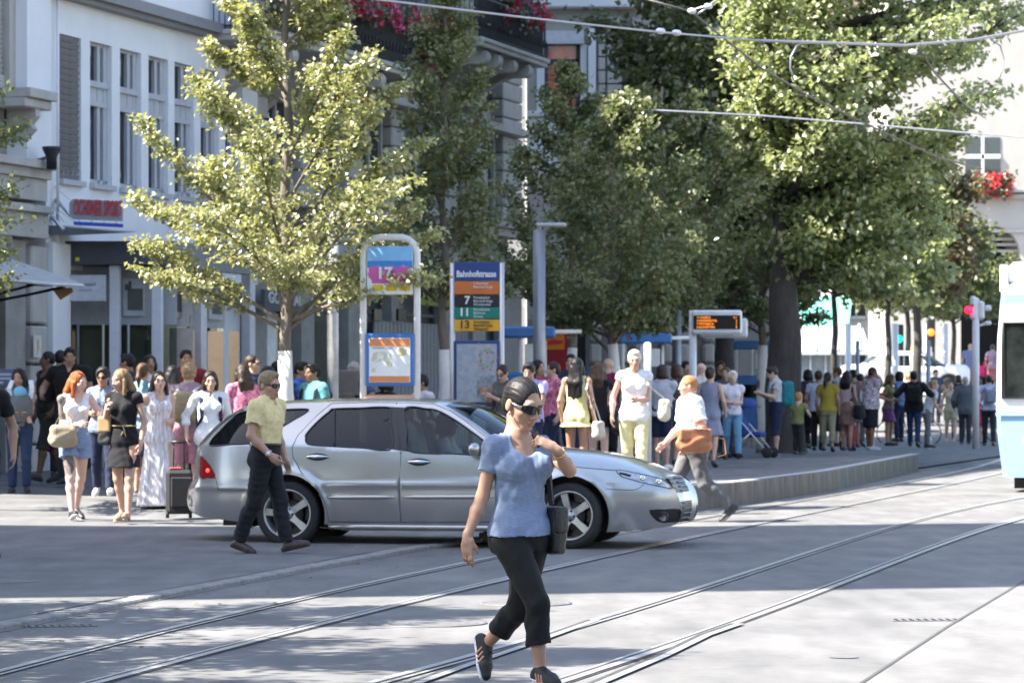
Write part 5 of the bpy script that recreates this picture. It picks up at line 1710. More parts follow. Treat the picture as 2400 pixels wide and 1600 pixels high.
# ------------------------------------------------------------------ trees
BARK = pmat('linden bark', (.16, .135, .11), .9, var=.3, vs=9, bump=.6, bs=45, stretch=(1, 1, .3))
BARKD = pmat('dark bark', (.05, .043, .038), .9, var=.35, vs=6, bump=.6, bs=30, stretch=(1, 1, .3))
LIMEWASH = pmat('white trunk wrap', (.70, .69, .66), .85, var=.06, vs=8, bump=.15, bs=60)
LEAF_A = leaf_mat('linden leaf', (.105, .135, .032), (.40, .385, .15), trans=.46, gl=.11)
LEAF_B = leaf_mat('shaded linden leaf', (.085, .116, .042), (.205, .215, .085), trans=.40, gl=.06)  # linden leaf again, with the shade put into a darker colour
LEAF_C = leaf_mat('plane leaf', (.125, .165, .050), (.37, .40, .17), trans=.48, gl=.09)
LEAF_D = leaf_mat('shaded plane leaf', (.075, .104, .042), (.18, .20, .08), trans=.38, gl=.05)  # plane leaf again, darkened so its colour carries the tree's shade
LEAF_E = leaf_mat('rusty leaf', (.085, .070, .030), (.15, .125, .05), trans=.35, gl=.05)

def tree(label, x, y, z0, prof, zc, trunk_r, mat, nb=34, nleaf=16000, ls=.075, seed=1, wrap=None, bark=BARK, rise=45, lean=(0, 0), group='street trees', ox=0.0, oy=0.0, sub=9, spread=.11, top=None, limbs=(), azb=None, drop=.35, trunk_top=None, cx=0.0):
    """prof: (height, crown radius) pairs; branches rise outward and carry side twigs with leaves."""
    g = np.random.default_rng(seed)
    t = thing('tree', label, 'tree', (x, y, z0), 0, group)
    pz = [p[0] for p in prof]; pr = [p[1] for p in prof]
    H = trunk_top or pz[-1]
    n = 16
    pts = [(lean[0] * (k / n) ** 1.5 + .03 * math.sin(k * 1.7 + seed), lean[1] * (k / n) ** 1.5 + .03 * math.cos(k * 1.3 + seed), H * k / n) for k in range(n + 1)]
    rad = [trunk_r * (1.25 if k == 0 else 1) * (1 - .85 * (k / n) ** 1.1) + .008 for k in range(n + 1)]
    B = MB(); B.tube([(pts[0][0], pts[0][1], -.1)] + pts, [rad[0] * 1.2] + rad, 12)
    trunk = B.build('trunk', bark, t)
    if wrap:
        B = MB(); q = [(np.interp(z_, [p[2] for p in pts], [p[0] for p in pts]), np.interp(z_, [p[2] for p in pts], [p[1] for p in pts]), z_) for z_ in np.linspace(0.0, wrap, 5)]
        B.tube(q, [float(np.interp(p[2], [p_[2] for p_ in pts], rad)) + .012 for p in q], 14); B.build('trunk_wrap', LIMEWASH, trunk)
    tz = np.array([p[2] for p in pts]); tx = np.array([p[0] for p in pts]); ty = np.array([p[1] for p in pts])
    BB = MB(); LP, LD, TN = [], [], []
    per = max(nleaf // (nb * (sub + 1)), 4)
    for i in range(nb):
        f = (i + .5) / nb
        zt = zc + (pz[-1] - zc) * f ** 1.05          # height where the branch tip ends up
        az = azb(i) if azb else i * 2.39996 + g.normal(0, .25)
        rr = float(np.interp(zt, pz, pr)) * g.uniform(.72, 1.08)
        ri = R(rise + g.normal(0, 7)) * (1 if f > .25 else .35 + 2.6 * f)
        zb = max(zt - rr * math.tan(ri), zc * .80)
        bx_, by_ = np.interp(zb, tz, tx), np.interp(zb, tz, ty)
        a = np.array([bx_, by_, zb]); e = np.array([bx_ + cx + math.cos(az) * rr + ox * f, by_ + math.sin(az) * rr + oy * f, zt])
        m = a * .45 + e * .55 + np.array([0, 0, -.10 * rr + (.18 * rr if f < .25 else 0)])
        K = 7
        path = [(1 - s) ** 2 * a + 2 * s * (1 - s) * m + s * s * e for s in np.linspace(0, 1, K)]
        br = trunk_r * .34 * (1 - .5 * f)
        BB.tube(path, [br * (1 - .85 * k / (K - 1)) + .004 for k in range(K)], 5, caps=False)
        Pm = np.array(path)
        outd = unit(e - a)
        def scatter(p0, p1, cnt, sp):
            s = g.random(cnt) ** .8
            q = p0 + (p1 - p0) * s[:, None] + g.normal(0, sp, (cnt, 3)) * np.array([1, 1, .6])
            LP.append(q)
            d = unit(p1 - p0) * .5 + g.normal(0, .7, (cnt, 3)); d[:, 2] -= drop
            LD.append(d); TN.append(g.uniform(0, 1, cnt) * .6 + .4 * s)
        for j in range(sub):
            s = .22 + .78 * (j + g.random()) / sub
            k = min(int(s * (K - 1)), K - 2); fr = s * (K - 1) - k
            p = Pm[k] + (Pm[k + 1] - Pm[k]) * fr
            sd = 1 if j % 2 else -1
            side = np.cross(outd, [0, 0, 1.0]) * sd * g.uniform(.5, 1.1) + outd * g.uniform(.5, 1.0) + np.array([0, 0, g.uniform(-.15, .35)])
            ln = rr * g.uniform(.22, .42) * (1.15 - .6 * s)
            q = p + unit(side) * ln
            BB.tube([p, (p + q) / 2 + np.array([0, 0, .02]), q], [br * .3 + .003, br * .2 + .002, .002], 4, caps=False)
            scatter(p, q, per, spread)
        scatter(Pm[-3], e + outd * .12, int(per * 1.2), spread * .7)
    for lp, lr in limbs: BB.tube([Vector(p) for p in lp], lr, 10)
    BB.build('branches', bark, t)
    P = np.concatenate(LP); D = np.concatenate(LD); tn = np.concatenate(TN)
    Nn = g.normal(0, .55, P.shape) + np.array([0, 0, 1.0])
    sz = ls * g.uniform(.65, 1.25, len(P))
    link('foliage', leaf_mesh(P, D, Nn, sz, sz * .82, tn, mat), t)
    return t

def sx_(px, Y): return (px - 1200) * Y / FPX
def zz(py, Y): return CAMH - (py - HOR) * Y / FPX
# the sunlit young linden
T1Y = 43.0
tree('young sunlit linden tree with white wrapped trunk behind the silver car', sx_(672, T1Y), T1Y, .03,
     [(2.6, 1.3), (2.95, 2.0), (3.4, 2.05), (3.9, 1.95), (4.6, 2.05), (5.0, 1.6), (5.6, 1.4), (6.2, 1.0), (7.0, .75), (8.0, .45), (8.6, .1)], 2.8, .085, LEAF_A, nb=48, nleaf=39000, ls=.076, seed=5, wrap=2.0, rise=42, sub=11, spread=.072)
# shaded trees along the platform
tree('slim shaded linden with white wrapped trunk between the two tram stop signs', sx_(1040, 51), 51, .03,
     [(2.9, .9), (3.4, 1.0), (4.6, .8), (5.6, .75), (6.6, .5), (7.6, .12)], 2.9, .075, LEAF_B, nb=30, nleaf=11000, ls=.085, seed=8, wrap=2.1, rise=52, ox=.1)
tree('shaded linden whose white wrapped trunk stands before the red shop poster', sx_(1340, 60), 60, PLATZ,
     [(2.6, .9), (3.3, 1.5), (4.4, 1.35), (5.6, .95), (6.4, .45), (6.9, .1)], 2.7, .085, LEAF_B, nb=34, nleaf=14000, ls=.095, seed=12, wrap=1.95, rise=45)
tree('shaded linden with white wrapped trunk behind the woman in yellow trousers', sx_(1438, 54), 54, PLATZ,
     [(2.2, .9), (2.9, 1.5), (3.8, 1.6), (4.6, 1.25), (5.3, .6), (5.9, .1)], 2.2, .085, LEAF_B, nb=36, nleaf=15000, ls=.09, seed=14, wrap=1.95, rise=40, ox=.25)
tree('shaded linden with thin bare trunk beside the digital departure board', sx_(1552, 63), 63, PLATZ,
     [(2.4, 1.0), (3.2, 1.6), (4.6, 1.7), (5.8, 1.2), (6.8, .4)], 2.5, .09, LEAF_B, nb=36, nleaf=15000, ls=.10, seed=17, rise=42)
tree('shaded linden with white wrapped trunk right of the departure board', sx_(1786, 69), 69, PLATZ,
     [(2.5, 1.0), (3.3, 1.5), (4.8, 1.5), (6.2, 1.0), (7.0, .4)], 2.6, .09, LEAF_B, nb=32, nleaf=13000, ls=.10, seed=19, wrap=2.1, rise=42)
# big old tree with the thick dark trunk
Y6 = 76
bl = lambda px, py: (sx_(px, Y6) - sx_(1700, Y6), -.6, zz(py, Y6))
tree('tall dark old tree with a leaning bare limb behind the departure board', sx_(1700, Y6), Y6, .0,
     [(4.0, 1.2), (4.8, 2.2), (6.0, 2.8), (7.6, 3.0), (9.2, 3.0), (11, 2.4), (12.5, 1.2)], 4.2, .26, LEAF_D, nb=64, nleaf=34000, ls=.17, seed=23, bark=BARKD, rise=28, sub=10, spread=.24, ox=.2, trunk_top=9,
     limbs=[([bl(1845, 560), bl(1760, 330), bl(1690, 190), bl(1640, 70), bl(1600, -40)], [.30, .24, .18, .15, .12])])
tree('huge sunlit plane tree with a thick dark trunk arching over the tram wires', sx_(1838, 66), 66, .0,
     [(3.3, .7), (4.1, 1.25), (5.2, 1.7), (6.4, 2.5), (7.6, 3.0), (8.6, 3.25), (10, 3.1), (11.6, 2.4), (12.8, 1.2)], 3.7, .40, LEAF_C, nb=84, nleaf=56000, ls=.135, seed=31, bark=BARKD, rise=24, sub=11, spread=.19, cx=1.4, ox=.6, trunk_top=8)
tree('rusty green tree in front of the arched building', sx_(2150, 110), 110, .0,
     [(4.4, .9), (5.2, 1.6), (6.6, 1.9), (8.2, 1.6), (9.6, .6)], 4.6, .16, LEAF_E, nb=40, nleaf=16000, ls=.19, seed=37, bark=BARKD, rise=25, spread=.26)
for i, (px, Y, sd) in enumerate(((1956, 98, 41), (2082, 104, 43), (2128, 118, 47), (2235, 128, 53))):
    tree(['small tree with thin dark trunk behind the woman in the yellow top', 'small tree with thin dark trunk behind the man in the check shirt', 'small distant tree beside the white far car', 'small distant tree below the arched building'][i], sx_(px, Y), Y, 0,
         [(4.1, 1.1), (4.8, 1.9), (6.0, 2.0), (7.4, 1.2), (8.2, .4)], 4.3, .11, [LEAF_B, LEAF_C, LEAF_D, LEAF_D][i], nb=26, nleaf=8000, ls=.21, seed=sd, bark=BARKD, rise=25, spread=.28)
# leaf tips that enter the frame at the left edge, and the trees left of the frame that dapple the street
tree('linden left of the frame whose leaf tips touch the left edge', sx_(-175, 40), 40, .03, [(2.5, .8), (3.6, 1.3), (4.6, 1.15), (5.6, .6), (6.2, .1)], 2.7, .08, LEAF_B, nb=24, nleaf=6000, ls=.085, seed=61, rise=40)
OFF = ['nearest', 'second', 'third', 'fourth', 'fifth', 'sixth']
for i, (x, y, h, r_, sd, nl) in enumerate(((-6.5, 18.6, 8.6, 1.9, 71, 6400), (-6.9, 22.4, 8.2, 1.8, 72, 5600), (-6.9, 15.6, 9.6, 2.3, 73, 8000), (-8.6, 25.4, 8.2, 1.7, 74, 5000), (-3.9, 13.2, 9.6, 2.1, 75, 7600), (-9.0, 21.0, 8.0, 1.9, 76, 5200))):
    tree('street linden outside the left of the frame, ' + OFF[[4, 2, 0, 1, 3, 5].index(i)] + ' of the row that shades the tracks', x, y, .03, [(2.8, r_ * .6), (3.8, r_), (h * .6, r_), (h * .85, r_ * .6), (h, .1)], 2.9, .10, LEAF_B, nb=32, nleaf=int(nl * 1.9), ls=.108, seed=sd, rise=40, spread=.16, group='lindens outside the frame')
for i, (x, y) in enumerate(((-7, -14), (2, -18), (10, -12), (15, 6), (-14, -4))):
    tree(['leafy tree behind the camera, farthest left', 'leafy tree straight behind the camera', 'leafy tree behind the camera to the right', 'leafy tree beside the camera, farthest right', 'leafy tree left of the camera position'][i], x, y, 0, [(2.4, 2.0), (4, 3.2), (7, 3.0), (9.5, 1.0)], 2.6, .2, LEAF_B, nb=26, nleaf=5000, ls=.28, seed=90 + i, rise=30, spread=.35, group='trees behind the camera')
# ------------------------------------------------------------------ stop signs, machines, posts, wires, tram
POLE_W = pmat('white enamel post', (.70, .69, .68), .35, var=.05)
POLE_G = pmat('grey steel post', (.30, .31, .33), .4, metal=.5, var=.08)
BLUE_F = pmat('blue enamel frame', (.055, .17, .42), .35, var=.05)
BLUE_D = pmat('dark blue enamel', (.02, .055, .20), .35, var=.05)
PAPER = pmat('white map paper', (.76, .77, .76), .5, var=.02)

def wave_map(name, cols, sc=9.0):
    """Printed town map: pale ground with pale patches."""
    m, nt, out = _tree(name); N, L = nt.nodes, nt.links
    p = N.new('ShaderNodeBsdfPrincipled'); p.inputs['Roughness'].default_value = .3
    tc = N.new('ShaderNodeTexCoord'); v = N.new('ShaderNodeTexVoronoi'); v.inputs['Scale'].default_value = sc
    r = N.new('ShaderNodeValToRGB'); r.color_ramp.interpolation = 'CONSTANT'
    while len(r.color_ramp.elements) < len(cols): r.color_ramp.elements.new(.5)
    for i, c in enumerate(cols): r.color_ramp.elements[i].position = i / len(cols); r.color_ramp.elements[i].color = (*c, 1)
    L.new(tc.outputs['Object'], v.inputs['Vector']); L.new(v.outputs['Color'], r.inputs[0]); L.new(r.outputs[0], p.inputs['Base Color']); L.new(p.outputs[0], out.inputs[0])
    return m

def stele(label, Y, xl, xr, ytop, ybase_z, arch=True, pw=.085):
    """Two posts in photo columns xl and xr; returns thing and a px->local converter."""
    x0, x1 = sx_(xl, Y), sx_(xr, Y)
    t = thing('stop_sign', label, 'sign', ((x0 + x1) / 2, Y, ybase_z), R(-4))
    hw = (x1 - x0) / 2; zt = zz(ytop, Y) - ybase_z
    B = MB()
    if arch:
        r = .22; n = 6
        pts = [(-hw, 0, 0), (-hw, 0, zt - r)] + [(-hw + r - r * math.cos(PI / 2 * k / n), 0, zt - r + r * math.sin(PI / 2 * k / n)) for k in range(1, n + 1)]
        pts += [(hw - r + r * math.sin(PI / 2 * k / n), 0, zt - r + r * math.cos(PI / 2 * k / n)) for k in range(n + 1)] + [(hw, 0, 0)]
        B.tube(pts, pw / 2, 12)
    else:
        for s in (-1, 1): B.tube([(s * hw, 0, 0), (s * hw, 0, zt)], pw / 2, 12)
    B.build('frame_posts', POLE_W if arch else pmat('aluminium post', (.55, .55, .55), .35, metal=.4, var=.05), t)
    return t, hw, (lambda py: zz(py, Y) - ybase_z)

# the brightly lit one
Y = 42.6
t, hw, zl = stele('tall lit tram stop sign with sky picture on top and white map panel below', Y, 851, 978, 556, .03)
def panel(t, w, z0, z1, mat, name, y=0.0, th=.06, par=None, x=0.0, bev=.006):
    B = MB(); B.box((x, y, (z0 + z1) / 2), (w, th, abs(z1 - z0)), bev=bev); return B.build(name, mat, par or t)
w = 2 * hw - .10
pp = panel(t, w, zl(690), zl(577), PAPER, 'picture_panel')
panel(t, w - .01, zl(612), zl(577), C(.22, .48, .80, .4), 'light_blue_band', -.032, .008, pp)
panel(t, w - .01, zl(628), zl(612), C(.05, .22, .60, .4), 'blue_band', -.032, .008, pp)
for i in range(5): 
    B = MB(); B.lathe([(.001, -.040), (.09, -.037), (.10, -.034)], (-w / 2 + .11 + i * (w - .22) / 4, 0, zl(640 + (i % 2) * 6)), 12, axis='Y'); B.build('pink_blob', C(.55, .10, .34, .5), pp)
panel(t, w * .55, zl(664), zl(634), C(.55, .10, .34, .5), 'pink_band', -.034, .006, pp, x=-w * .12)
text_mesh('lettering', '17', .20, PAPER, pp, (-.17, -.043, zl(660)), bold=.006)
for i in range(3): panel(t, .13, zl(682), zl(667), C(.72, .52, .03, .5), 'yellow_block', -.034, .006, pp, x=-.15 + i * .17)
mp = panel(t, 2 * hw - .06, zl(905), zl(781), BLUE_F, 'map_frame', 0, .12, bev=.02)
panel(t, 2 * hw - .16, zl(896), zl(792), PAPER, 'map_sheet', -.064, .012, mp)
panel(t, 2 * hw - .17, zl(811), zl(793), C(.66, .25, .09, .5), 'orange_band', -.072, .008, mp)
panel(t, 2 * hw - .17, zl(895), zl(881), C(.66, .25, .09, .5), 'orange_band', -.072, .008, mp)
panel(t, .10, zl(832), zl(815), C(.50, .47, .22, .5), 'yellow_label', -.072, .006, mp, x=hw - .18)
panel(t, .26, zl(817), zl(813), C(.40, .40, .38, .5), 'scale_line', -.072, .006, mp, x=-hw + .25)
MAPM = wave_map('pale city map', [(.74, .74, .70), (.66, .65, .50), (.56, .54, .44), (.72, .73, .71), (.68, .66, .42)], 22)
B = MB(); ou = [(-.26, 0, zl(872)), (-.24, 0, zl(845)), (-.20, 0, zl(826)), (-.06, 0, zl(822)), (.02, 0, zl(828)), (.03, 0, zl(858)), (-.04, 0, zl(862)), (-.08, 0, zl(842)), (-.14, 0, zl(848)), (-.17, 0, zl(872))]
B.prism([(p[0], -.074, p[2]) for p in ou], (0, .004, 0)); B.build('town_map', MAPM, mp)
B = MB(); B.tube([(-hw, 0, zl(932)), (hw, 0, zl(932))], .04, 8); B.build('cross_bar', C(.62, .35, .2, .5), t)
# the shaded one with tram lines
Y = 48.0
t, hw, zl = stele('shaded tram stop sign listing the coloured tram lines over a city map', Y, 1060, 1176, 616, .03, False, .075)
w = 2 * hw - .06
b1 = panel(t, w, zl(658), zl(614), BLUE_D, 'name_board')
o = text_mesh('lettering', 'Bahnhofstrasse', .125, C(.72, .74, .78, .5), b1, (-w / 2 + .03, -.034, zl(653)), bold=.003); o.scale = (min(1, (w - .08) / max(o.dimensions.x, .01)), 1, 1)
rows = [((690, 659), (.50, .14, .035), '', ['S-Bahnhof', 'Bahnhof Enge'], (.75, .72, .70)), ((719, 692), (.010, .011, .016), '7', ['Paradeplatz', 'Bahnhof Enge', 'Wollishofen'], (.70, .73, .76)),
        ((747, 720), (.005, .17, .135), '11', ['Paradeplatz', 'Bellevue', 'Rehalp'], (.70, .75, .74)), ((776, 749), (.66, .34, .02), '13', ['Paradeplatz', 'Bahnhof Enge', 'Albisgüetli'], (.06, .05, .03))]
for (ya, yb), c, num, lines, tc_ in rows:
    b_ = panel(t, w, zl(ya), zl(yb), C(*c, .45), 'line_board')
    tm = C(*tc_, .5)
    if num: text_mesh('line_number', num, .155, tm, b_, (-w / 2 + .22, -.034, zl(ya - 2)), bold=.004, align='RIGHT')
    for k, s in enumerate(lines): text_mesh('destination', s, .050, tm, b_, (-w / 2 + .27, -.034, zl(yb + 9.5 + 8.2 * k)))
mp = panel(t, w, zl(948), zl(798), BLUE_D, 'map_frame', 0, .1, bev=.012)
MAPG = wave_map('grey city map', [(.33, .36, .42), (.29, .34, .42), (.36, .38, .43), (.34, .40, .47), (.31, .34, .40), (.38, .40, .40)], 18)
panel(t, w - .07, zl(943), zl(806), MAPG, 'map_sheet', -.054, .01, mp)
g = np.random.default_rng(3)
for k in range(26):
    a = k * 2 * PI / 26; rr = .12 + .03 * g.normal()
    B = MB(); B.box((w * .22 + rr * math.cos(a) * .9, -.062, zl(838) + rr * math.sin(a) * 1.1), (.026, .006, .026)); B.build('map_mark', C(*[(.45, .12, .12), (.42, .36, .08), (.12, .34, .30)][k % 3], .5), mp)
panel(t, w * .42, zl(942), zl(880), pmat('street photo print', (.14, .12, .11), .4, var=.6, vs=9, col2=(.24, .28, .32)), 'photo_print', -.062, .008, mp, x=w * .22)
panel(t, w * .30, zl(928), zl(906), pmat('street photo print', (.30, .20, .15), .4, var=.6, vs=14), 'photo_print', -.067, .006, mp, x=w * .22)

# posts
def post(label, px, Y, z0, pytop, r, mat, group=None, name='post', rough_top=None):
    t = thing(name, label, 'post', (sx_(px, Y), Y, z0), 0, group)
    h = zz(pytop, Y) - z0
    B = MB(); B.tube([(0, 0, -.05), (0, 0, h)], r, 14); B.lathe([(r, h), (r * .8, h + .02), (.001, h + .03)], n=14); B.build('shaft', mat, t)
    B = MB(); B.lathe([(r * 1.7, 0), (r * 1.7, .03), (r * 1.1, .09), (r, .1)], n=14); B.build('foot', mat, t)
    return t
post('thick pale grey tram mast beside the teal shirted man', 780, 45.5, .03, 480, .078, pmat('weathered mast', (.50, .49, .49), .5, var=.25, vs=4, col2=(.56, .55, .54)), name='tram_mast')
lp = post('grey steel street lamp post between the ticket machine and the map sign', 1264, 52, .03, 542, .098, POLE_G, name='street_lamp')
B = MB(); hz = zz(527, 52) - .03
B.box((.18, 0, hz), (.46, .16, .06), bev=.02); B.tube([(0, 0, hz - .2), (0, 0, hz)], .035, 8); B.build('lamp_head', C(.42, .43, .44, .4), lp)
# ticket machines with bent white pipes and blue roofs
def machine(label, px, Y, k=1.0):
    t = thing('ticket_machine', label, 'ticket machine', (sx_(px, Y), Y, PLATZ if Y > 46 else .03), 0, 'ticket machines')
    B = MB()
    for x, h in ((-.30, 2.15), (.02, 2.12)):
        B.tube([(x, 0, 0), (x, 0, h - .12), (x + .04, 0, h - .03), (x + .14, 0, h), (x + (.95 if x > 0 else .4), 0, h + .01)], .033, 8)
    B.tube([(.40, .1, 0), (.40, .1, 2.0)], .028, 8); B.build('pipe_frame', POLE_W, t)
    B = MB(); B.box((.10, .15, 2.12), (.92, .5, .18), bev=.03); B.build('roof', BLUE_F, t)
    B = MB(); B.box((-.02, .12, .95), (.52, .34, 1.1), bev=.03); B.build('cabinet', BLUE_F, t)
    B = MB(); B.box((.22, .06, 1.78), (.26, .12, .32), bev=.01); B.build('notice_box', C(.66, .66, .64, .5), t)
    B = MB(); B.box((-.04, -.055, 1.18), (.30, .02, .26)); B.build('screen', LENS, t)
    return t
machine('blue roofed ticket machine with bent white pipe by the grey lamp post', 1217, 53)
machine('blue roofed ticket machine behind the woman in yellow trousers', 1500, 60)
machine('blue roofed ticket machine beside the stroller and the thick trunk', 1760, 70)
post('white steel post behind the right side of the woman in yellow trousers', 1518, 46, PLATZ, 806, .052, C(.46, .46, .47, .45))
post('white painted post at the back of the departure board', 1590, 62, PLATZ, 730, .055, POLE_G)
# departure board
Y = 56.0
db = thing('departure_board', 'white framed electronic departure board with amber lines on a post', 'sign', (sx_(1680, Y), Y, PLATZ), R(-3))
zl = lambda py: zz(py, Y) - PLATZ
w = (1738 - 1620) * Y / FPX
B = MB(); B.box((0, 0, (zl(783) + zl(727)) / 2), (w, .34, zl(727) - zl(783)), bev=.03); cs = B.build('case', C(.60, .63, .66, .4), db)
panel(db, w * .93, zl(772), zl(739), pmat('black display', (.006, .006, .007), .2, var=0), 'display', -.172, .012, cs)
AMB = pmat('amber diodes', (.5, .15, .01), .5, var=0, emit=(1.0, .27, .02), es=.55)
for k, (s, n_) in enumerate((('11 AUZELG', '0 1'), ('13 FRANKENTAL', '3'), ('7 STETTBACH', '5'), ('4 ALTSTETTEN', '8'))):
    z = zl(748 + 7.6 * k)
    text_mesh('departure_line', s, .050, AMB, db, (-w * .40, -.180, z), depth=.002, sx=.9)
    text_mesh('departure_line', n_, .050, AMB, db, (w * .40, -.180, z), depth=.002, align='RIGHT', sx=.9)
B = MB(); B.tube([(-w / 2 + .02, 0, 0), (-w / 2 + .02, 0, zl(727))], .062, 12); B.build('post', C(.60, .64, .70, .35), db)
B = MB(); B.box((.12, .5, zl(768)), (w * .95, .4, .32), bev=.03); B.build('rear_case', C(.50, .52, .54, .4), db)
# lamp-post rows far along the street
for px, Y_, r_, lab in ((1988, 96, .09, 'slim pale post behind the woman in the yellow top'), (2098, 100, .10, 'white far post left of the dark jacketed man'), (2150, 112, .10, 'white far post right of the white car'), (2172, 124, .14, 'pale far pillar in sun beside the white car'), (2215, 120, .10, 'pale far post above the woman in khaki'), (2010, 76, .045, 'thin grey post before the man in the check shirt'), (2176, 80, .05, 'thin grey post beside the woman in khaki')):
    post(lab, px, Y_, PLATZ if Y_ < 82 else 0, 760 if Y_ > 90 else 800, r_, POLE_W if Y_ > 90 else POLE_G)
# traffic light
Y = 84
tl = thing('traffic_light', 'white traffic light post with a lit red lamp left of the tram', 'traffic light', (sx_(2287, Y), Y, 0), 0)
zl = lambda py: zz(py, Y)
B = MB(); B.tube([(0, 0, 0), (0, 0, zl(700))], .085, 12); B.build('post', POLE_W, tl)
B = MB(); B.box((-.06, 0, zl(722)), (.16, .2, .60), bev=.06); B.box((.13, 0, zl(727)), (.16, .2, .46), bev=.05); B.box((.30, 0, zl(722)), (.16, .12, .14), bev=.03); B.box((.30, 0, zl(757)), (.16, .12, .10), bev=.03); B.tube([(0, 0, zl(765)), (.3, 0, zl(757))], .03, 8); B.build('signal_heads', C(.72, .72, .72, .4), tl)
B = MB(); B.lathe([(.10, .0), (.09, -.05), (.001, -.07)], (-.19, -.1, zl(726)), 14, axis='Y'); B.build('red_lamp', pmat('red signal', (.7, .01, .04), .3, emit=(1, .01, .05), es=1.0, var=0), tl)
B = MB(); B.box((-.19, -.02, zl(716)), (.24, .24, .04)); B.build('visor', IRON, tl)
for px, py, Y_, c, lab in ((2107, 794, 118, (.0, .75, .28), 'far traffic light showing a green lamp'), (2182, 779, 122, (1.0, .16, .01), 'far traffic light showing an amber lamp')):
    t = thing('traffic_light', lab, 'traffic light', (sx_(px, Y_), Y_, 0), 0)
    z = zz(py, Y_)
    B = MB(); B.tube([(.1, .1, 0), (.1, .1, z + .5)], .06, 8); B.box((0, .08, z), (.32, .2, 1.0), bev=.05); B.build('signal_head', IRON, t)
    B = MB(); B.lathe([(.13, 0), (.10, -.05), (.001, -.06)], (0, -.03, z), 12, axis='Y'); B.build('lamp', pmat('signal lamp', c, .4, emit=c, es=.9, var=0), t)
# far market stalls and awnings
for px, py, w, h, Y_, c, lab in ((1930, 738, 2.2, 1.4, 130, (.16, .55, .46), 'pale teal far awning under the trees'), (1912, 690, 1.4, .8, 138, (.62, .62, .62), 'white far banner left of the teal awning')):
    t = thing('far_awning', lab, 'awning', (sx_(px, Y_), Y_, 0), 0)
    z = zz(py, Y_)
    B = MB(); B.prism([(-w / 2, 0, z + h / 2), (w / 2, 0, z + h / 2), (w / 2 - .3, -1.2, z - h / 2), (-w / 2 + .3, -1.2, z - h / 2)], (0, .05, .04)); B.build('awning_cloth', C(*c, .8), t)
    B = MB()
    for x in (-w / 2 + .1, w / 2 - .1): B.tube([(x, 0, 0), (x, 0, z + h / 2)], .05, 6)
    B.build('awning_post', POLE_G, t)
kt = thing('glass_kiosk', 'far glass and steel kiosk with sloping roof right of the thick trunk', 'kiosk', (sx_(1935, 125), 125, 0), 0)
B = MB(); B.box((0, 1.2, 1.4), (2.2, 2.4, 2.6)); B.build('glass_walls', pmat('kiosk glass', (.20, .24, .27), .2, var=.3, vs=2), kt)
B = MB(); B.prism([(-1.3, -.5, 2.7), (-1.3, 2.6, 3.7), (-1.3, 2.6, 3.8), (-1.3, -.5, 2.8)], (2.9, 0, 0)); B.build('roof', C(.50, .52, .55, .4), kt)
B = MB()
for k in range(5): B.tube([(-1.1 + k * .55, -.05, 0), (-1.1 + k * .55, -.05, 2.7)], .05, 6)
for k in range(4): B.tube([(-1.2 + k * .8, -.5, 2.85), (-.9 + k * .8, 2.6, 3.85)], .06, 6)
B.build('steel_bars', C(.62, .63, .64, .4), kt)
# bench, bicycles
bn = thing('bench', 'grey slatted bench on the platform behind the dark jacketed man', 'bench', (sx_(2110, 84), 84, 0), 0)
for k in range(4):
    B = MB(); B.box((0, -.2 + k * .12, .46), (1.9, .09, .035)); B.build('slat', C(.30, .28, .26), bn)
for x in (-.7, .7):
    B = MB(); B.box((x, 0, .22), (.08, .44, .44)); B.build('leg', C(.62, .60, .56), bn)
def bicycle(label, x, y, z, rz):
    t = thing('bicycle', label, 'bicycle', (x, y, z), rz)
    for dx in (-.52, .52):
        B = MB(); n = 28
        B.tube([(dx + .33 * math.cos(2 * PI * k / n), 0, .34 + .33 * math.sin(2 * PI * k / n)) for k in range(n)], .016, 6, closed=True)
        wv = B.build('wheel', RUBBER, t)
        B = MB()
        for k in range(10):
            a = 2 * PI * k / 10; B.tube([(dx, 0, .34), (dx + .32 * math.cos(a), 0, .34 + .32 * math.sin(a))], .003, 3, caps=False)
        B.build('spokes', STEEL, wv)
    B = MB()
    for a, b in (((-.52, .34), (-.16, .80)), ((-.52, .34), (-.05, .32)), ((-.05, .32), (-.16, .86)), ((-.05, .32), (.38, .80)), ((-.14, .78), (.38, .84)), ((.52, .34), (.36, .95))): B.tube([(a[0], 0, a[1]), (b[0], 0, b[1])], .017, 6)
    B.build('frame', C(.05, .05, .06, .4), t)
    B = MB(); B.box((-.17, 0, .89), (.25, .12, .05), bev=.02); B.build('saddle', RUBBER, t)
    B = MB(); B.tube([(.30, -.26, 1.0), (.38, -.05, .98), (.38, .05, .98), (.30, .26, 1.0)], .014, 6); B.build('handlebar', STEEL, t)
    return t
bicycle('parked bicycle in shade left of the tram', sx_(2296, 95), 95, 0, R(25))
bicycle('parked dark bicycle behind the bench', sx_(2130, 90), 90, 0, R(-15))

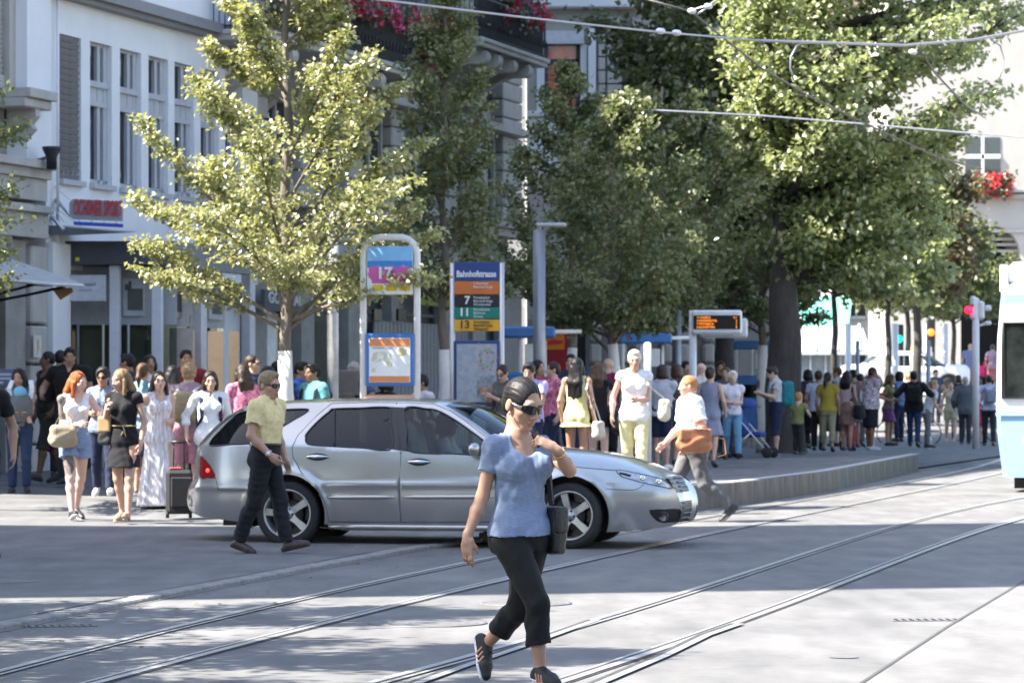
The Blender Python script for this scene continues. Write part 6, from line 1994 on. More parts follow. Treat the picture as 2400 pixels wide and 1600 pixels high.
# white car far along the street
fc_ = thing('white_car', 'white car far along the street behind the waiting crowd', 'car', (sx_(2120, 118), 118, far_z(118)), R(8))
S = SDF((-2.3, -.95, .1), (2.3, .95, 1.6), .035)
S.rbox((0, 0, .66), (2.15, .86, .40), .25); S.loft([(.80, .0, 0, 1.75, .85, 0), (1.1, -.1, 0, 1.35, .78, 0), (1.52, -.15, 0, .80, .62, 0)], .08, n=3.2)
for x in (-1.35, 1.35):
    for s in (-1, 1): S.cone((x, s * .62, .34), .40, (x, s * 1.1, .34), .40, .02, 's')
V, Q = S.skin()
c = V[Q].mean(1)
gl = (c[:, 2] > .98) & (c[:, 2] < 1.36) & (np.abs(c[:, 0] + .1) < 1.35) & (np.abs(c[:, 0] - .05) > .05)
link('body', np_mesh('body', V, Q, [pmat('white car paint', (.80, .80, .80), .3, var=0, coat=.6), CAR_GLASS], gl.astype(int)), fc_)
for x in (-1.35, 1.35):
    for s in (-1, 1):
        B = MB(); B.lathe([(.001, -.1), (.20, -.1), (.33, -.08), (.34, 0), (.33, .08), (.001, .1)], (x, s * .76, .34), 20, axis='Y'); B.build('wheel', RUBBER, fc_)

# ------------------------------------------------------------------ tram
tr = thing('tram', 'white and light blue tram cut by the right edge of the photo', 'tram')
p0 = at(2330, 1100, 51.0)
tr.location = (p0.x, 51.0, 0); tr.rotation_euler = (0, 0, -R(15.5))
TW = pmat('tram white', (.80, .81, .82), .3, var=.02, coat=.4); TB = pmat('tram light blue', (.26, .47, .64), .3, var=.03, coat=.4)
W_ = 2.25; L_ = 21.0
def tz(py): return zz(py, 51.0)
zA, zB, zC, zD = tz(1118), tz(962), tz(712), tz(690)
def ring(z, ins): return [(ins + .10, 0, z), (W_ - ins - .10, 0, z), (W_ - ins, .25, z), (W_ - ins, L_, z), (ins, L_, z), (ins, .25, z)]
def loftrings(rs):
    B = MB(); n = len(rs[0])
    for a, b in zip(rs[:-1], rs[1:]):
        for k in range(n): B.quad(a[k], a[(k + 1) % n], b[(k + 1) % n], b[k])
    B.poly(rs[-1]); B.poly(rs[0][::-1]); return B
loftrings([ring(zA, .10), ring(tz(1020), .02), ring(zB, 0)]).build('lower_body', TB, tr)
loftrings([ring(zB, 0), ring(tz(800), .015), ring(zC, .06)]).build('upper_body', TW, tr)
loftrings([ring(zC, .055), ring(zD, .075)]).build('blue_band', TB, tr)
loftrings([ring(zD, .07), ring(tz(672), .14), ring(tz(655), .35)]).build('roof', TW, tr)
B = MB(); B.box((1.1, 2.2, tz(640)), (1.9, 3.6, tz(612) - tz(668)), bev=.08); B.box((.10, .4, tz(652)), (.10, .3, .42), bev=.02); B.build('roof_box', TW, tr)
zw0, zw1 = tz(932), tz(756)
def tram_win(x0, x1, y0, y1, face):
    B = MB()
    if face: B.box(((x0 + x1) / 2, -.012, (zw0 + zw1) / 2), (x1 - x0, .03, zw1 - zw0), bev=.012)
    else: B.box((x0, (y0 + y1) / 2, (zw0 + zw1) / 2), (.03, y1 - y0, zw1 - zw0), bev=.012)
    o = B.build('window', pmat('tram glass', (.008, .010, .010), .08, var=.4, vs=3, col2=(.02, .026, .024), spec=.4), tr)
    B = MB()
    if face: c = [(x0, -.02, zw0), (x1, -.02, zw0), (x1, -.02, zw1), (x0, -.02, zw1)]
    else: c = [(x0, y0, zw0), (x0, y1, zw0), (x0, y1, zw1), (x0, y0, zw1)]
    B.tube(c, .035, 6, closed=True); B.build('rubber_seal', BLACKP, o)
tram_win(.14, .62, 0, 0, True); tram_win(.72, 1.55, 0, 0, True); tram_win(1.65, 2.12, 0, 0, True)
for k in range(9):
    tram_win(-.005, 0, 1.0 + k * 2.2, 2.8 + k * 2.2, False); tram_win(W_ + .005, 0, 1.0 + k * 2.2, 2.8 + k * 2.2, False)
B = MB(); B.box((W_ / 2, -.02, zB - .05), (W_ - .05, .03, .05)); B.build('trim_strip', C(.30, .42, .52, .4), tr)
B = MB(); B.box((.62, -.02, tz(1035)), (.36, .03, .12), bev=.01); B.build('white_plate', TW, tr)
B = MB(); B.box((W_ / 2, L_ / 2, .22), (W_ - .5, L_ - .8, .34)); B.box((.75, .1, .28), (.55, .4, .50), bev=.05); B.box((1.2, -.15, .38), (.3, .5, .2), bev=.03); B.build('undercarriage', BLACKP, tr)
B = MB()
for y in (1.8, 3.6, 10, 12, 18):
    for x in (.55, 1.7): B.lathe([(.001, -.06), (.32, -.06), (.34, 0), (.32, .06), (.001, .06)], (x, y, .34), 20, axis='X')
B.build('wheels', CASTIRON, tr)

# ------------------------------------------------------------------ overhead wires
CABLE = pmat('contact wire', (.42, .42, .44), .35, metal=.5, var=.1)
CABLED = pmat('dark span wire', (.16, .14, .13), .5, metal=.4, var=.1)
def wire(label, pts, r, mat, cat='wire', name='overhead_wire', group=None):
    P = [at(*p) for p in pts]
    o = MB().tube(P, r, 6).build(name, mat)
    return props(o, label, cat, group)
YW = lambda px: 34 + (px - 900) / 1500 * 8
wire('silver overhead tram wire running from the top edge across to the right', [(x, y, YW(x)) for x, y in ((560, -42), (890, 0), (1200, 38), (1380, 58), (1540, 75), (1780, 96))], .013, CABLE)
b_ = wire('doubled part of the overhead tram wire at the top right', [(x, y, YW(x)) for x, y in ((1780, 96), (1885, 99), (2000, 103), (2120, 107), (2150, 104), (2280, 94), (2400, 72), (2600, 40))], .019, CABLE)
for i, pts in enumerate((((1885, 99), (1868, 106), (1853, 135), (1852, 160), (1862, 192)), ((2320, 92), (2345, 108), (2353, 140), (2350, 160), (2340, 190)))):
    wire(['left curved wire hanger in front of the big sunlit tree', 'right curved wire hanger in front of the big sunlit tree'][i], [(x, y, YW(x)) for x, y in pts], .011, CABLE, 'wire hanger', 'wire_hanger')
wire('second thin overhead wire lower across the big tree at right', [(1400, 252, 58), (1600, 262, 58), (1790, 272, 58), (2000, 289, 58), (2200, 306, 58), (2400, 322, 58), (2700, 350, 58)], .017, CABLE)
wire('dark span wire sloping down from the top through the big tree', [(1490, -8, 40), (1620, 28, 40), (1690, 85, 41), (1785, 160, 42), (1900, 228, 43), (2050, 300, 44), (2200, 370, 45), (2300, 395, 46)], .013, CABLED)
wire('second dark span wire in front of the big sunlit tree', [(2150, 108, 41), (2190, 170, 42), (2260, 245, 43), (2300, 270, 44)], .013, CABLED)
wire('short silver wire rising to the top edge at a white clamp', [(1622, 24, 40), (1660, 14, 40), (1700, -15, 40)], .012, CABLE)
wire('short silver wire under the white clamp at the top', [(1634, 34, 40), (1662, 16, 40)], .012, CABLE)
for px, py, Y, lab in ((1548, 73, YW(1548), 'white insulator on the silver tram wire left part'), (1586, 77, YW(1586), 'white insulator on the silver tram wire right part'), (1622, 26, 40, 'white clamp where the dark span wires meet'), (1660, 15, 40, 'small white clamp near the top edge'), (2140, 122, 41, 'pale clamp below the doubled tram wire')):
    t = thing('insulator', lab, 'insulator', at(px, py, Y))
    B = MB(); B.tube([(-.05, 0, .004), (-.025, 0, .0), (.025, 0, -.004), (.05, 0, -.008)], [.016, .034, .034, .016], 8); B.build('porcelain', C(.72, .72, .74, .3), t)
# ------------------------------------------------------------------ the silver estate car
def car():
    rc, fc = gnd(678, 1279), gnd(1338, 1285)
    dv = fc - rc; yaw = math.atan2(dv.y, dv.x); su = 660 / dv.length
    U = lambda px: (px - 678) / su
    Vv = lambda px, py: (1279 + (px - 678) * 6 / 660 - py) / 237.0
    nrm = Vector((-math.sin(yaw), math.cos(yaw), 0))
    root = thing('estate_car', 'silver grey five-door estate car crossing the street behind the woman', 'car', rc + nrm * .80, yaw)
    wx = spline([-1.06, -1.0, -.9, -.7, -.4, .2, 1.2, 2.4, 3.0, 3.4, 3.65, 3.85, 3.95, 4.0, 4.04], [.60, .72, .80, .86, .89, .91, .925, .92, .905, .865, .80, .68, .58, .50, .40])
    # z of the belt line and fall of the flank above and below it
    belt = spline([-1.1, -.8, 0, 1.2, 2.0, 2.6, 3.4, 4.1], [1.0, 1.0, .99, .955, .92, .87, .76, .60])
    gh = lambda x: np.where((x > -1.0) & (x < 2.75), 1.0, 0.0)
    def fy(x, z):
        x = np.asarray(x, float); z = np.asarray(z, float)
        w = wx(x)
        b = belt(x)
        low = np.clip((.50 - z) / .38, 0, 1) ** 2 * .085
        crease = .012 * np.exp(-((z - .60 - .02 * x) / .035) ** 2) * np.clip((3.4 - x) * 2, 0, 1)
        mid = np.clip((z - .50) / np.maximum(b - .50, .05), 0, 1.0) ** 2 * .055
        up = np.clip(z - b, 0, 1)
        top = up * .42 + up ** 2 * .42
        arch = 0
        for ax_ in (0, U(1338)):
            r = np.sqrt((x - ax_) ** 2 + (z - .325) ** 2)
            arch = arch + .022 * np.exp(-((r - .40) / .05) ** 2) * (z > .2)
        return w - low - mid - top + crease + arch
    TY = math.tan(-yaw)
    def T(pts):
        out = []
        for q in pts:
            u0, v = U(q[0]), Vv(q[0], q[1]); u = u0
            for _ in range(3): u = u0 - (.86 - float(fy(u, v))) * TY
            out.append((u, v))
        return out
    # paired outlines: S side shoulder, K centre line
    S = [(470, 1210), (446, 1196), (441, 1170), (449, 1148), (464, 1120), (465, 1082), (468, 1050), (484, 1030), (515, 998), (545, 975), (570, 962), (600, 952), (640, 946), (767, 941), (930, 941), (1020, 945), (1050, 956), (1085, 979),
         (1120, 1003), (1155, 1030), (1190, 1056), (1225, 1073), (1290, 1087), (1347, 1094), (1420, 1101), (1480, 1108), (1530, 1118), (1568, 1133), (1590, 1152), (1601, 1180), (1602, 1210), (1594, 1230)]
    K = [(460, 1204), (436, 1190), (432, 1166), (438, 1144), (456, 1116), (458, 1076), (463, 1046), (478, 1024), (511, 990), (541, 967), (564, 954), (590, 944), (638, 938), (767, 933), (930, 933), (1040, 936), (1090, 945), (1131, 955),
         (1172, 976), (1210, 1000), (1250, 1024), (1290, 1046), (1330, 1054), (1390, 1060), (1440, 1067), (1500, 1080), (1550, 1096), (1585, 1118), (1606, 1146), (1615, 1178), (1616, 1208), (1606, 1229)]
    S2, K2 = smooth_poly(T([(a_ - 8 * max(0, min(1, (a_ - 1450) / 120)), b_) for a_, b_ in S]), 5, False), smooth_poly([(U(q[0]) - .86 * TY, Vv(q[0], q[1])) for q in [(a_ - 14 * max(0, min(1, (a_ - 1450) / 120)), b_) for a_, b_ in K]], 5, False)
    bottom = []
    # outline: bottom edge with the two wheel arches, clockwise from the tail
    arcr = lambda cx, cz, r, a0, a1, n: [(cx + r * math.cos(R(a0 + (a1 - a0) * i / n)), cz + r * math.sin(R(a0 + (a1 - a0) * i / n))) for i in range(n + 1)]
    fx = U(1338)
    zsill = Vv(1000, 1243)
    bot = [S2[0]] + T([(500, 1214), (560, 1221)]) + arcr(0.0, .325, .392, 205, -14, 28) + [(.55, zsill), (1.2, zsill), (1.8, zsill), (2.2, zsill)] + arcr(fx, .325, .392, 194, -24, 28) + T([(1470, 1245), (1530, 1239), (1570, 1235)]) + [S2[-1]]
    outline = bot + S2[::-1][1:-1]
    W = {}
    W['quarter_glass'] = smooth_poly(T([(489, 1040), (512, 1008), (541, 979), (569, 962), (650, 959), (724, 958), (690, 982), (652, 1005), (622, 1024), (598, 1036), (540, 1039)]), 2)
    W['rear_glass'] = smooth_poly(T([(720, 1024), (722, 1014), (746, 987), (774, 963), (786, 957), (850, 955.5), (916, 955), (919, 980), (924, 1050), (860, 1049), (789, 1045), (728, 1040)]), 2)
    W['front_glass'] = smooth_poly(T([(953, 957), (1000, 958), (1030, 963), (1066, 982), (1100, 1005), (1130, 1027), (1158, 1049), (1166, 1062), (1140, 1067), (1060, 1063), (966, 1057), (959, 1010)]), 2)
    W['pillar'] = T([(917, 953), (951, 955), (964, 1058), (925, 1053)])
    W['headlamp'] = smooth_poly(T([(1446, 1104), (1474, 1107), (1521, 1117), (1556, 1128), (1575, 1147), (1556, 1144), (1512, 1134), (1476, 1124), (1456, 1117)]), 2)
    W['tail_lamp'] = smooth_poly(T([(466, 1068), (478, 1074), (494, 1092), (504, 1116), (484, 1117), (467, 1116)]), 2)
    W['fog_inlet'] = smooth_poly(T([(1521, 1196), (1560, 1195), (1596, 1196), (1598, 1222), (1570, 1226), (1545, 1225), (1530, 1214)]), 2)
    rear_door = [(779, 944), (747, 970), (700, 1020), (688, 1047), (691, 1071), (711, 1105), (747, 1144), (767, 1175), (777, 1221), (860, 1222), (945, 1222), (945, 1060), (932, 943.5), (860, 942.5)]
    front_door = [(933, 943.5), (946, 1060), (946, 1222), (1060, 1222), (1166, 1222), (1176, 1180), (1184, 1100), (1182, 1060), (1150, 1030), (1100, 991), (1060, 964), (1020, 947)]
    W['door'] = T(rear_door); W['door '] = T(front_door)
    order = ['quarter_glass', 'rear_glass', 'front_glass', 'pillar', 'headlamp', 'tail_lamp', 'fog_inlet', 'door', 'door ']
    verts, edges = [], []
    def loop(P):
        b = len(verts)
        verts.extend(Vector(p) for p in P)
        edges.extend((b + i, b + (i + 1) % len(P)) for i in range(len(P)))
    loop(outline)
    for k_ in order: loop(W[k_])
    ob = outline
    for gx in np.arange(-1.04, 4.04, .05):
        for i, gz in enumerate(np.arange(.14, 1.47, .042)):
            p = (gx + (.025 if i % 2 else 0), gz)
            if in_poly(p, ob): verts.append(Vector(p))
    rv, re_, rf, *_ = geometry.delaunay_2d_cdt(verts, edges, [], 0, 1e-4)
    rv = np.array([(v.x, v.y) for v in rv])
    reg = {}
    for f in rf:
        c = rv[list(f)].mean(0)
        if not in_poly(c, ob): continue
        key = next((k_ for k_ in order if in_poly(c, W[k_])), 'body')
        reg.setdefault(key, []).append(f)
    Y = fy(rv[:, 0], rv[:, 1])
    def side(faces, name, mat, sg, off=0.0, parent=None, rim=0.0):
        ids = sorted({i for f in faces for i in f}); mp = {a: b for b, a in enumerate(ids)}
        Vn = np.stack([rv[ids, 0], sg * (Y[ids] + off), rv[ids, 1]], 1)
        F = [[mp[i] for i in f] for f in faces]
        # rv is (x,z): counter-clockwise there faces -y
        F = [f if sg < 0 else f[::-1] for f in F]
        me = bpy.data.meshes.new(name); me.from_pydata(Vn.tolist(), [], F); me.materials.append(mat)
        me.polygons.foreach_set('use_smooth', [True] * len(F)); me.update()
        # normals from the smooth flank formula, so neighbouring parts shade as one surface
        e = 1e-3; X, Z = rv[ids, 0], rv[ids, 1]
        dx = (fy(X + e, Z) - fy(X - e, Z)) / (2 * e); dz = (fy(X, Z + e) - fy(X, Z - e)) / (2 * e)
        nn = np.stack([-dx, sg * np.ones_like(dx), -dz], 1); nn /= np.linalg.norm(nn, axis=1)[:, None]
        me.normals_split_custom_set_from_vertices([tuple(v) for v in nn])
        return link(name, me, parent or root)
    body_parts = {}
    mats = {'body': PAINT, 'door': PAINT, 'door ': PAINT, 'quarter_glass': TINT, 'rear_glass': TINT, 'front_glass': CAR_GLASS, 'pillar': BLACKP, 'headlamp': LAMPGLASS, 'tail_lamp': REDLAMP, 'fog_inlet': BLACKP}
    nm = {'body': 'side_panel', 'quarter_glass': 'window', 'rear_glass': 'window', 'front_glass': 'window', 'door ': 'door'}
    offs = {'quarter_glass': -.008, 'rear_glass': -.008, 'front_glass': -.008, 'fog_inlet': -.02, 'headlamp': .002, 'tail_lamp': .003}
    for sg in (-1, 1):
        drs = {}
        for k_ in ['door', 'door ', 'body', 'pillar', 'quarter_glass', 'rear_glass', 'front_glass', 'headlamp', 'tail_lamp', 'fog_inlet']:
            par = drs.get({'rear_glass': 'door', 'front_glass': 'door '}.get(k_))
            o = side(reg[k_], nm.get(k_, k_).strip(), mats[k_], sg, offs.get(k_, 0), par)
            if k_.startswith('door'): drs[k_] = o
        # seams, window rubbers
        def line(P, r, mt, name, closed, off=0.0, par=None, lift=0.0):
            P = smooth_poly(P, 3, closed) if len(P) < 30 and name != 'door_gap' else P
            pts = [(p[0], sg * (float(fy(p[0], p[1])) + off), p[1]) for p in P]
            B = MB(); B.tube(pts, r, 6, closed=closed); return B.build(name, mt, par or root)
        for k_ in ('quarter_glass', 'rear_glass', 'front_glass'):
            line(W[k_], .009, BLACKP, 'window_seal', True, -.002, drs.get({'rear_glass': 'door', 'front_glass': 'door '}.get(k_)))
        for k_ in ('door', 'door '): line(W[k_], .0042, FRAME_BLACK, 'door_gap', True, -.001, drs[k_])
        line(T([(786, 957), (787, 1000), (789, 1046)]), .012, BLACKP, 'window_bar', False, .0, drs['door'])
        line(T([(1290, 1088), (1347, 1095), (1420, 1102), (1446, 1104)]), .004, FRAME_BLACK, 'bonnet_gap', False)
        line(T([(504, 1116), (511, 1140), (516, 1146), (560, 1147), (590, 1147)]), .003, FRAME_BLACK, 'bumper_gap', False)
        line(T([(1421, 1146), (1450, 1148), (1490, 1148), (1508, 1136)]), .003, FRAME_BLACK, 'bumper_gap', False)
        # rub strips and handles belong to the doors
        for k_, a, b in (('door', 775, 936), ('door ', 952, 1166)):
            pts = [(U(a + (b - a) * i / 8), Vv(a + (b - a) * i / 8, 1163.5)) for i in range(9)]
            B = MB()
            B.tube([(p[0], sg * (float(fy(*p)) + .004), p[1]) for p in pts], [.006] + [.021] * 7 + [.006], 8)
            B.build('rub_strip', PAINT, drs[k_])
        for k_, a, b, yy in (('door', 722, 777, 1069), ('door ', 962, 1017, 1082)):
            B = MB(); n = 10
            pts = [(U(a + (b - a) * i / n), Vv(a + (b - a) * i / n, yy)) for i in range(n + 1)]
            Bc = MB(); Bc.tube([(p[0], sg * (float(fy(*p)) - .006), p[1]) for p in pts], [.004 + .036 * math.sin(PI * i / n) ** .7 for i in range(n + 1)], 10)
            B.tube([(p[0], sg * (float(fy(*p)) + .018 * math.sin(PI * i / n) + .016), p[1] + .002) for i, p in enumerate(pts)], [.004 + .016 * math.sin(PI * i / n) for i in range(n + 1)], 8)
            Bc.build('handle_cup', BLACKP, drs[k_]); B.build('handle', CHROME, drs[k_])
        line(W['headlamp'], .005, BLACKP, 'lamp_seal', True, .0); line(W['tail_lamp'], .004, BLACKP, 'lamp_seal', True, .0)
        # lamp insides: dark reflector bowls proud of the lamp face
        for (cx, cy, r) in ((1538, 1131, .033), (1503, 1122, .030)):
            x, z = U(cx), Vv(cx, cy)
            B = MB(); y = float(fy(x, z))
            B.lathe([(r, 0), (r * .8, -.006), (r * .45, -.010), (.001, -.004)], (0, 0, 0), 16, axis='Y')
            B.build('lamp_bowl', CHROME, root, (x, sg * (y + .006), z), (0, 0, sg * R(-28)))
        x, z = U(1466), Vv(1466, 1113)
        line(T([(1452, 1110), (1478, 1117)]), .016, BLACKP, 'lamp_corner', False, -.004)
        x, z = U(1548), Vv(1548, 1211)
        B = MB(); B.lathe([(.050, 0), (.050, .012), (.042, .012), (.038, .002), (.001, .004)], (0, 0, 0), 18, axis='Y')
        B.build('fog_lamp', pmat('fog lamp', (.05, .05, .055), .15, var=0, coat=1), root, (x, sg * (float(fy(x, z)) - .01), z), (0, 0, PI if sg < 0 else 0))
        x, z = U(484), Vv(484, 1100)
        B = MB(); B.lathe([(.022, -.004), (.02, .004), (.001, .008)], (0, 0, 0), 12, axis='Y'); B.build('tail_bulb', pmat('tail bulb', (.8, .03, .02), .3, emit=(1, .05, .03), es=.8, var=0), root, (x, sg * (float(fy(x, z)) + .004), z), (0, 0, PI if sg < 0 else 0))
        # door mirror
        mx, mz = U(1121), Vv(1121, 1052)
        Sd = SDF((-.15, -.2, -.12), (.15, .2, .12), .008)
        Sd.ell((0, 0, 0), (.062, .105, .062), .02); Sd.cone((.01, .06, -.04), .03, (.02, .14, -.06), .02, .02)
        Vm, Qm = Sd.skin(); Vm = Vm * np.array([1, -sg * 1.0 if sg > 0 else 1, 1])
        if sg > 0: Qm = Qm[:, ::-1]
        mo = link('door_mirror', np_mesh('door_mirror', Vm, Qm, PAINT), root, (mx, sg * (float(fy(mx, mz)) + .11), mz))
        # sill plate and wheel-well lining
        B = MB(); B.tube([(x, sg * (float(fy(x, .20)) - .01), zsill + .035) for x in np.linspace(.42, fx - .42, 8)], .030, 8); B.build('sill', PAINT, root)
        for cx in (0.0, fx):
            B = MB(); A = arcr(cx, .325, .395, 200, -20, 20)
            for (x0, z0), (x1, z1) in zip(A[:-1], A[1:]):
                ya, yb = sg * (float(fy(x0, z0)) - .004), sg * (float(fy(x1, z1)) - .004)
                B.quad((x0, ya, z0), (x1, yb, z1), (x1, sg * .45, z1), (x0, sg * .45, z0))
            B.build('wheel_well', BLACKP, root)
    # roof, bonnet, screen and tail between the shoulder and the centre line
    nS = len(S2); nc = 14
    Vt = np.zeros((nS, 2 * nc + 1, 3))
    for i in range(nS):
        ys = float(fy(*S2[i]))
        for j in range(2 * nc + 1):
            t = (j - nc) / nc
            a = abs(t)
            y = math.copysign(ys * math.sin(a * PI / 2) ** 1.0 if False else ys * a, t)
            w = 1 - a ** 2.6
            Vt[i, j] = (S2[i][0] + (K2[i][0] - S2[i][0]) * w, y, S2[i][1] + (K2[i][1] - S2[i][1]) * w)
    Q, fm = [], []
    for i in range(nS - 1):
        for j in range(2 * nc):
            Q.append((i * (2 * nc + 1) + j, (i + 1) * (2 * nc + 1) + j, (i + 1) * (2 * nc + 1) + j + 1, i * (2 * nc + 1) + j + 1))
            u = (j + .5 - nc) / nc
            cx = (S[0][0])
            k = i / 5.0
            g = (15.6 < k < 20.6) and abs(u) < .93
            rg = (6.3 < k < 10.2) and abs(u) < .90
            fm.append(1 if g else 2 if rg else 0)
    Q = np.array(Q); fm = np.array(fm)
    for nm_, sel, mt in (('roof_and_bonnet', fm == 0, PAINT), ('windscreen', fm == 1, CAR_GLASS), ('rear_screen', fm == 2, TINT)):
        q = Q[sel]; ids, inv = np.unique(q, return_inverse=True)
        link(nm_, np_mesh(nm_, Vt.reshape(-1, 3)[ids], inv.reshape(q.shape), mt), root)
    GRILLE = C(.16, .165, .17, .3)
    # front grille and lower bumper slats wrap round the nose, following its plan curve
    def nose(v, y):
        i = min(range(len(K2)), key=lambda i_: abs(K2[i_][1] - v) + (0 if K2[i_][0] > 3.4 else 9))
        xs_, ys_ = S2[i][0], float(fy(*S2[i])); t_ = min(abs(y) / ys_, 1)
        return xs_ + (K2[i][0] - xs_) * (1 - t_ ** 2.6)
    for sg in (-1, 1):
        for (v0, v1, k_, nm2, mt, r_) in ((.675, .545, 4, 'grille_bar', GRILLE, .007), (.42, .27, 4, 'bumper_slat', GRILLE, .006)):
            for i in range(k_):
                v = v0 + (v1 - v0) * i / (k_ - 1)
                B = MB(); B.tube([(nose(v, y) + .012, sg * y, v) for y in (.44, .38, .30, .20, .08)], r_, 6); B.build(nm2, mt, root)
        for v0, v1 in ((.69, .53), (.44, .24)):
            B = MB()
            for j in range(4):
                va, vb = v0 + (v1 - v0) * j / 4, v0 + (v1 - v0) * (j + 1) / 4
                P_ = [(nose(v, y) + .006, sg * y, v) for v in (va, vb) for y in (.47, .38, .28, .16, .0)]
                for i in range(4): B.quad(P_[i], P_[i + 1], P_[i + 6], P_[i + 5])
            B.build('grille_backing' if v0 > .5 else 'bumper_intake', BLACKP, root)
    # underside and cabin
    B = MB(); B.box((1.4, 0, .30), (4.3, 1.1, .22)); B.box((0, 0, .52), (.86, 1.0, .5)); B.box((fx, 0, .50), (.86, 1.0, .45)); B.box((1.4, 0, .45), (1.9, 1.55, .46)); B.build('underbody', BLACKP, root)
    B = MB(); B.box((.62, 0, .70), (2.7, 1.45, .10)); B.box((-.55, 0, .80), (.5, 1.35, .5)); B.build('cabin_floor', DARKIN, root)
    B = MB(); B.box((2.28, 0, .86), (.35, 1.45, .22), bev=.08); B.build('dashboard', DARKIN, root)
    B = MB(); B.box((.75, 0, 1.372), (2.1, 1.02, .02)); B.build('headliner', DARKIN, root)
    for (x, y) in ((1.20, -.38), (1.20, .38), (.12, -.40), (.12, .40)):
        B = MB(); Mx = Matrix.Rotation(R(-14), 3, 'Y')
        B.box((x, y, 1.00), (.14, .46, .50), M=Mx, bev=.06); B.box((x + .25, y, .80), (.5, .46, .14), bev=.05)
        s_ = B.build('seat', SEATC, root)
        B = MB(); B.box((x - .10, y, 1.31), (.09, .24, .16), M=Mx, bev=.04); B.build('headrest', SEATC, s_)
    # wheels
    def wheel(cx, sg, steer):
        w = thing('wheel', None, None)
        w.parent = root; w.location = (cx, sg * .78, .325); w.rotation_euler = (0, 0, steer if sg < 0 else PI + steer)
        B = MB(); B.lathe([(.235, .10), (.262, .108), (.295, .104), (.318, .088), (.325, .055), (.325, -.055), (.318, -.088), (.29, -.10), (.235, -.10)], (0, 0, 0), 48, axis='Y')
        for p in (.03, -.03): B.lathe([(.3262, p + .006), (.3262, p - .006)], (0, 0, 0), 48, axis='Y')
        t = B.build('tyre', RUBBER, w)
        t.scale = (1, -1, 1)
        B = MB(); B.lathe([(.240, -.10), (.243, -.108), (.232, -.108), (.222, -.092), (.214, -.03), (.210, .09)], (0, 0, 0), 48, axis='Y'); B.build('rim', ALLOY, w)
        B = MB()
        for k in range(5):
            a = R(90 + 72 * k + 14)
            Mx = Matrix.Rotation(-a, 3, 'Y')
            ou = [(.045, -.040), (.10, -.030), (.225, -.036), (.225, .036), (.10, .030), (.045, .040)]
            y0 = [-.072, -.082, -.090, -.090, -.082, -.072]
            P = [Mx @ Vector((p[0], yy, p[1])) for p, yy in zip(ou, y0)]
            B.prism(P, (0, .035, 0))
        B.build('spokes', ALLOY, w)
        B = MB(); B.lathe([(.001, -.092), (.030, -.090), (.034, -.080), (.062, -.074), (.066, -.05), (.066, .0)], (0, 0, 0), 24, axis='Y'); B.build('hub', ALLOY, w)
        B = MB()
        for k in range(5):
            a = R(90 + 72 * k + 50); B.lathe([(.001, -.082), (.011, -.080), (.011, -.06)], (.048 * math.cos(a), 0, .048 * math.sin(a)), 8, axis='Y')
        B.build('wheel_bolts', FRAME_BLACK, w)
        B = MB(); B.lathe([(.001, .0), (.14, .0), (.14, .02)], (0, 0, 0), 28, axis='Y'); B.build('brake_disc', pmat('brake disc', (.10, .09, .085), .5, metal=.6), w)
        B = MB(); B.lathe([(.001, .05), (.21, .05)], (0, 0, 0), 28, axis='Y'); B.build('wheel_back', FRAME_BLACK, w)
    for cx in (0.0, fx):
        for sg in (-1, 1): wheel(cx, sg, R(-4) if cx else 0)
    # driver, seen through the front side window
    M = Matrix.Rotation(yaw, 3, 'Z')
    p = Vector(root.location) + M @ Vector((1.42, .36, .0))
    person('driver in a white T-shirt at the wheel of the silver car', 0, 34, 0, H=1.66, sex='f', face=yaw + R(90), stance='sit', larm='push', rarm='push', skin='olive', hair=('bob', 'black'), feet=None, h=.012,
           parts=[('t_shirt', 'top', cloth(.6, .62, .62), dict(sleeve=.4, hem=-.02)), ('trousers', 'bottom', cloth(.03, .03, .04), dict(length=1.9))], loc=(p.x, p.y, -.02), lean=-8)
    return root
car()
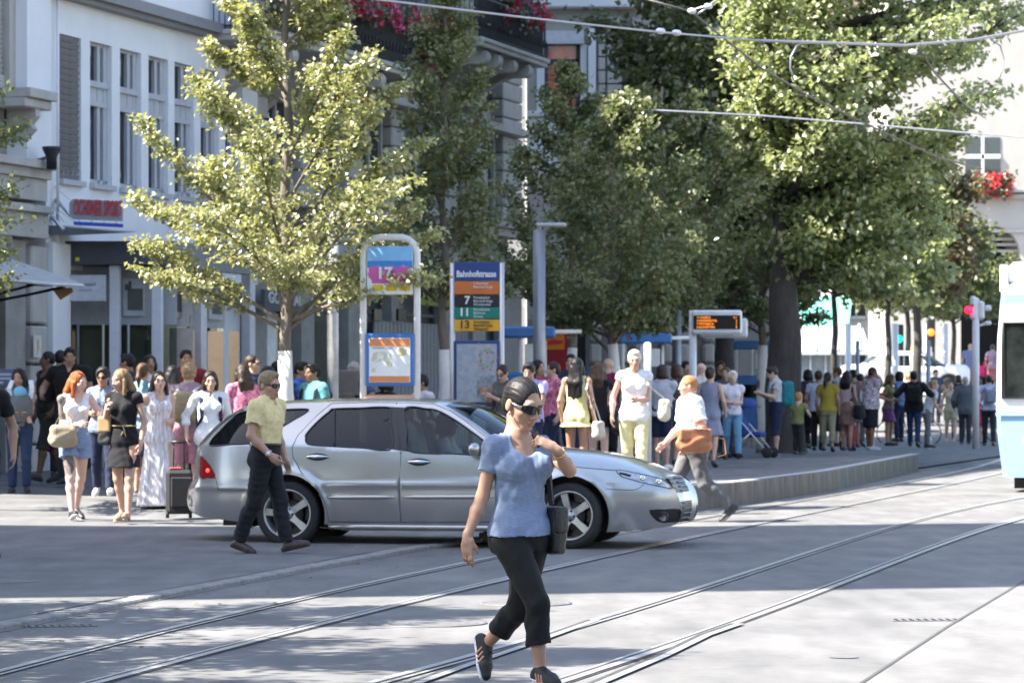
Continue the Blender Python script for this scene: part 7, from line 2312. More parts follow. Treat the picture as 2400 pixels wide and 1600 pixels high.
# ------------------------------------------------------------------ the woman in front
def hero():
    Y0, px0, py0, s = 17.7, 1225.0, 1625.0, 452.0
    P = lambda px, py, y=0.0: np.array([(px - px0) / s, y, (py0 - py) / s])
    J = skeleton(H=1.62, sex='f', face=R(36), hyaw=6, hpitch=20, hs=1.10, bulk=.97)
    J.update(pelvis=P(1221, 1245), neck=P(1212, 1026, -.01), crotch=P(1224, 1285),
             shoR=P(1160, 1043, -.085), elbR=P(1131, 1163, -.05), wriR=P(1096, 1253, -.10),
             shoL=P(1272, 1048, .07), elbL=P(1334, 1100, -.10), wriL=P(1304, 1052, -.24),
             hipR=P(1196, 1268, -.055), kneR=P(1258, 1408, -.20), ankR=P(1265, 1560, -.17),
             hipL=P(1247, 1268, .055), kneL=P(1216, 1428, .01), ankL=P(1143, 1514, .24))
    J['sp'] = unit(J['neck'] - J['pelvis'])
    J['waist'] = J['pelvis'] + J['sp'] * .146; J['chest'] = J['pelvis'] + J['sp'] * .325
    J['fdR'] = unit((.50, -.85, -.10)); J['fuR'] = unit((.05, -.08, 1))
    J['fdL'] = unit((.16, -.35, -.92)); u = unit((.86, -.40, .28)); J['fuL'] = unit(u - J['fdL'] * (u @ J['fdL']))
    J['head'] = P(1225, 946, -.035)
    J['hdR'] = unit((-.02, -.12, -1)); J['hnR'] = unit((.5, .85, 0)); J['htR'] = unit((.75, -.65, 0)); J['curlR'] = 26
    J['hdL'] = unit((-.72, -.05, .42)); J['hnL'] = unit((-.35, .6, -.6)); J['htL'] = unit((-.4, -.3, .8)); J['curlL'] = 52
    denim = cloth(.20, .255, .375, bump=.10, bs=160, vs=40, var=.16, stretch=(1, 1, 4))
    blk = cloth(.011, .011, .012, var=.2)
    root, J = person('woman in a blue T-shirt and black cropped trousers striding across the tracks in front', px0, Y0, 0, skin=(.43, .255, .175), hair=('pulled', 'black'), J=J, h=0.0050, bs=1.12,
                     parts=[('t_shirt', 'top', denim, dict(sleeve=.50, hem=-.012, neck='scoop', inf=.013, wr=.0050, flare=.016)),
                            ('trousers', 'bottom', blk, dict(length=1.62, waist=.05, inf=.010, hemr=.012, wr=.004))],
                     feet='shoe', footcol=C(.012, .013, .015, .6, bump=.3, bs=300), sole=(.75, .76, .78), sun=dict(wrap=True))
    # hair tied low at the nape and let fall over the shoulder
    B = SDF(J['head'] - .3, J['head'] + .2, .006)
    a = to_head(J, (0.0, .085, -.05)); 
    B.cone(a, .030, a + np.array([.03, .03, -.08]), .030, .03)
    B.cone(a + np.array([.03, .03, -.08]), .030, a + np.array([.06, .02, -.17]), .014, .03)
    B.noise(.003, .03, 5, st=(1, 1, .2))
    V, Q = B.skin(); link('hair_tail', np_mesh('hair_tail', V, Q, hair_mat(*HAIRS['black'])), root)
    # bracelet, ear stud, copper stripes and laces on the shoes
    w, e = J['wriL'], J['elbL']
    d = Vector(unit(e - w)); c = Vector(w) + d * .025
    u = d.orthogonal().normalized(); v = d.cross(u)
    B = MB(); n = 16
    for k in range(n):
        an = 2 * PI * k / n
        B.lathe([(.0001, -.005), (.0045, -.002), (.0045, .002), (.0001, .005)], c + (u * math.cos(an) + v * math.sin(an)) * .031, 8)
    B.build('bracelet', pmat('gold beads', (.75, .55, .28), .25, metal=1, var=0), root)
    B = MB(); p = to_head(J, (-.078, -.008, -.044)); B.lathe([(.0001, -.012), (.006, -.004), (.006, .004), (.0001, .008)], p, 10)
    B.build('earring', pmat('silver', (.8, .8, .8), .15, metal=1, var=0), root)
    shoes = [c_ for c_ in root.children if c_.name.startswith('shoe')]
    cop = C(.42, .20, .13, .45, var=.05)
    for sd, sh in zip('LR', shoes):
        a, d, u = J['ank' + sd], J['fd' + sd], J['fu' + sd]
        lat = np.cross(d, u)
        for side in (-1, 1):
            for i in range(3):
                p0 = a + d * (.050 + .026 * i) - u * .058 + lat * side * .040
                p1 = a + d * (.022 + .026 * i) - u * .018 + lat * side * .036
                m_ = (p0 + p1) / 2
                B = MB(); x = Vector(unit(p1 - p0)); n_ = Vector(lat * side); yv = x.cross(n_).normalized(); n_ = yv.cross(x)
                M = Matrix((yv, n_, x)).transposed()
                B.box(m_, (.011, .014, np.linalg.norm(p1 - p0)), M=M, bev=.002)
                B.build('stripe', cop, sh)
        B = MB()
        for i in range(4):
            p = a + d * (.055 + .020 * i) - u * (-.010 + .0115 * i)
            B.tube([p - lat * .022 - u * .006, p + u * .004, p + lat * .022 - u * .006], .0032, 6)
        B.tube([a + d * .05 + u * .012, a + d * .065 + u * .028 + lat * .02, a + d * .085 + u * .010 + lat * .03, a + d * .055 + u * .010], .0022, 6)
        B.build('laces', FRAME_BLACK, sh)
    # telephone in the raised hand
    ph = thing('phone', 'black phone held up to the chin of the woman in front', 'phone', wpos(root, P(1259, 1027, -.20)))
    B = MB(); M = Matrix.Rotation(R(36), 3, 'Z') @ Matrix.Rotation(R(-30), 3, 'Y')
    B.box((0, 0, 0), (.044, .014, .086), bev=.005, M=M); B.build('phone_case', pmat('phone case', (.008, .009, .012), .25, var=0), ph)
    B = MB(); B.box(M @ Vector((0, -.0075, .004)), (.038, .002, .072), M=M); B.build('screen', LENS, ph)
    # bag at the far hip
    lea = pmat('black leather', (.014, .013, .013), .38, var=.2, bump=.4, bs=120)
    bc = wpos(root, P(1283, 1245, .07))
    sho = wpos(root, J['shoL'])
    soft_bag('shoulder_bag', 'black leather shoulder bag hanging at the hip of the woman in the blue T-shirt', 'bag', bc, (.042, .13, .135), lea, rz=R(36), r=.03, h=.007, wr=.004, flap=lea,
             straps=[([sho + Vector((.0, .02, .058)), sho + Vector((.035, -.045, .02)), wpos(root, P(1285, 1120, -.03)), bc + Vector((0.02, -.08, .14))], .028),
                     ([sho + Vector((.0, .02, .058)), sho + Vector((.03, .09, .0)), bc + Vector((0.03, .10, .14))], .028)], smat=lea)
    return root
hero()
# ------------------------------------------------------------------ the man in yellow, the walkers and the waiting crowd
K = cloth
BLK = K(.012, .012, .014); NAVY = K(.018, .024, .055); WHT = K(.72, .72, .73); JEANS = K(.035, .065, .135, bs=120); GREY = K(.20, .20, .21); KHAKI = K(.27, .24, .15)
tee = lambda m, **k: ('t_shirt', 'top', m, dict(dict(sleeve=.50, hem=-.03, neck='crew', inf=.014), **k))
shirt = lambda m, **k: ('shirt', 'top', m, dict(dict(sleeve=.55, hem=-.045, neck='shirt', inf=.014, flare=.014, collar=True), **k))
tank = lambda m, **k: ('tank_top', 'top', m, dict(dict(sleeve=None, hem=-.02, neck='tank', inf=.008), **k))
pants = lambda m, **k: ('trousers', 'bottom', m, dict(dict(length=1.97, inf=.010, hemr=.012), **k))
shorts = lambda m, **k: ('shorts', 'bottom', m, dict(dict(length=.85, inf=.014, hemr=.015), **k))
skirt = lambda m, **k: ('skirt', 'skirt', m, dict(dict(hem=.52, flare=.02), **k))
dress = lambda m, **k: ('dress', 'skirt', m, dict(dict(hem=.52, flare=.04, bodice='strap'), **k))

def pp(label, px, head, Y, z=None, H=None, **kw):
    """Stand a person at photo column px, depth Y, tall enough to reach photo row head."""
    x = sx_(px, Y)
    if z is None: z = pav_z(x, Y)
    if H is None: H = min(max(zz(head, Y) - z - .012, 1.48), 1.93)
    g = np.random.default_rng(abs(int(px * 7 + head)))
    r_ = g.uniform(-1, 1, 5)
    kw.setdefault('lean', 1.5 + 2.5 * r_[0]); kw.setdefault('twist', 13 * r_[1]); kw.setdefault('hyaw', 22 * r_[2]); kw.setdefault('hpitch', 5 + 7 * r_[3])
    if 'stance' not in kw: kw['stance'] = ['stand', 'shift', 'step', 'shift'][g.integers(0, 4)]
    for a_ in ('larm', 'rarm'): kw.setdefault(a_, ['hang', 'hang', 'front', 'bag', (.08, .10, -.48), 'fwd'][g.integers(0, 6)])
    return person(label, px, Y, z, H=H, **kw)

# man in yellow polo
ym, J = pp('man in a yellow polo shirt and sunglasses walking past the rear of the silver car', 622, 874, 31.9, .03, sex='m', face=R(72), hyaw=-18, stance='step', stride=1.15, larm='hang', rarm=(.02, .16, -.46), lean=2, skin=(.45, .26, .19), hair=('short', 'sandy'), sun={}, hs=1.05, bulk=1.08, h=.0068,
     parts=[('polo_shirt', 'top', K(.74, .62, .32, vs=30), dict(sleeve=.62, hem=.060, neck='shirt', inf=.018, wr=.006, collar=True)), ('trousers', 'bottom', K(.014, .015, .019, bs=120), dict(length=1.96, waist=.074, inf=.013, hemr=.012, wr=.006))], footcol=C(.045, .026, .020, .4), sole=(.03, .025, .02))
def band(J, root, a, b, t, r, mat, name, wd=.012):
    p = Vector(J[a] + (J[b] - J[a]) * t); d = Vector(unit(J[b] - J[a]))
    u = d.orthogonal().normalized(); v = d.cross(u); B = MB(); n = 14
    B.tube([p + (u * math.cos(2 * PI * k / n) + v * math.sin(2 * PI * k / n)) * r for k in range(n)], wd / 2, 6, closed=True)
    return B.build(name, mat, root)
wt = band(J, ym, 'elbR', 'wriR', .93, .032, STEEL, 'watch_strap', .014)
B = MB(); d = unit(J['wriR'] - J['elbR']); p = J['elbR'] + (J['wriR'] - J['elbR']) * .93 + np.array([0, -.034, 0]); B.lathe([(.001, -.008), (.019, -.007), (.020, .004)], p, 14, axis='Y'); B.build('watch_dial', PAPER, ym)
for sd in 'LR': band(J, ym, 'sho' + sd, 'elb' + sd, .60, .068, C(.02, .03, .06, .8), 'sleeve_trim', .008)
B = MB(); n = 24; P_ = J['pelvis'] + J['sp'] * .108
B.tube([P_ + J['lf'] * .172 * math.cos(2 * PI * k / n) + J['fw'] * .132 * math.sin(2 * PI * k / n) for k in range(n)], .017, 6, closed=True); B.build('belt', pmat('black belt', (.012, .011, .010), .4, var=0), ym)

# walkers on the left
pp('passer-by in a dark top at the left edge with only a bare arm in view', -48, 868, 31, .03, H=1.78, sex='m', face=R(20), skin='olive', hair=('short', 'dark'), larm=(.10, .02, -.50), parts=[tee(BLK, sleeve=.62), pants(NAVY)])
w, J = pp('red-haired woman in a white tank top and denim shorts walking with a beige handbag', 176, 872, 38.3, .085, face=R(28), hyaw=32, stance='step2', rarm='front', larm=(.10, .22, -.20), skin='pale', hair=('long', 'red'), sun=dict(up=True), h=.0085,
     tattoo=[('shoR', (-.01, 0, -.10), .10), ('kneR', (-.03, -.03, .16), .085)],
     parts=[tank(WHT, hem=.04), ('denim_shorts', 'bottom', K(.22, .31, .50, vs=40, var=.2), dict(length=.40, waist=.11, inf=.010, hemr=.02))], footcol=(.02, .02, .03), sole=(.7, .7, .7), bs=1.05)
c = wpos(w, J['wriR']) + Vector((-.16, .02, -.12))
soft_bag('handbag', 'beige leather handbag on the arm of the red-haired woman', 'bag', c, (.15, .08, .13), pmat('beige leather', (.36, .29, .19), .6, var=.15, bump=.3, bs=40), r=.06, sag=1, rz=R(20), straps=[([c + Vector((-.10, 0, .10)), c + Vector((-.02, 0, .26)), c + Vector((.08, 0, .22)), c + Vector((.11, 0, .10))], .025)])
w, J = pp('blonde woman in a short black dress walking beside the red-haired woman', 291, 866, 37.8, .09, face=R(-12), hyaw=-38, stance='step', rarm='strap', larm='hang', skin=(.50, .32, .235), hair=('long', 'dkblond'), h=.0085,
     parts=[('dress', 'skirt', BLK, dict(hem=.60, flare=.015, bodice='cap', ripple=.02, wr=.005))], feet='sandal', footcol=(.45, .27, .18), sole=(.35, .24, .16), bs=1.05)
B = MB(); n = 20; P_ = J['waist']; B.tube([P_ + J['lf'] * .155 * math.cos(2 * PI * k / n) + J['fw'] * .122 * math.sin(2 * PI * k / n) for k in range(n)], .006, 5, closed=True)
q = P_ + J['fw'] * .13 + J['lf'] * .03; B.tube([q, q + np.array([.02, -.01, -.06]), q + np.array([.035, 0, -.12]), q + np.array([.01, 0, -.05]), q + np.array([-.02, 0, -.10])], .005, 5); B.build('cord_belt', C(.5, .38, .2), w)
c = wpos(w, J['hipR']) + Vector((-.12, -.02, .12)); s0 = wpos(w, J['shoR'])
soft_bag('shoulder_bag', 'brown and black shoulder bag of the blonde woman in the black dress', 'bag', c, (.08, .06, .17), C(.02, .02, .02, .6), r=.04, flap=C(.34, .22, .10, .6), rz=R(-15), straps=[([s0 + Vector((.02, .02, .06)), s0 + Vector((-.02, -.09, -.05)), c + Vector((.02, -.04, .17))], .03), ([s0 + Vector((.02, .02, .06)), s0 + Vector((0, .09, -.1)), c + Vector((.02, .03, .17))], .03)], smat=C(.25, .14, .06, .6))
stripe = pmat('striped maxi cloth', (.60, .52, .50), .85, var=.4, vs=9, stretch=(6, 6, .15), col2=(.62, .60, .62), bump=.2, bs=60)
pp('dark-haired woman in a long pale striped dress standing in sunlight', 372, 873, 40.2, .09, face=R(18), stance='step', larm='front', rarm='back', skin='light', hair=('wavy', 'dark'), h=.0095, parts=[('dress', 'skirt', stripe, dict(hem=.09, flare=.10, bodice='v', ripple=.07, cnt=8, wr=.005))], feet='sandal', footcol=(.6, .55, .48), sole=(.62, .58, .5))
w, J = pp('black-haired woman with a baby in a grey carrier at the left edge', 46, 866, 44.8, .18, face=R(6), stance='shift', larm='front', rarm='front', skin='tan', hair=('long', 'black'), parts=[tank(GREY, hem=-.03), pants(K(.025, .045, .10))], sun=dict(up=True))
cc = wpos(w, J['chest']) + Vector(J['ft'] * .19) + Vector((0, 0, -.06))
bc = thing('baby_carrier', 'grey baby carrier strapped to the chest of the black-haired woman', 'baby carrier', cc)
S = SDF((-.25, -.2, -.3), (.25, .2, .3), .010); S.loft([(-.20, 0, .02, .10, .09, 0), (-.10, 0, 0, .17, .12, 0), (.05, 0, 0, .165, .115, 0), (.14, 0, .01, .13, .10, 0)], .03); S.noise(.004, .12, 3); V, Q = S.skin(); link('carrier_pouch', np_mesh('carrier_pouch', V, Q, K(.13, .135, .145)), bc)
for s_ in (-1, 1):
    B = MB(); strap(B, [(s_ * .13, .0, .10), (s_ * .15, .04, .22), (s_ * .12, .14, .33), (s_ * .10, .22, .30)], .06, .03); B.build('carrier_strap', C(.62, .66, .70, .8), bc)
bb = thing('baby', 'baby in a pale blue sun hat held in the grey carrier', 'baby', cc + Vector((0, -.0, .16)))
S = SDF((-.2, -.2, -.35), (.2, .2, .2), .010); S.ell((0, 0, 0), (.075, .085, .085), .02); S.ell((0, .0, -.17), (.10, .08, .13), .03)
for s_ in (-1, 1): S.cone((s_ * .09, -.03, -.26), .035, (s_ * .15, -.05, -.40), .028, .02)
V, Q = S.skin(); link('body', np_mesh('body', V, Q, skin_mat(*SKINS['light'])), bb)
S = SDF((-.2, -.2, -.2), (.2, .2, .2), .009); S.ell((0, 0, .015), (.088, .098, .09), .02); S.clip((0, 0, -.01), (0, .3, -1)); V, Q = S.skin(); link('hat', np_mesh('hat', V, Q, K(.16, .40, .58)), bb)
w, J = pp('woman in dark sunglasses and a blue print blouse behind the red-haired woman', 242, 866, 43.2, .19, face=R(4), stance='step', larm='front', rarm='front', skin='olive', hair=('curly', 'black'), sun={}, parts=[shirt(pmat('blue print cloth', (.05, .075, .14), .85, var=.6, vs=45, col2=(.22, .27, .36)), sleeve=.8), pants(NAVY)], footcol=(.65, .65, .66), sole=(.7, .7, .7), bulk=1.05)
pp('shaven-headed man in a black tank top looking to the left', 112, 828, 47.6, .25, H=1.82, sex='m', face=R(-62), hyaw=-22, stance='step', skin='brown', hair=('crop', 'black'), parts=[tank(BLK, inf=.012), pants(K(.03, .03, .03), length=1.15, hemr=.03)], bulk=1.1)
pp('tall dark-haired man in a black V-neck T-shirt facing the camera', 164, 808, 47.0, .25, H=1.88, sex='m', face=R(4), hyaw=4, skin='tan', hair=('short', 'black'), parts=[tee(BLK, neck='v'), pants(K(.03, .03, .035))], bulk=1.1, h=.0115)
pp('man with dark hair half hidden behind the tall man in the black V-neck', 140, 819, 49.6, .25, H=1.86, sex='m', face=R(160), skin='tan', hair=('short', 'black'), parts=[tee(K(.03, .04, .06)), pants(NAVY)])
pp('dark-haired man seen from the side behind the blonde woman', 302, 826, 46.4, .2, sex='m', face=R(-105), skin='olive', hair=('short', 'black'), parts=[tee(K(.05, .04, .05)), pants(NAVY)])
pp('woman with pulled back brown hair behind the woman in the striped dress', 350, 829, 47.8, .22, face=R(12), skin='tan', hair=('bob', 'dark'), parts=[tee(WHT), pants(NAVY)])
pp('woman with a brown ponytail in a pale blue top seen from behind', 332, 851, 43.6, .17, face=R(150), skin='light', hair=('pony', 'brown'), parts=[tee(K(.20, .34, .42)), skirt(NAVY)])
pp('woman with long straight black hair seen from behind near the suitcase', 402, 858, 43.8, .17, face=R(170), skin='olive', hair=('longdown', 'black'), parts=[tee(K(.30, .10, .13)), pants(K(.10, .08, .07))])
pp('bearded man in a dark red shirt above the boy with the beige backpack', 436, 811, 45.5, .2, H=1.88, sex='m', face=R(14), skin='tan', hair=('short', 'black'), parts=[shirt(K(.20, .018, .035)), pants(BLK)], h=.0115)
w, J = pp('fair-haired boy in a mauve T-shirt with a beige backpack seen from behind', 442, 844, 41.0, .12, H=1.72, sex='m', face=R(178), skin='light', hair=('curly', 'blond'), parts=[tee(K(.34, .22, .27)), shorts(K(.48, .22, .27))], h=.0105)
def backpack(label, root, J, half, mat, pocket=None, dz=-.12, off=.20, sm=None, top=None):
    c = wpos(root, J['chest']) - Vector(J['ft'] * off) + Vector((0, 0, dz * .5))
    sh = []
    for sd in 'LR':
        s0 = wpos(root, J['sho' + sd]); i = Vector(-J['lt'] * (.05 if sd == 'L' else -.05))
        sh.append(([c + Vector((J['lt'] * (.09 if sd == 'L' else -.09))) + Vector((0, 0, half[2] * .8)), s0 + i + Vector((0, 0, .062)), s0 + i + Vector(J['ft'] * .095) + Vector((0, 0, -.05)), s0 + i + Vector(J['ft'] * .125) + Vector((0, 0, -.24)), s0 + i * .2 + Vector((0, 0, -.36)) + Vector(J['ft'] * .02)], .045))
    rz_ = math.atan2(J['lt'][1], J['lt'][0]) + PI
    return soft_bag('backpack', label, 'backpack', c, half, mat, rz=rz_, r=.07, h=.012, straps=sh, smat=sm or mat, patch=pocket or mat, flap=top)
backpack('beige canvas backpack worn by the fair-haired boy', w, J, (.15, .10, .21), K(.36, .28, .17), K(.32, .25, .15), sm=K(.5, .45, .40))
w, J = pp('woman with dark bobbed hair in a white blouse with dark rucksack straps', 492, 872, 40.2, .10, face=R(4), stance='step', rarm=(.12, .0, -.46), larm='hang', skin='light', hair=('bob', 'dark'), h=.0092, parts=[shirt(WHT, sleeve=1.15, hem=-.06), pants(K(.10, .17, .30))])
backpack('dark rucksack whose straps cross the white blouse of the dark-haired woman', w, J, (.14, .09, .20), NAVY)
sc_ = thing('suitcase', 'black wheeled suitcase with raised handle beside the rear of the silver car', 'suitcase', (sx_(420, 38.9), 38.9, .085), R(8))
B = MB(); B.box((0, 0, .30), (.30, .24, .50), bev=.035); B.build('case', pmat('black suitcase cloth', (.014, .014, .016), .8, var=.2, bump=.3, bs=120), sc_)
B = MB(); B.box((.02, -.125, .30), (.24, .03, .34), bev=.012); B.build('front_pocket', pmat('black suitcase cloth', (.018, .018, .02), .8, var=.2), sc_)
B = MB(); B.tube([(-.06, .08, .55), (-.06, .08, .86), (.06, .08, .86), (.06, .08, .55)], .010, 6); B.tube([(-.09, .08, .865), (.09, .08, .865)], .016, 8); B.build('pull_handle', BLACKP, sc_)
for s_ in (-1, 1):
    B = MB(); B.lathe([(.001, -.02), (.04, -.018), (.04, .018), (.001, .02)], (s_ * .13, .08, .04), 12, axis='X'); B.build('wheel', RUBBER, sc_)
B = MB(); B.box((-.04, 0, .565), (.14, .1, .03), bev=.01); B.build('red_tag', C(.30, .05, .06), sc_)
pp('man in sunglasses and a dark blue shirt looking right before the shop windows', 590, 820, 45.0, .16, H=1.84, sex='m', face=R(62), skin='light', hair=('receding', 'dark'), sun={}, parts=[tee(K(.03, .04, .10)), pants(BLK)], h=.0115)
pink = pmat('pink check cloth', (.42, .07, .16), .85, var=.6, vs=26, col2=(.60, .20, .30))
pp('woman with dark hair in a pink checked shirt seen from behind', 572, 853, 43.0, .14, face=R(-150), skin='olive', hair=('long', 'dark'), parts=[shirt(pink, sleeve=1.3), pants(JEANS)])
pp('brown-haired woman behind the man in yellow', 628, 859, 45.4, .15, face=R(165), skin='light', hair=('bob', 'dark'), parts=[tee(K(.10, .20, .19)), pants(NAVY)])
pp('man in a teal shirt glimpsed left of the white tree wrap', 648, 846, 49.5, .16, sex='m', face=R(170), skin='tan', hair=('short', 'black'), parts=[tee(K(.08, .30, .28)), pants(NAVY)])
flor = pmat('blue floral cloth', (.010, .03, .07), .85, var=.8, vs=15, col2=(.04, .12, .42))
pp('man in a dark blue floral shirt behind the white tree wrap', 704, 838, 46.8, .15, H=1.76, sex='m', face=R(60), skin='tan', hair=('short', 'black'), parts=[shirt(flor), pants(BLK)], bulk=1.15)
w, J = pp('young man in a teal T-shirt with a dark backpack strap looking left', 738, 834, 45.4, .13, H=1.74, sex='m', face=R(-60), skin='olive', hair=('short', 'black'), parts=[tee(K(.12, .34, .38)), pants(NAVY)], h=.011)
backpack('dark backpack of the young man in the teal T-shirt', w, J, (.14, .09, .2), BLK)
w, J = pp('hiker seen from behind under a huge trekking rucksack left of the lit stop sign', 828, 848, 47.5, .13, sex='m', face=R(172), skin='light', hair=('curly', 'grey'), parts=[tee(K(.12, .15, .25)), pants(BLK)])
backpack('huge black trekking rucksack with a rolled grey mat left of the lit stop sign', w, J, (.19, .15, .34), K(.02, .02, .024), K(.16, .15, .13), dz=.06, off=.25, top=K(.16, .15, .14))
pp('man in a white T-shirt seated low right of the lit stop sign', 992, 868, 48.0, .1, H=1.62, sex='m', face=R(-60), skin='olive', hair=('short', 'black'), larm='front', parts=[tee(K(.62, .60, .68)), pants(BLK)])
pp('person in a black top behind the lit map panel', 900, 884, 47.2, .1, H=1.62, face=R(120), skin='light', hair=('bob', 'dark'), larm='front', parts=[tee(BLK), pants(BLK)])

# waiting crowd on the platform
Z_ = PLATZ
pp('woman with spectacles in a dark dotted top reading beside the city map', 1184, 857, 46.6, Z_, face=R(-45), hpitch=22, larm='read', rarm='read', skin='light', hair=('pulled', 'dark'), parts=[shirt(pmat('dotted dark cloth', (.03, .03, .035), .85, var=.5, vs=60, col2=(.12, .12, .12)), sleeve=1.4), pants(NAVY)], sun=dict(clear=True))
w, J = pp('man in a lavender T-shirt reading a paper behind the woman in front', 1243, 853, 45.2, Z_, sex='m', face=R(-22), hpitch=18, larm='read', rarm='read', skin='tan', hair=('short', 'black'), parts=[tee(K(.47, .40, .66)), pants(NAVY)], bulk=1.15)
t = thing('paper_sheet', 'white sheet of paper held by the man in the lavender T-shirt', 'paper', wpos(w, (J['wriL'] + J['wriR']) / 2) + Vector(J['ft'] * .12), R(-22))
B = MB(); B.box((0, 0, 0), (.24, .004, .28), M=Matrix.Rotation(R(-35), 3, 'X')); B.build('sheet', PAPER, t)
pp('woman with black hair behind the man in lavender', 1258, 845, 50.5, Z_, face=R(30), skin='tan', hair=('long', 'black'), parts=[tee(K(.35, .04, .09)), pants(NAVY)])
pp('woman in a pink patterned top looking left', 1298, 851, 49.5, Z_, face=R(-70), skin='light', hair=('pulled', 'dark'), parts=[tee(pink), pants(NAVY)])
pp('dark-haired man behind the woman in the yellow dress', 1340, 829, 51.5, Z_, sex='m', face=R(-18), skin='light', hair=('short', 'dark'), parts=[tee(K(.03, .04, .07)), pants(NAVY)])
w, J = pp('woman in a pale yellow dress with very long black hair seen from behind', 1352, 845, 46.0, Z_, H=1.64, face=R(172), skin='tan', hair=('verylong', 'black'), larm='hang', rarm='hang', parts=[('dress', 'skirt', K(.62, .60, .30), dict(hem=.74, flare=.10, bodice='strap', ripple=.05, cnt=7, inf=.012))], feet='shoe', h=.0108)
def hang_bag(label, root, J, sd, mat, half=(.13, .06, .13), dz=-.62, out=.16, r=.04, name='handbag'):
    sg = 1 if sd == 'L' else -1
    s0 = wpos(root, J['sho' + sd]); c = s0 + Vector(J['lt'] * sg * out * .6) + Vector((0, 0, dz)) 
    rz_ = math.atan2(J['lt'][1], J['lt'][0]) + R(90)
    f = Vector(J['ft'] * .10)
    return soft_bag(name, label, 'bag', c, half, mat, rz=rz_, r=r, h=.012, sag=1, straps=[([s0 + Vector((0, 0, .058)), s0 + f + Vector((0, 0, -.12)), c + f * .8 + Vector((0, 0, half[2]))], .03), ([s0 + Vector((0, 0, .058)), s0 - f + Vector((0, 0, -.12)), c - f * .8 + Vector((0, 0, half[2]))], .03)])
hang_bag('cream shoulder bag on the right hip of the woman in the yellow dress', w, J, 'R', K(.52, .46, .40), dz=-.66, out=.24)
w, J = pp('woman with long brown hair in a black dress with a black shoulder bag', 1402, 853, 47.5, Z_, face=R(168), skin='pale', hair=('long', 'brown'), parts=[('dress', 'skirt', BLK, dict(hem=.72, flare=.06, bodice='cap'))])
hang_bag('black shoulder bag of the woman in the black dress on the platform', w, J, 'R', C(.02, .02, .024, .5), (.17, .07, .19), -.50, .22)
pp('bald man in a maroon shirt seen from behind by the white wrapped trunk', 1424, 839, 53.0, Z_, sex='m', face=R(165), skin='light', hair=('bald', 'grey'), parts=[tee(K(.17, .015, .05)), pants(BLK)], bulk=1.15)
w, J = pp('white-haired woman in a white blouse and pale yellow trousers walking in bright sun', 1487, 821, 42.2, Z_, face=R(-8), hyaw=4, stance='step', rarm=(.12, .05, -.50), larm='front', skin=(.50, .30, .22), hair=('short', 'white'), h=.0095, sw=.95,
     parts=[('blouse', 'top', WHT, dict(sleeve=.22, hem=-.045, neck='v', inf=.016, flare=.012)), pants(K(.66, .60, .34), hemr=.02, inf=.012)])
hang_bag('cream handbag on the arm of the woman in the white blouse', w, J, 'L', K(.60, .55, .45), (.14, .07, .14), -.42, .34)
w, J = pp('man in a white shirt striding off to the left with an orange leather bag', 1625, 875, 40.0, 0.0, H=1.76, sex='m', face=R(-82), stance='walk2', stride=1.1, larm=(.05, .10, -.48), rarm='fwd', lean=4, skin=(.58, .34, .25), hair=('receding', 'ginger'), h=.009, bulk=1.12,
     parts=[('shirt', 'top', WHT, dict(sleeve=.75, hem=.0, neck='shirt', inf=.026, wr=.008, collar=True, flare=.012)), ('trousers', 'bottom', K(.13, .13, .135), dict(length=1.96, waist=.05, inf=.016, hemr=.014, wr=.008))], footcol=(.03, .03, .032), sole=(.12, .12, .12), feet='boot')
org = pmat('orange leather', (.42, .165, .075), .42, var=.22, vs=8, bump=.3, bs=60)
c = wpos(w, J['wriL']) + Vector((.06, -.10, .06))
ob_ = soft_bag('leather_bag', 'orange brown leather bag carried by the man in the white shirt', 'bag', c, (.20, .06, .14), org, rz=R(12), r=.06, sag=1, wr=.012, straps=[([c + Vector((.16, -.03, .05)), c + Vector((.34, -.02, .02)), c + Vector((.36, -.01, -.16)), c + Vector((.24, 0, -.20))], .03), ([c + Vector((-.20, -.05, .10)), c + Vector((-.02, -.07, .22)), c + Vector((.16, -.05, .12))], .03)], flap=org)
pp('boy in a white T-shirt and navy shorts seen from behind by the white post', 1552, 858, 52.5, Z_, sex='m', face=R(160), skin='light', hair=('bob', 'dark'), larm='fold', rarm='fold', parts=[tee(K(.42, .44, .50)), shorts(NAVY)], footcol=(.6, .6, .6), sole=(.6, .6, .6))
pp('woman with brown hair in a dark top behind the boy in navy shorts', 1584, 856, 54.5, Z_, face=R(150), skin='light', hair=('bob', 'brown'), parts=[tee(K(.10, .10, .12)), skirt(NAVY)])
pp('dark-haired man beside the departure board post', 1606, 848, 60, Z_, sex='m', face=R(10), skin='tan', hair=('short', 'black'), parts=[tee(K(.08, .08, .09)), pants(NAVY)])
pp('bald man in a pale shirt behind the woman in the grey blue dress', 1645, 852, 57.5, Z_, sex='m', face=R(-140), skin='pale', hair=('bald', 'white'), parts=[tee(K(.50, .50, .50)), pants(GREY)])
pp('dark-haired woman in a grey blue sleeveless dress seen from behind', 1664, 864, 54.0, Z_, face=R(168), skin='light', hair=('bun', 'dark'), parts=[('dress', 'skirt', K(.25, .26, .35), dict(hem=.50, flare=.06, bodice='tank'))], bulk=1.08)
pp('young woman with an orange hair band under the departure board', 1702, 862, 61, Z_, face=R(-20), skin='tan', hair=('bun', 'brown'), parts=[tee(K(.10, .10, .12)), pants(NAVY)])
pp('dark-haired person behind the departure board post', 1688, 845, 66, Z_, sex='m', face=R(20), skin='olive', hair=('short', 'black'), parts=[tee(BLK), pants(NAVY)])
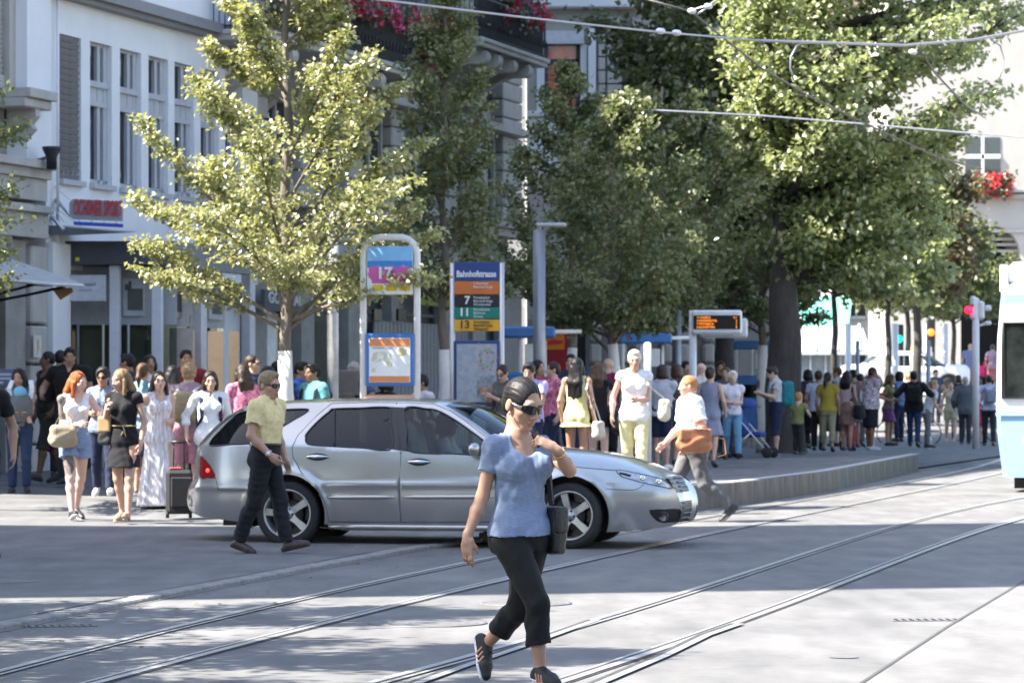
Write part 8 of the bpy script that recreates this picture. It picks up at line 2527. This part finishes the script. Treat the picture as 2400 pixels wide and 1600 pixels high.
w, J = pp('elderly woman with white hair in a white T-shirt and light blue jeans', 1716, 880, 59.5, Z_, H=1.50, face=R(8), larm='front', rarm='front', skin='light', hair=('short', 'white'), parts=[tee(K(.66, .62, .70), sleeve=.3), pants(K(.14, .30, .46))], bulk=1.1)
def stroller(label, px, Y, z, mat, rz, g='strollers'):
    t = thing('stroller', label, 'stroller', (sx_(px, Y), Y, z), rz, g)
    S = SDF((-.3, -.3, .2), (.3, .4, 1.1), .016); S.rbox((0, 0, .42), (.19, .22, .05), .04); S.rbox((0, .16, .66), (.19, .05, .27), .04, .04, rot=rotx(R(-18))); S.ell((0, .10, .92), (.20, .20, .15), .03, cut=lambda x, y, z_: -z_ - .02)
    V, Q = S.skin(); link('seat_fabric', np_mesh('seat_fabric', V, Q, mat), t)
    B = MB()
    for s_ in (-1, 1): B.tube([(s_ * .2, -.34, .1), (s_ * .2, .12, .62), (s_ * .2, .42, 1.0)], .014, 6); B.tube([(s_ * .2, .36, .1), (s_ * .2, -.05, .46)], .014, 6)
    B.tube([(-.2, .42, 1.0), (.2, .42, 1.0)], .016, 6); B.build('frame', STEEL, t)
    for x in (-.21, .21):
        for y in (-.34, .36):
            B = MB(); B.lathe([(.001, -.02), (.085, -.02), (.10, 0), (.085, .02), (.001, .02)], (x, y, .10), 14, axis='X'); B.build('wheel', RUBBER, t)
stroller('blue folding stroller between the elderly woman and the thick trunk', 1762, 61, Z_, K(.03, .06, .22), R(70))
w, J = pp('boy with brown hair and a teal backpack looking at his phone by the thick trunk', 1818, 865, 61.5, Z_, H=1.62, sex='m', face=R(-78), hpitch=24, larm='phone', rarm='phone', skin='light', hair=('short', 'dark'), parts=[tee(K(.45, .47, .50)), ('shorts', 'bottom', NAVY, dict(length=1.15, inf=.02, hemr=.03))], footcol=(.03, .14, .22), sole=(.4, .4, .4))
backpack('teal hiking backpack of the boy by the thick trunk', w, J, (.15, .12, .25), K(.02, .15, .18), K(.02, .10, .14))
pp('small child in a green T-shirt and orange cap', 1870, 938, 62.5, Z_, H=1.08, sex='m', face=R(150), hs=.86, skin='light', hair=('short', 'ginger'), parts=[tee(K(.17, .18, .07)), pants(K(.03, .03, .03))])
pp('man in a pale blue shirt seen from behind near the kiosk', 1918, 872, 67.5, Z_, sex='m', face=R(165), skin='tan', hair=('short', 'dark'), parts=[shirt(K(.38, .46, .62)), pants(BLK)], bulk=1.1)
pp('dark-haired person left of the man in the pale blue shirt', 1893, 868, 70, Z_, face=R(140), skin='tan', hair=('bob', 'black'), parts=[tee(K(.10, .08, .12)), pants(BLK)])
w, J = pp('woman in a mustard yellow top and khaki trousers seen from behind', 1940, 891, 66.2, Z_, H=1.50, face=R(175), skin='olive', hair=('pony', 'black'), parts=[tee(K(.30, .225, .035), inf=.022), pants(KHAKI, length=1.75)], bulk=1.1)
stroller('black stroller in front of the woman in the mustard top', 1950, 68.5, Z_, K(.02, .02, .024), R(170))
w, J = pp('woman in a pink top with a black bag right of the mustard top', 1984, 872, 67, Z_, face=R(150), skin='tan', hair=('long', 'black'), parts=[tank(K(.42, .30, .32)), skirt(K(.20, .12, .11))])
hang_bag('black bag of the woman in the pink top', w, J, 'R', BLK, (.15, .07, .15), -.5, .22)
pp('man in a pale T-shirt and dark shorts behind the pink top', 1966, 861, 72, Z_, sex='m', face=R(-120), skin='light', hair=('short', 'brown'), parts=[tee(K(.3, .33, .38)), shorts(NAVY)])
pp('woman in a grey dress left of the man in the check shirt', 2000, 866, 71, Z_, face=R(170), skin='tan', hair=('bun', 'dark'), parts=[dress(K(.14, .13, .16))])
pp('toddler in a pale top beside the thin grey post', 1994, 960, 67, Z_, H=.92, face=R(10), hs=.9, skin='light', hair=('short', 'brown'), parts=[tee(K(.40, .45, .62)), pants(K(.32, .06, .08))])
chk = pmat('red check cloth', (.28, .17, .22), .85, var=.8, vs=17, col2=(.48, .42, .47))
pp('man in a red and white check shirt and dark shorts', 2040, 861, 67.8, Z_, sex='m', face=R(120), skin=(.26, .12, .07), hair=('crop', 'dark'), larm='fold', rarm='fold', parts=[shirt(chk, inf=.024), ('shorts', 'bottom', K(.02, .022, .03), dict(length=1.0, inf=.022, hemr=.03))], bulk=1.15, footcol=(.5, .5, .52), sole=(.5, .5, .5))
pp('person in a white T-shirt behind the man in the check shirt', 2016, 880, 72, Z_, sex='m', face=R(160), skin='tan', hair=('short', 'black'), parts=[tee(WHT), pants(K(.10, .10, .11))])
w, J = pp('man in a black jacket and blue jeans with a black backpack', 2142, 889, 71.5, Z_, H=1.55, sex='m', face=R(170), stance='step', larm='out', rarm='out', skin='tan', hair=('short', 'black'), parts=[('jacket', 'top', BLK, dict(sleeve=1.9, hem=-.07, neck='crew', inf=.028, flare=.03)), pants(K(.022, .05, .13))], bulk=1.05)
backpack('black backpack of the man in the black jacket', w, J, (.15, .10, .2), BLK)
pp('man in a pale grey shirt bending right of the black jacket', 2172, 892, 76, Z_ - .1, sex='m', face=R(100), lean=18, skin='light', hair=('short', 'blond'), larm='front', parts=[tee(K(.56, .58, .62)), pants(K(.16, .16, .17))])
pp('woman in a blue top left of the black jacket', 2108, 872, 78, Z_, face=R(-120), skin='tan', hair=('bob', 'black'), parts=[tee(K(.10, .15, .32)), pants(NAVY)])
pp('woman with brown hair in an olive top holding an orange bag', 2082, 880, 72.5, Z_, face=R(70), skin='tan', hair=('long', 'brown'), larm='front', parts=[tee(K(.16, .15, .07)), skirt(K(.14, .05, .16))])
pp('woman in a khaki playsuit walking towards the camera in the sun', 2228, 893, 94.5, 0, H=1.70, face=R(0), stance='step', skin='light', hair=('bun', 'dark'), larm='hang', rarm='hang', parts=[tank(K(.38, .37, .24)), shorts(K(.38, .37, .24), length=.6)], feet='sandal', footcol=(.5, .35, .25), sole=(.4, .3, .2))
pp('man in a grey suit behind the woman in khaki', 2262, 868, 90, 0, H=1.82, sex='m', face=R(165), skin='light', hair=('short', 'grey'), parts=[('jacket', 'top', K(.10, .11, .125), dict(sleeve=1.9, hem=-.09, neck='crew', inf=.028)), pants(K(.04, .045, .055))])
pp('woman in black between the playsuit and the grey suit', 2246, 876, 97, 0, face=R(180), skin='tan', hair=('bob', 'dark'), parts=[tee(BLK), pants(BLK)])
w, J = pp('person in a pale blue shirt with a grey backpack left of the tram', 2318, 878, 88, 0, sex='m', face=R(175), stance='step', skin='light', hair=('short', 'dark'), parts=[tee(K(.40, .43, .56)), pants(K(.03, .03, .035))])
backpack('grey backpack of the person left of the tram', w, J, (.14, .09, .2), K(.22, .24, .30))
pp('woman in a red skirt near the parked bicycle left of the tram', 2293, 884, 92, 0, face=R(150), skin='light', hair=('long', 'brown'), parts=[tank(WHT), skirt(K(.40, .03, .08))])
pp('man in a dark shirt far behind the playsuit', 2192, 866, 104, far_z(104), sex='m', face=R(10), skin='tan', hair=('short', 'black'), parts=[tee(K(.05, .06, .10)), pants(K(.05, .05, .06))])
pp('woman in a white dress far behind the black jacket', 2128, 866, 102, far_z(102), face=R(20), skin='light', hair=('long', 'blond'), parts=[dress(WHT)])

pp('bald man in a blue shirt standing high up the far street beside the traffic light', 2274, 804, 119, far_z(119), sex='m', face=R(170), skin='light', hair=('bald', 'grey'), parts=[tee(K(.18, .22, .36)), pants(K(.45, .30, .28))])
w, J = pp('woman in a mauve top with a pink bag up the far street by the tram', 2326, 806, 120, far_z(120), face=R(160), skin='light', hair=('bun', 'brown'), parts=[tee(K(.36, .26, .34)), skirt(K(.55, .20, .20))])
hang_bag('bright pink bag of the woman high up the far street', w, J, 'L', K(.75, .05, .20), (.2, .1, .2), -.62, .3)
pp('fair-haired person in white high up the far street behind the white car', 2139, 812, 124, far_z(124), face=R(10), skin='light', hair=('short', 'blond'), parts=[tee(WHT), pants(KHAKI)])
